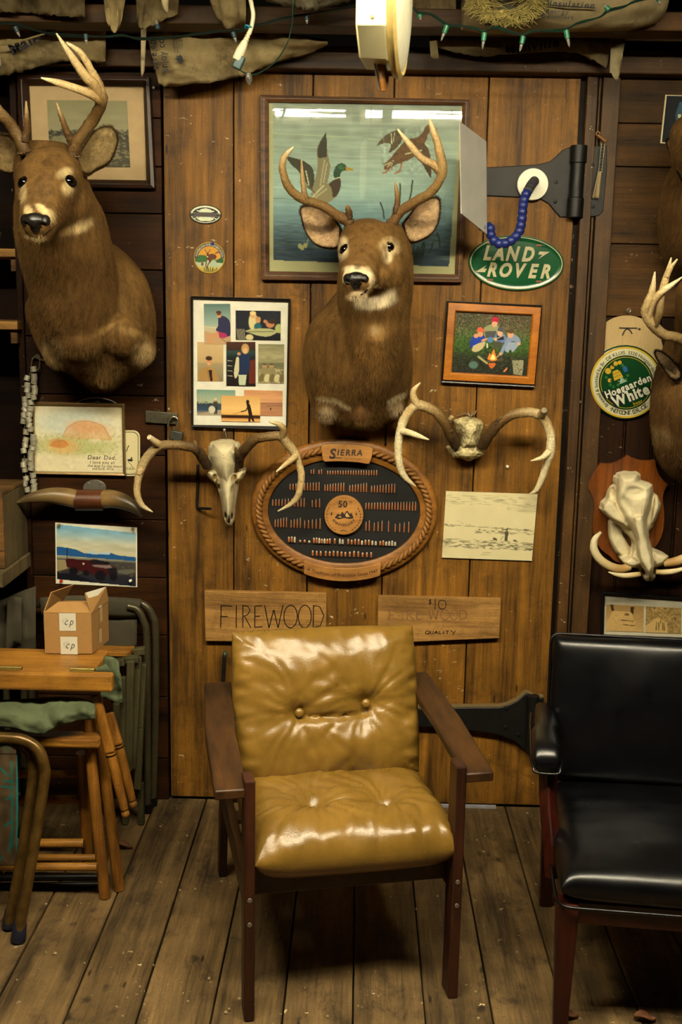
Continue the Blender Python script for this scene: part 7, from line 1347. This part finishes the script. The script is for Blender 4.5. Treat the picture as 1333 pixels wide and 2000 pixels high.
pp=pxpl(351,116,-.198,math.radians(100)); m=MB(); flat(m,pp,[(-8,-3),(-4,-6),(5,-6),(9,-2),(6,2),(10,6),(3,4),(2,9),(-1,4),(-5,7),(-4,1),(-9,2)],0); m.build('flame_print',CPR,t,0)
paper('torn_insulation_paper','folded kraft paper flap right behind the white cord',[(380,-95),(430,-95),(482,-95)],[(420,30),(445,56),(480,46)],-.4,-.36,seed=16.,col='#94825a',n=20,bulge=.05)
paper('insulation_batt','grey plastic-wrapped insulation bulge at the top centre, left of the hanging dial',[(500,-95),(560,-95),(620,-95),(700,-95)],[(520,2),(580,16),(620,18),(690,-2)],-.5,-.5,seed=18.,col='#77705a',bulge=.05)
paper('insulation_batt','flat kraft batt between beams, right of the hanging dial',[(800,-95),(830,-95),(860,-95),(890,-95)],[(806,44),(830,49),(860,52),(892,54)],-.27,-.25,seed=20.,col='#8d7a56')
for k,(xa,xb) in enumerate(((-1.12,-.49),(-.43,.07),(.13,.59),(.65,1.17))):
    m=MB(); G=np.array([[[xa+(xb-xa)*j/12,-.32-2.6*i/40,2.64-.03*math.sin(math.pi*j/12)+.012*noise.noise((i*.4,j*.4,k*3.))] for j in range(13)] for i in range(41)]); m.grid(G,lin('#85734f'))
    tag(m.build('ceiling_batt',KP,None,80,solid=.004),'paper-faced batt tucked between the ceiling joists, %s of four'%('first from the left','second from the left','second from the right','first from the right')[k],'insulation',group='batts between the joists')
# big roll at the right
t=thing('insulation_roll','bulging printed insulation batt with loose yellow fibre, upper right above the green string lights','insulation',at(1080,20,-.3))
m=MB(); A=at(905,10,-.345); B=at(1296,-6,-.345); n=40; R=[]
for i in range(n):
    f=i/(n-1); c=A*(1-f)+B*f; rr=.075*(1-.25*(max(0,f-.85)/.15)**2)*(.8+.2*min(1,f*6)); R.append([c+np.array([0,math.cos(a)*rr*1.3,math.sin(a)*rr*(1.05 if math.sin(a)<0 else .8)])*(1+.07*noise.noise((f*9,math.cos(a)*2,math.sin(a)*2))) for a in np.linspace(0,2*math.pi,28,endpoint=False)])
m.rings(np.array(R),lin('#9a8a66')); m.build('paper_facing',KP,t,70)
yf=-.345-.098
for s_,x,y,sz,b in (('insulation',1118,8,17,.02),('energy',1090,21,13,.01),('comfort',1096,31,12,.01)):
    pp=pxpl(x,y,yf-.004,-.05); m=MB(); write(m,pp,s_,0,-6,sz,0,b,.25); m.build('lettering',CPR,t,0)
m=MB(); pp=pxpl(1120,12,yf-.004,-.06); flat(m,pp,[(-45,0),(45,0),(45,-2),(-45,-2)],0); m.build('printed_line',CPR,t,0)
m=MB(); Rr=np.random.default_rng(4)
for k in range(46):
    a=Rr.uniform(0,2*math.pi); m.ell(at(990+58*math.cos(a)*Rr.uniform(.75,1.),2+34*math.sin(a)*Rr.uniform(.75,1.),-.475),np.array([.016,.012,.012])*Rr.uniform(.7,1.4),RZ(Rr.uniform(0,3)),8,6)
for k in range(1700):
    a=Rr.uniform(0,2*math.pi); cx,cy=990+Rr.normal(0,2)+62*math.cos(a)*Rr.uniform(.6,1.08),2+38*math.sin(a)*Rr.uniform(.5,1.08)
    p0=at(cx,cy,-.47-Rr.random()*.03); d=np.array([Rr.normal(0,.02),-.012*Rr.random(),-.006-.018*Rr.random()]); m.tube([p0,p0+d*.5+Rr.normal(0,.005,3),p0+d],[.0016,.0013,.0005],4,n=4)
m.build('glass_fibre',plain('yellow fibreglass','#9a8a4a',.9,var=.35,sc=40),t,60)['kind']='stuff'
m=MB(); flat_=[(905,-60),(930,-60),(1075,-60),(1072,30),(1030,48),(990,54),(945,50),(925,25)]; m.plate(ats([(x,y,-.46) for x,y in flat_]),.004,col='#4a4434'); m.build('dark_liner',KP,t,0)
t,_=paper('insulation_batt','kraft batt edge with part of a brand word, under the green string lights',[(845,66),(950,70),(1060,72),(1150,74),(1196,80)],[(850,92),(900,104),(942,111),(985,106),(1060,102),(1120,102),(1160,118),(1185,134)],-.13,-.12,seed=24.,bulge=.01,wr=.006,col='#6e6044')
pp=pxpl(1040,90,-.165,.14); m=MB(); write(m,pp,'Manville',0,-8,24,0,.03,.1,sx=1.1); m.build('lettering',CPR,t,0)
paper('torn_insulation_paper','long creased pale paper flap at upper right, above the door corner',[(1194,72),(1208,72),(1224,73)],[(1192,142),(1207,157),(1212,128)],-.17,-.17,seed=26.,col='#8f8262',n=14,wr=.012)
paper('torn_insulation_paper','short paper strip right of the hanging dial under the beam',[(838,58),(846,60),(852,62)],[(842,112),(849,114),(858,114)],-.16,-.16,seed=28.,col='#7a6c4c',n=8,wr=.008)
paper('torn_insulation_paper','tiny white paper corner at the left edge below the brand-printed batt',[(-20,100),(-8,104),(0,110)],[(-20,134),(-6,132),(5,132)],-.2,-.2,seed=30.,col='#b5b0a0',n=8,wr=.003)
# ---------------- string lights
WIRE=plain('green wire','#0c2a1e',.5); SOCK=plain('green socket','#1c6a48',.4,var=.1); mt,nt,b=newmat('clear bulb'); setb(nt,b,col='#d8d4c4',rough=.08,trans=.75,spec=.6); BULB=mt
def bulbs(t,L_,Y,soc):
    for x0,y0,x1,y1 in L_:
        a=at(x0,y0,Y); b=at(x1,y1,Y); c=a*.5+b*.5; d=nrm(b-a); l=np.linalg.norm(b-a)
        m=MB(); m.lathe([(0,.004),(.002,.0075),(l*.5,.0065),(l*.52,.004)],a,d,12); s_=m.build('socket',soc,t,50)
        m=MB(); m.lathe([(l*.5,.0035),(l*.62,.0042),(l*.85,.003),(l,.0006)],a,d,10); m.build('bulb',BULB,s_,60)
t=thing('string_lights','green wired string lights with clear bulbs across the upper right insulation','string lights',at(1020,60,-.52)); Y=-.52
m=MB(); P=[at(x,y,Y) for x,y in ((806,14),(818,26),(836,27),(850,31),(875,47),(905,51),(933,58),(945,61),(970,52),(995,60),(1022,68),(1040,62),(1053,60),(1085,58),(1107,56),(1125,48),(1142,43),(1172,33),(1190,19),(1220,12),(1241,4),(1290,-8))]; m.tube(P,[.0022]*len(P),6); Q=[p+np.array([0,.003,.004*math.sin(i*1.3)]) for i,p in enumerate(P)]; m.tube(Q,[.0022]*len(Q),6); m.build('wire',WIRE,t,60)
bulbs(t,[(874,49,862,80),(947,63,943,96),(1023,70,1016,101),(1106,58,1113,92),(1191,20,1178,8),(819,28,823,40),(1287,-6,1290,10)],Y,SOCK)
t=thing('string_lights','dark wired unlit string lights sagging across the upper left insulation','string lights',at(250,70,-.42)); Y=-.42
m=MB(); P=[at(x,y,Y) for x,y in ((-30,46),(30,48),(80,62),(140,68),(205,72),(240,70),(270,74),(325,73),(380,68),(440,60),(470,58),(500,50),(560,36),(640,22),(730,0))]; m.tube(P,[.0024]*len(P),6); Q=[p+np.array([0,.003,.004*math.sin(i*1.7)]) for i,p in enumerate(P)]; m.tube(Q,[.0024]*len(Q),6); m.build('wire',plain('dark green wire','#0a1c16',.5),t,60)
bulbs(t,[(29,52,39,72),(167,66,169,88),(309,58,305,38),(599,30,600,47),(455,62,462,84)],Y,plain('dark socket','#12303a',.5))
# ---------------- pale cable along the batt at the left
m=MB(); P=[at(x,y,-.2) for x,y in ((-30,92),(0,88),(40,80),(80,68),(120,58),(160,54),(205,52),(232,54),(262,58),(275,56))]; m.tube(P,[.0028]*len(P),8); tag(m.build('electric_cable',plain('cream cable','#8f7c4c',.6,var=.2),None,60),'cream electric cable running along the brand-printed batt at upper left','cable')
# ---------------- white cord with plug
t=thing('extension_cord','white extension cord with ribbed socket end hanging above the collage','cord',at(478,60,-.62)); Y=-.62; CW=plain('cream cord','#c9bf9c',.45,var=.08,sc=60)
m=MB(); P=[at(x,y,Y) for x,y in ((487,-40),(488,-10),(492,10),(495,30),(492,50),(487,66))]; m.tube(P,[.0055]*len(P),10); m.build('cord',CW,t,60)
a=at(488,62,Y); d=nrm(at(465,112,Y)-a); m=MB(); m.lathe([(0,.005),(.006,.0062),(.008,.005),(.014,.0068),(.016,.0055),(.022,.0075),(.024,.0065),(.03,.009),(.05,.0125),(.072,.0125),(.076,.011),(.077,0)],a,d,16); m.build('socket_end',CW,t,40)
m=MB(); c=at(467,122,Y); m.box(c,(.022,.018,.034),np.stack([nrm(np.cross(d,(0,1,0))),(0,1,0),-d],1)); m.build('green_plug',plain('green plug','#0e3a3a',.5),t,0,.003)
m=MB(); m.tube([c-np.array([0,0,.016]),at(478,142,Y),at(500,145,Y),at(531,127,Y),at(550,105,Y),at(563,80,Y),at(570,50,Y),at(572,30,Y-.0),at(574,-20,Y)],[.0018]*9,6); m.build('green_wire',WIRE,t,60)
m=MB(); m.lathe([(0,.004),(.004,.008),(.014,.0095),(.022,.007),(.03,.003),(.031,0)],at(486,142,Y),(.05,-.1,-1),9); m.build('crystal_bulb',plain('foil bulb','#d8d0c0',.12,.9,var=.3,sc=200,bmp=.6),t,20)
m=MB(); th=np.linspace(0,2*math.pi,16); a=at(486,52,Y); m.tube(np.stack([a[0]+.009*np.cos(th),a[1]+.006*np.sin(th),np.full(16,a[2])+.002*np.sin(2*th)],1),[.0028]*16,6,smooth=False); m.build('teal_tie',plain('teal tie','#0f6a7a',.5),t,60)
# ---------------- hanging dial seen from the side
Y=-1.35; px1=np.linalg.norm(at(751,60,Y)-at(750,60,Y)); c=at(742,-6,Y); CREAM=plain('cream enamel housing','#d8cfa0',.32,var=.05,sc=20)
t=thing('hanging_dial','cream round-faced hanging dial seen edge-on at the top centre','hanging dial',c)
rot=-.13; ax=np.array([math.cos(rot),math.sin(rot),0]); dv=np.array([-math.sin(rot),math.cos(rot),0]); H=150*px1
def octo(x,r,k=.62): P=[(k*.75*r,-r),(-k*.75*r,-r),(-r,-k*r),(-r,k*r),(-k*r,r),(k*r,r),(r,k*r),(r,-k*r)]; return [c+ax*x+dv*a*.9+np.array([0,0,b]) for a,b in P]
R=[octo(-.030,H*.8),octo(-.028,H*.82),octo(.020,H*.84),octo(.026,H*.86),octo(.028,H*.84)]; m=MB(); m.rings(np.array(R)); m.build('housing',CREAM,t,30,.003)
ringz=lambda x,r:[c+ax*x+dv*math.cos(a)*r+np.array([0,0,math.sin(a)*r*1.0]) for a in np.linspace(0,2*math.pi,48,endpoint=False)]
m=MB(); m.rings(np.array([ringz(.028,H*.97),ringz(.034,H*1.0),ringz(.040,H*1.0),ringz(.046,H*.95),ringz(.043,H*.9)]),None,False); m.add(np.array(ringz(.028,H*.97)),[tuple(range(48))]); m.build('bezel',plain('worn brass bezel','#b39a5c',.4,.3,var=.2),t,40)
m=MB(); m.lathe([(.043,H*.92),(.050,H*.8),(.056,H*.5),(.058,0)],c,ax,40,None); m.build('dial_face',plain('dial face','#b9b49c',.25,var=.25,sc=9),t,60)
m=MB(); m.lathe([(0,.004),(.0015,.0035),(.002,0)],c-dv*H*.755+ax*.0+np.array([0,0,-.062]),-dv,12); m.build('screw_head',plain('dull screw','#7a6c4a',.5,.5),t,40)
p0=c+np.array([.004,0,-H*.84]); p1=at(750,178,Y); m=MB(); m.tube([p0+np.array([0,0,.01]),p0*.5+p1*.5+np.array([.003,0,0]),p1],[.008,.010,.005],8); m.build('wooden_pull',W_OAK,t,50)
m=MB(); m.tube([p0+np.array([-.012,-.01,.01]),at(741,175,Y)],[.0022,.0022],8,smooth=False); m.build('wire_pull',STEEL,t,60)
m=MB(); m.cyl(c+np.array([0,0,H*.8]),np.array([c[0],c[1],2.8]),.003,seg=8); m.build('hanging_rod',BLACKM,t,60)
# ---------------- small hardware on the boards
for x,y,lb_ in ((300,171,'small steel screw high on the door left of the duck picture'),(1038,148,'small steel screw high on the door right of the duck picture'),(373,805,'small steel screw beside the collage lower left corner'),(45,693,'small screw eye at the left edge above the sleeve string'),(1134,785,'pale nail head in the right door jamb')):
    a=at(x,y,0 if x<1100 else -.016); m=MB(); m.lathe([(0,.0045),(.0025,.004),(.003,.001)],a,(0,-1,0),10); tag(m.build('wall_screw',STEEL,None,50),lb_,'screw')
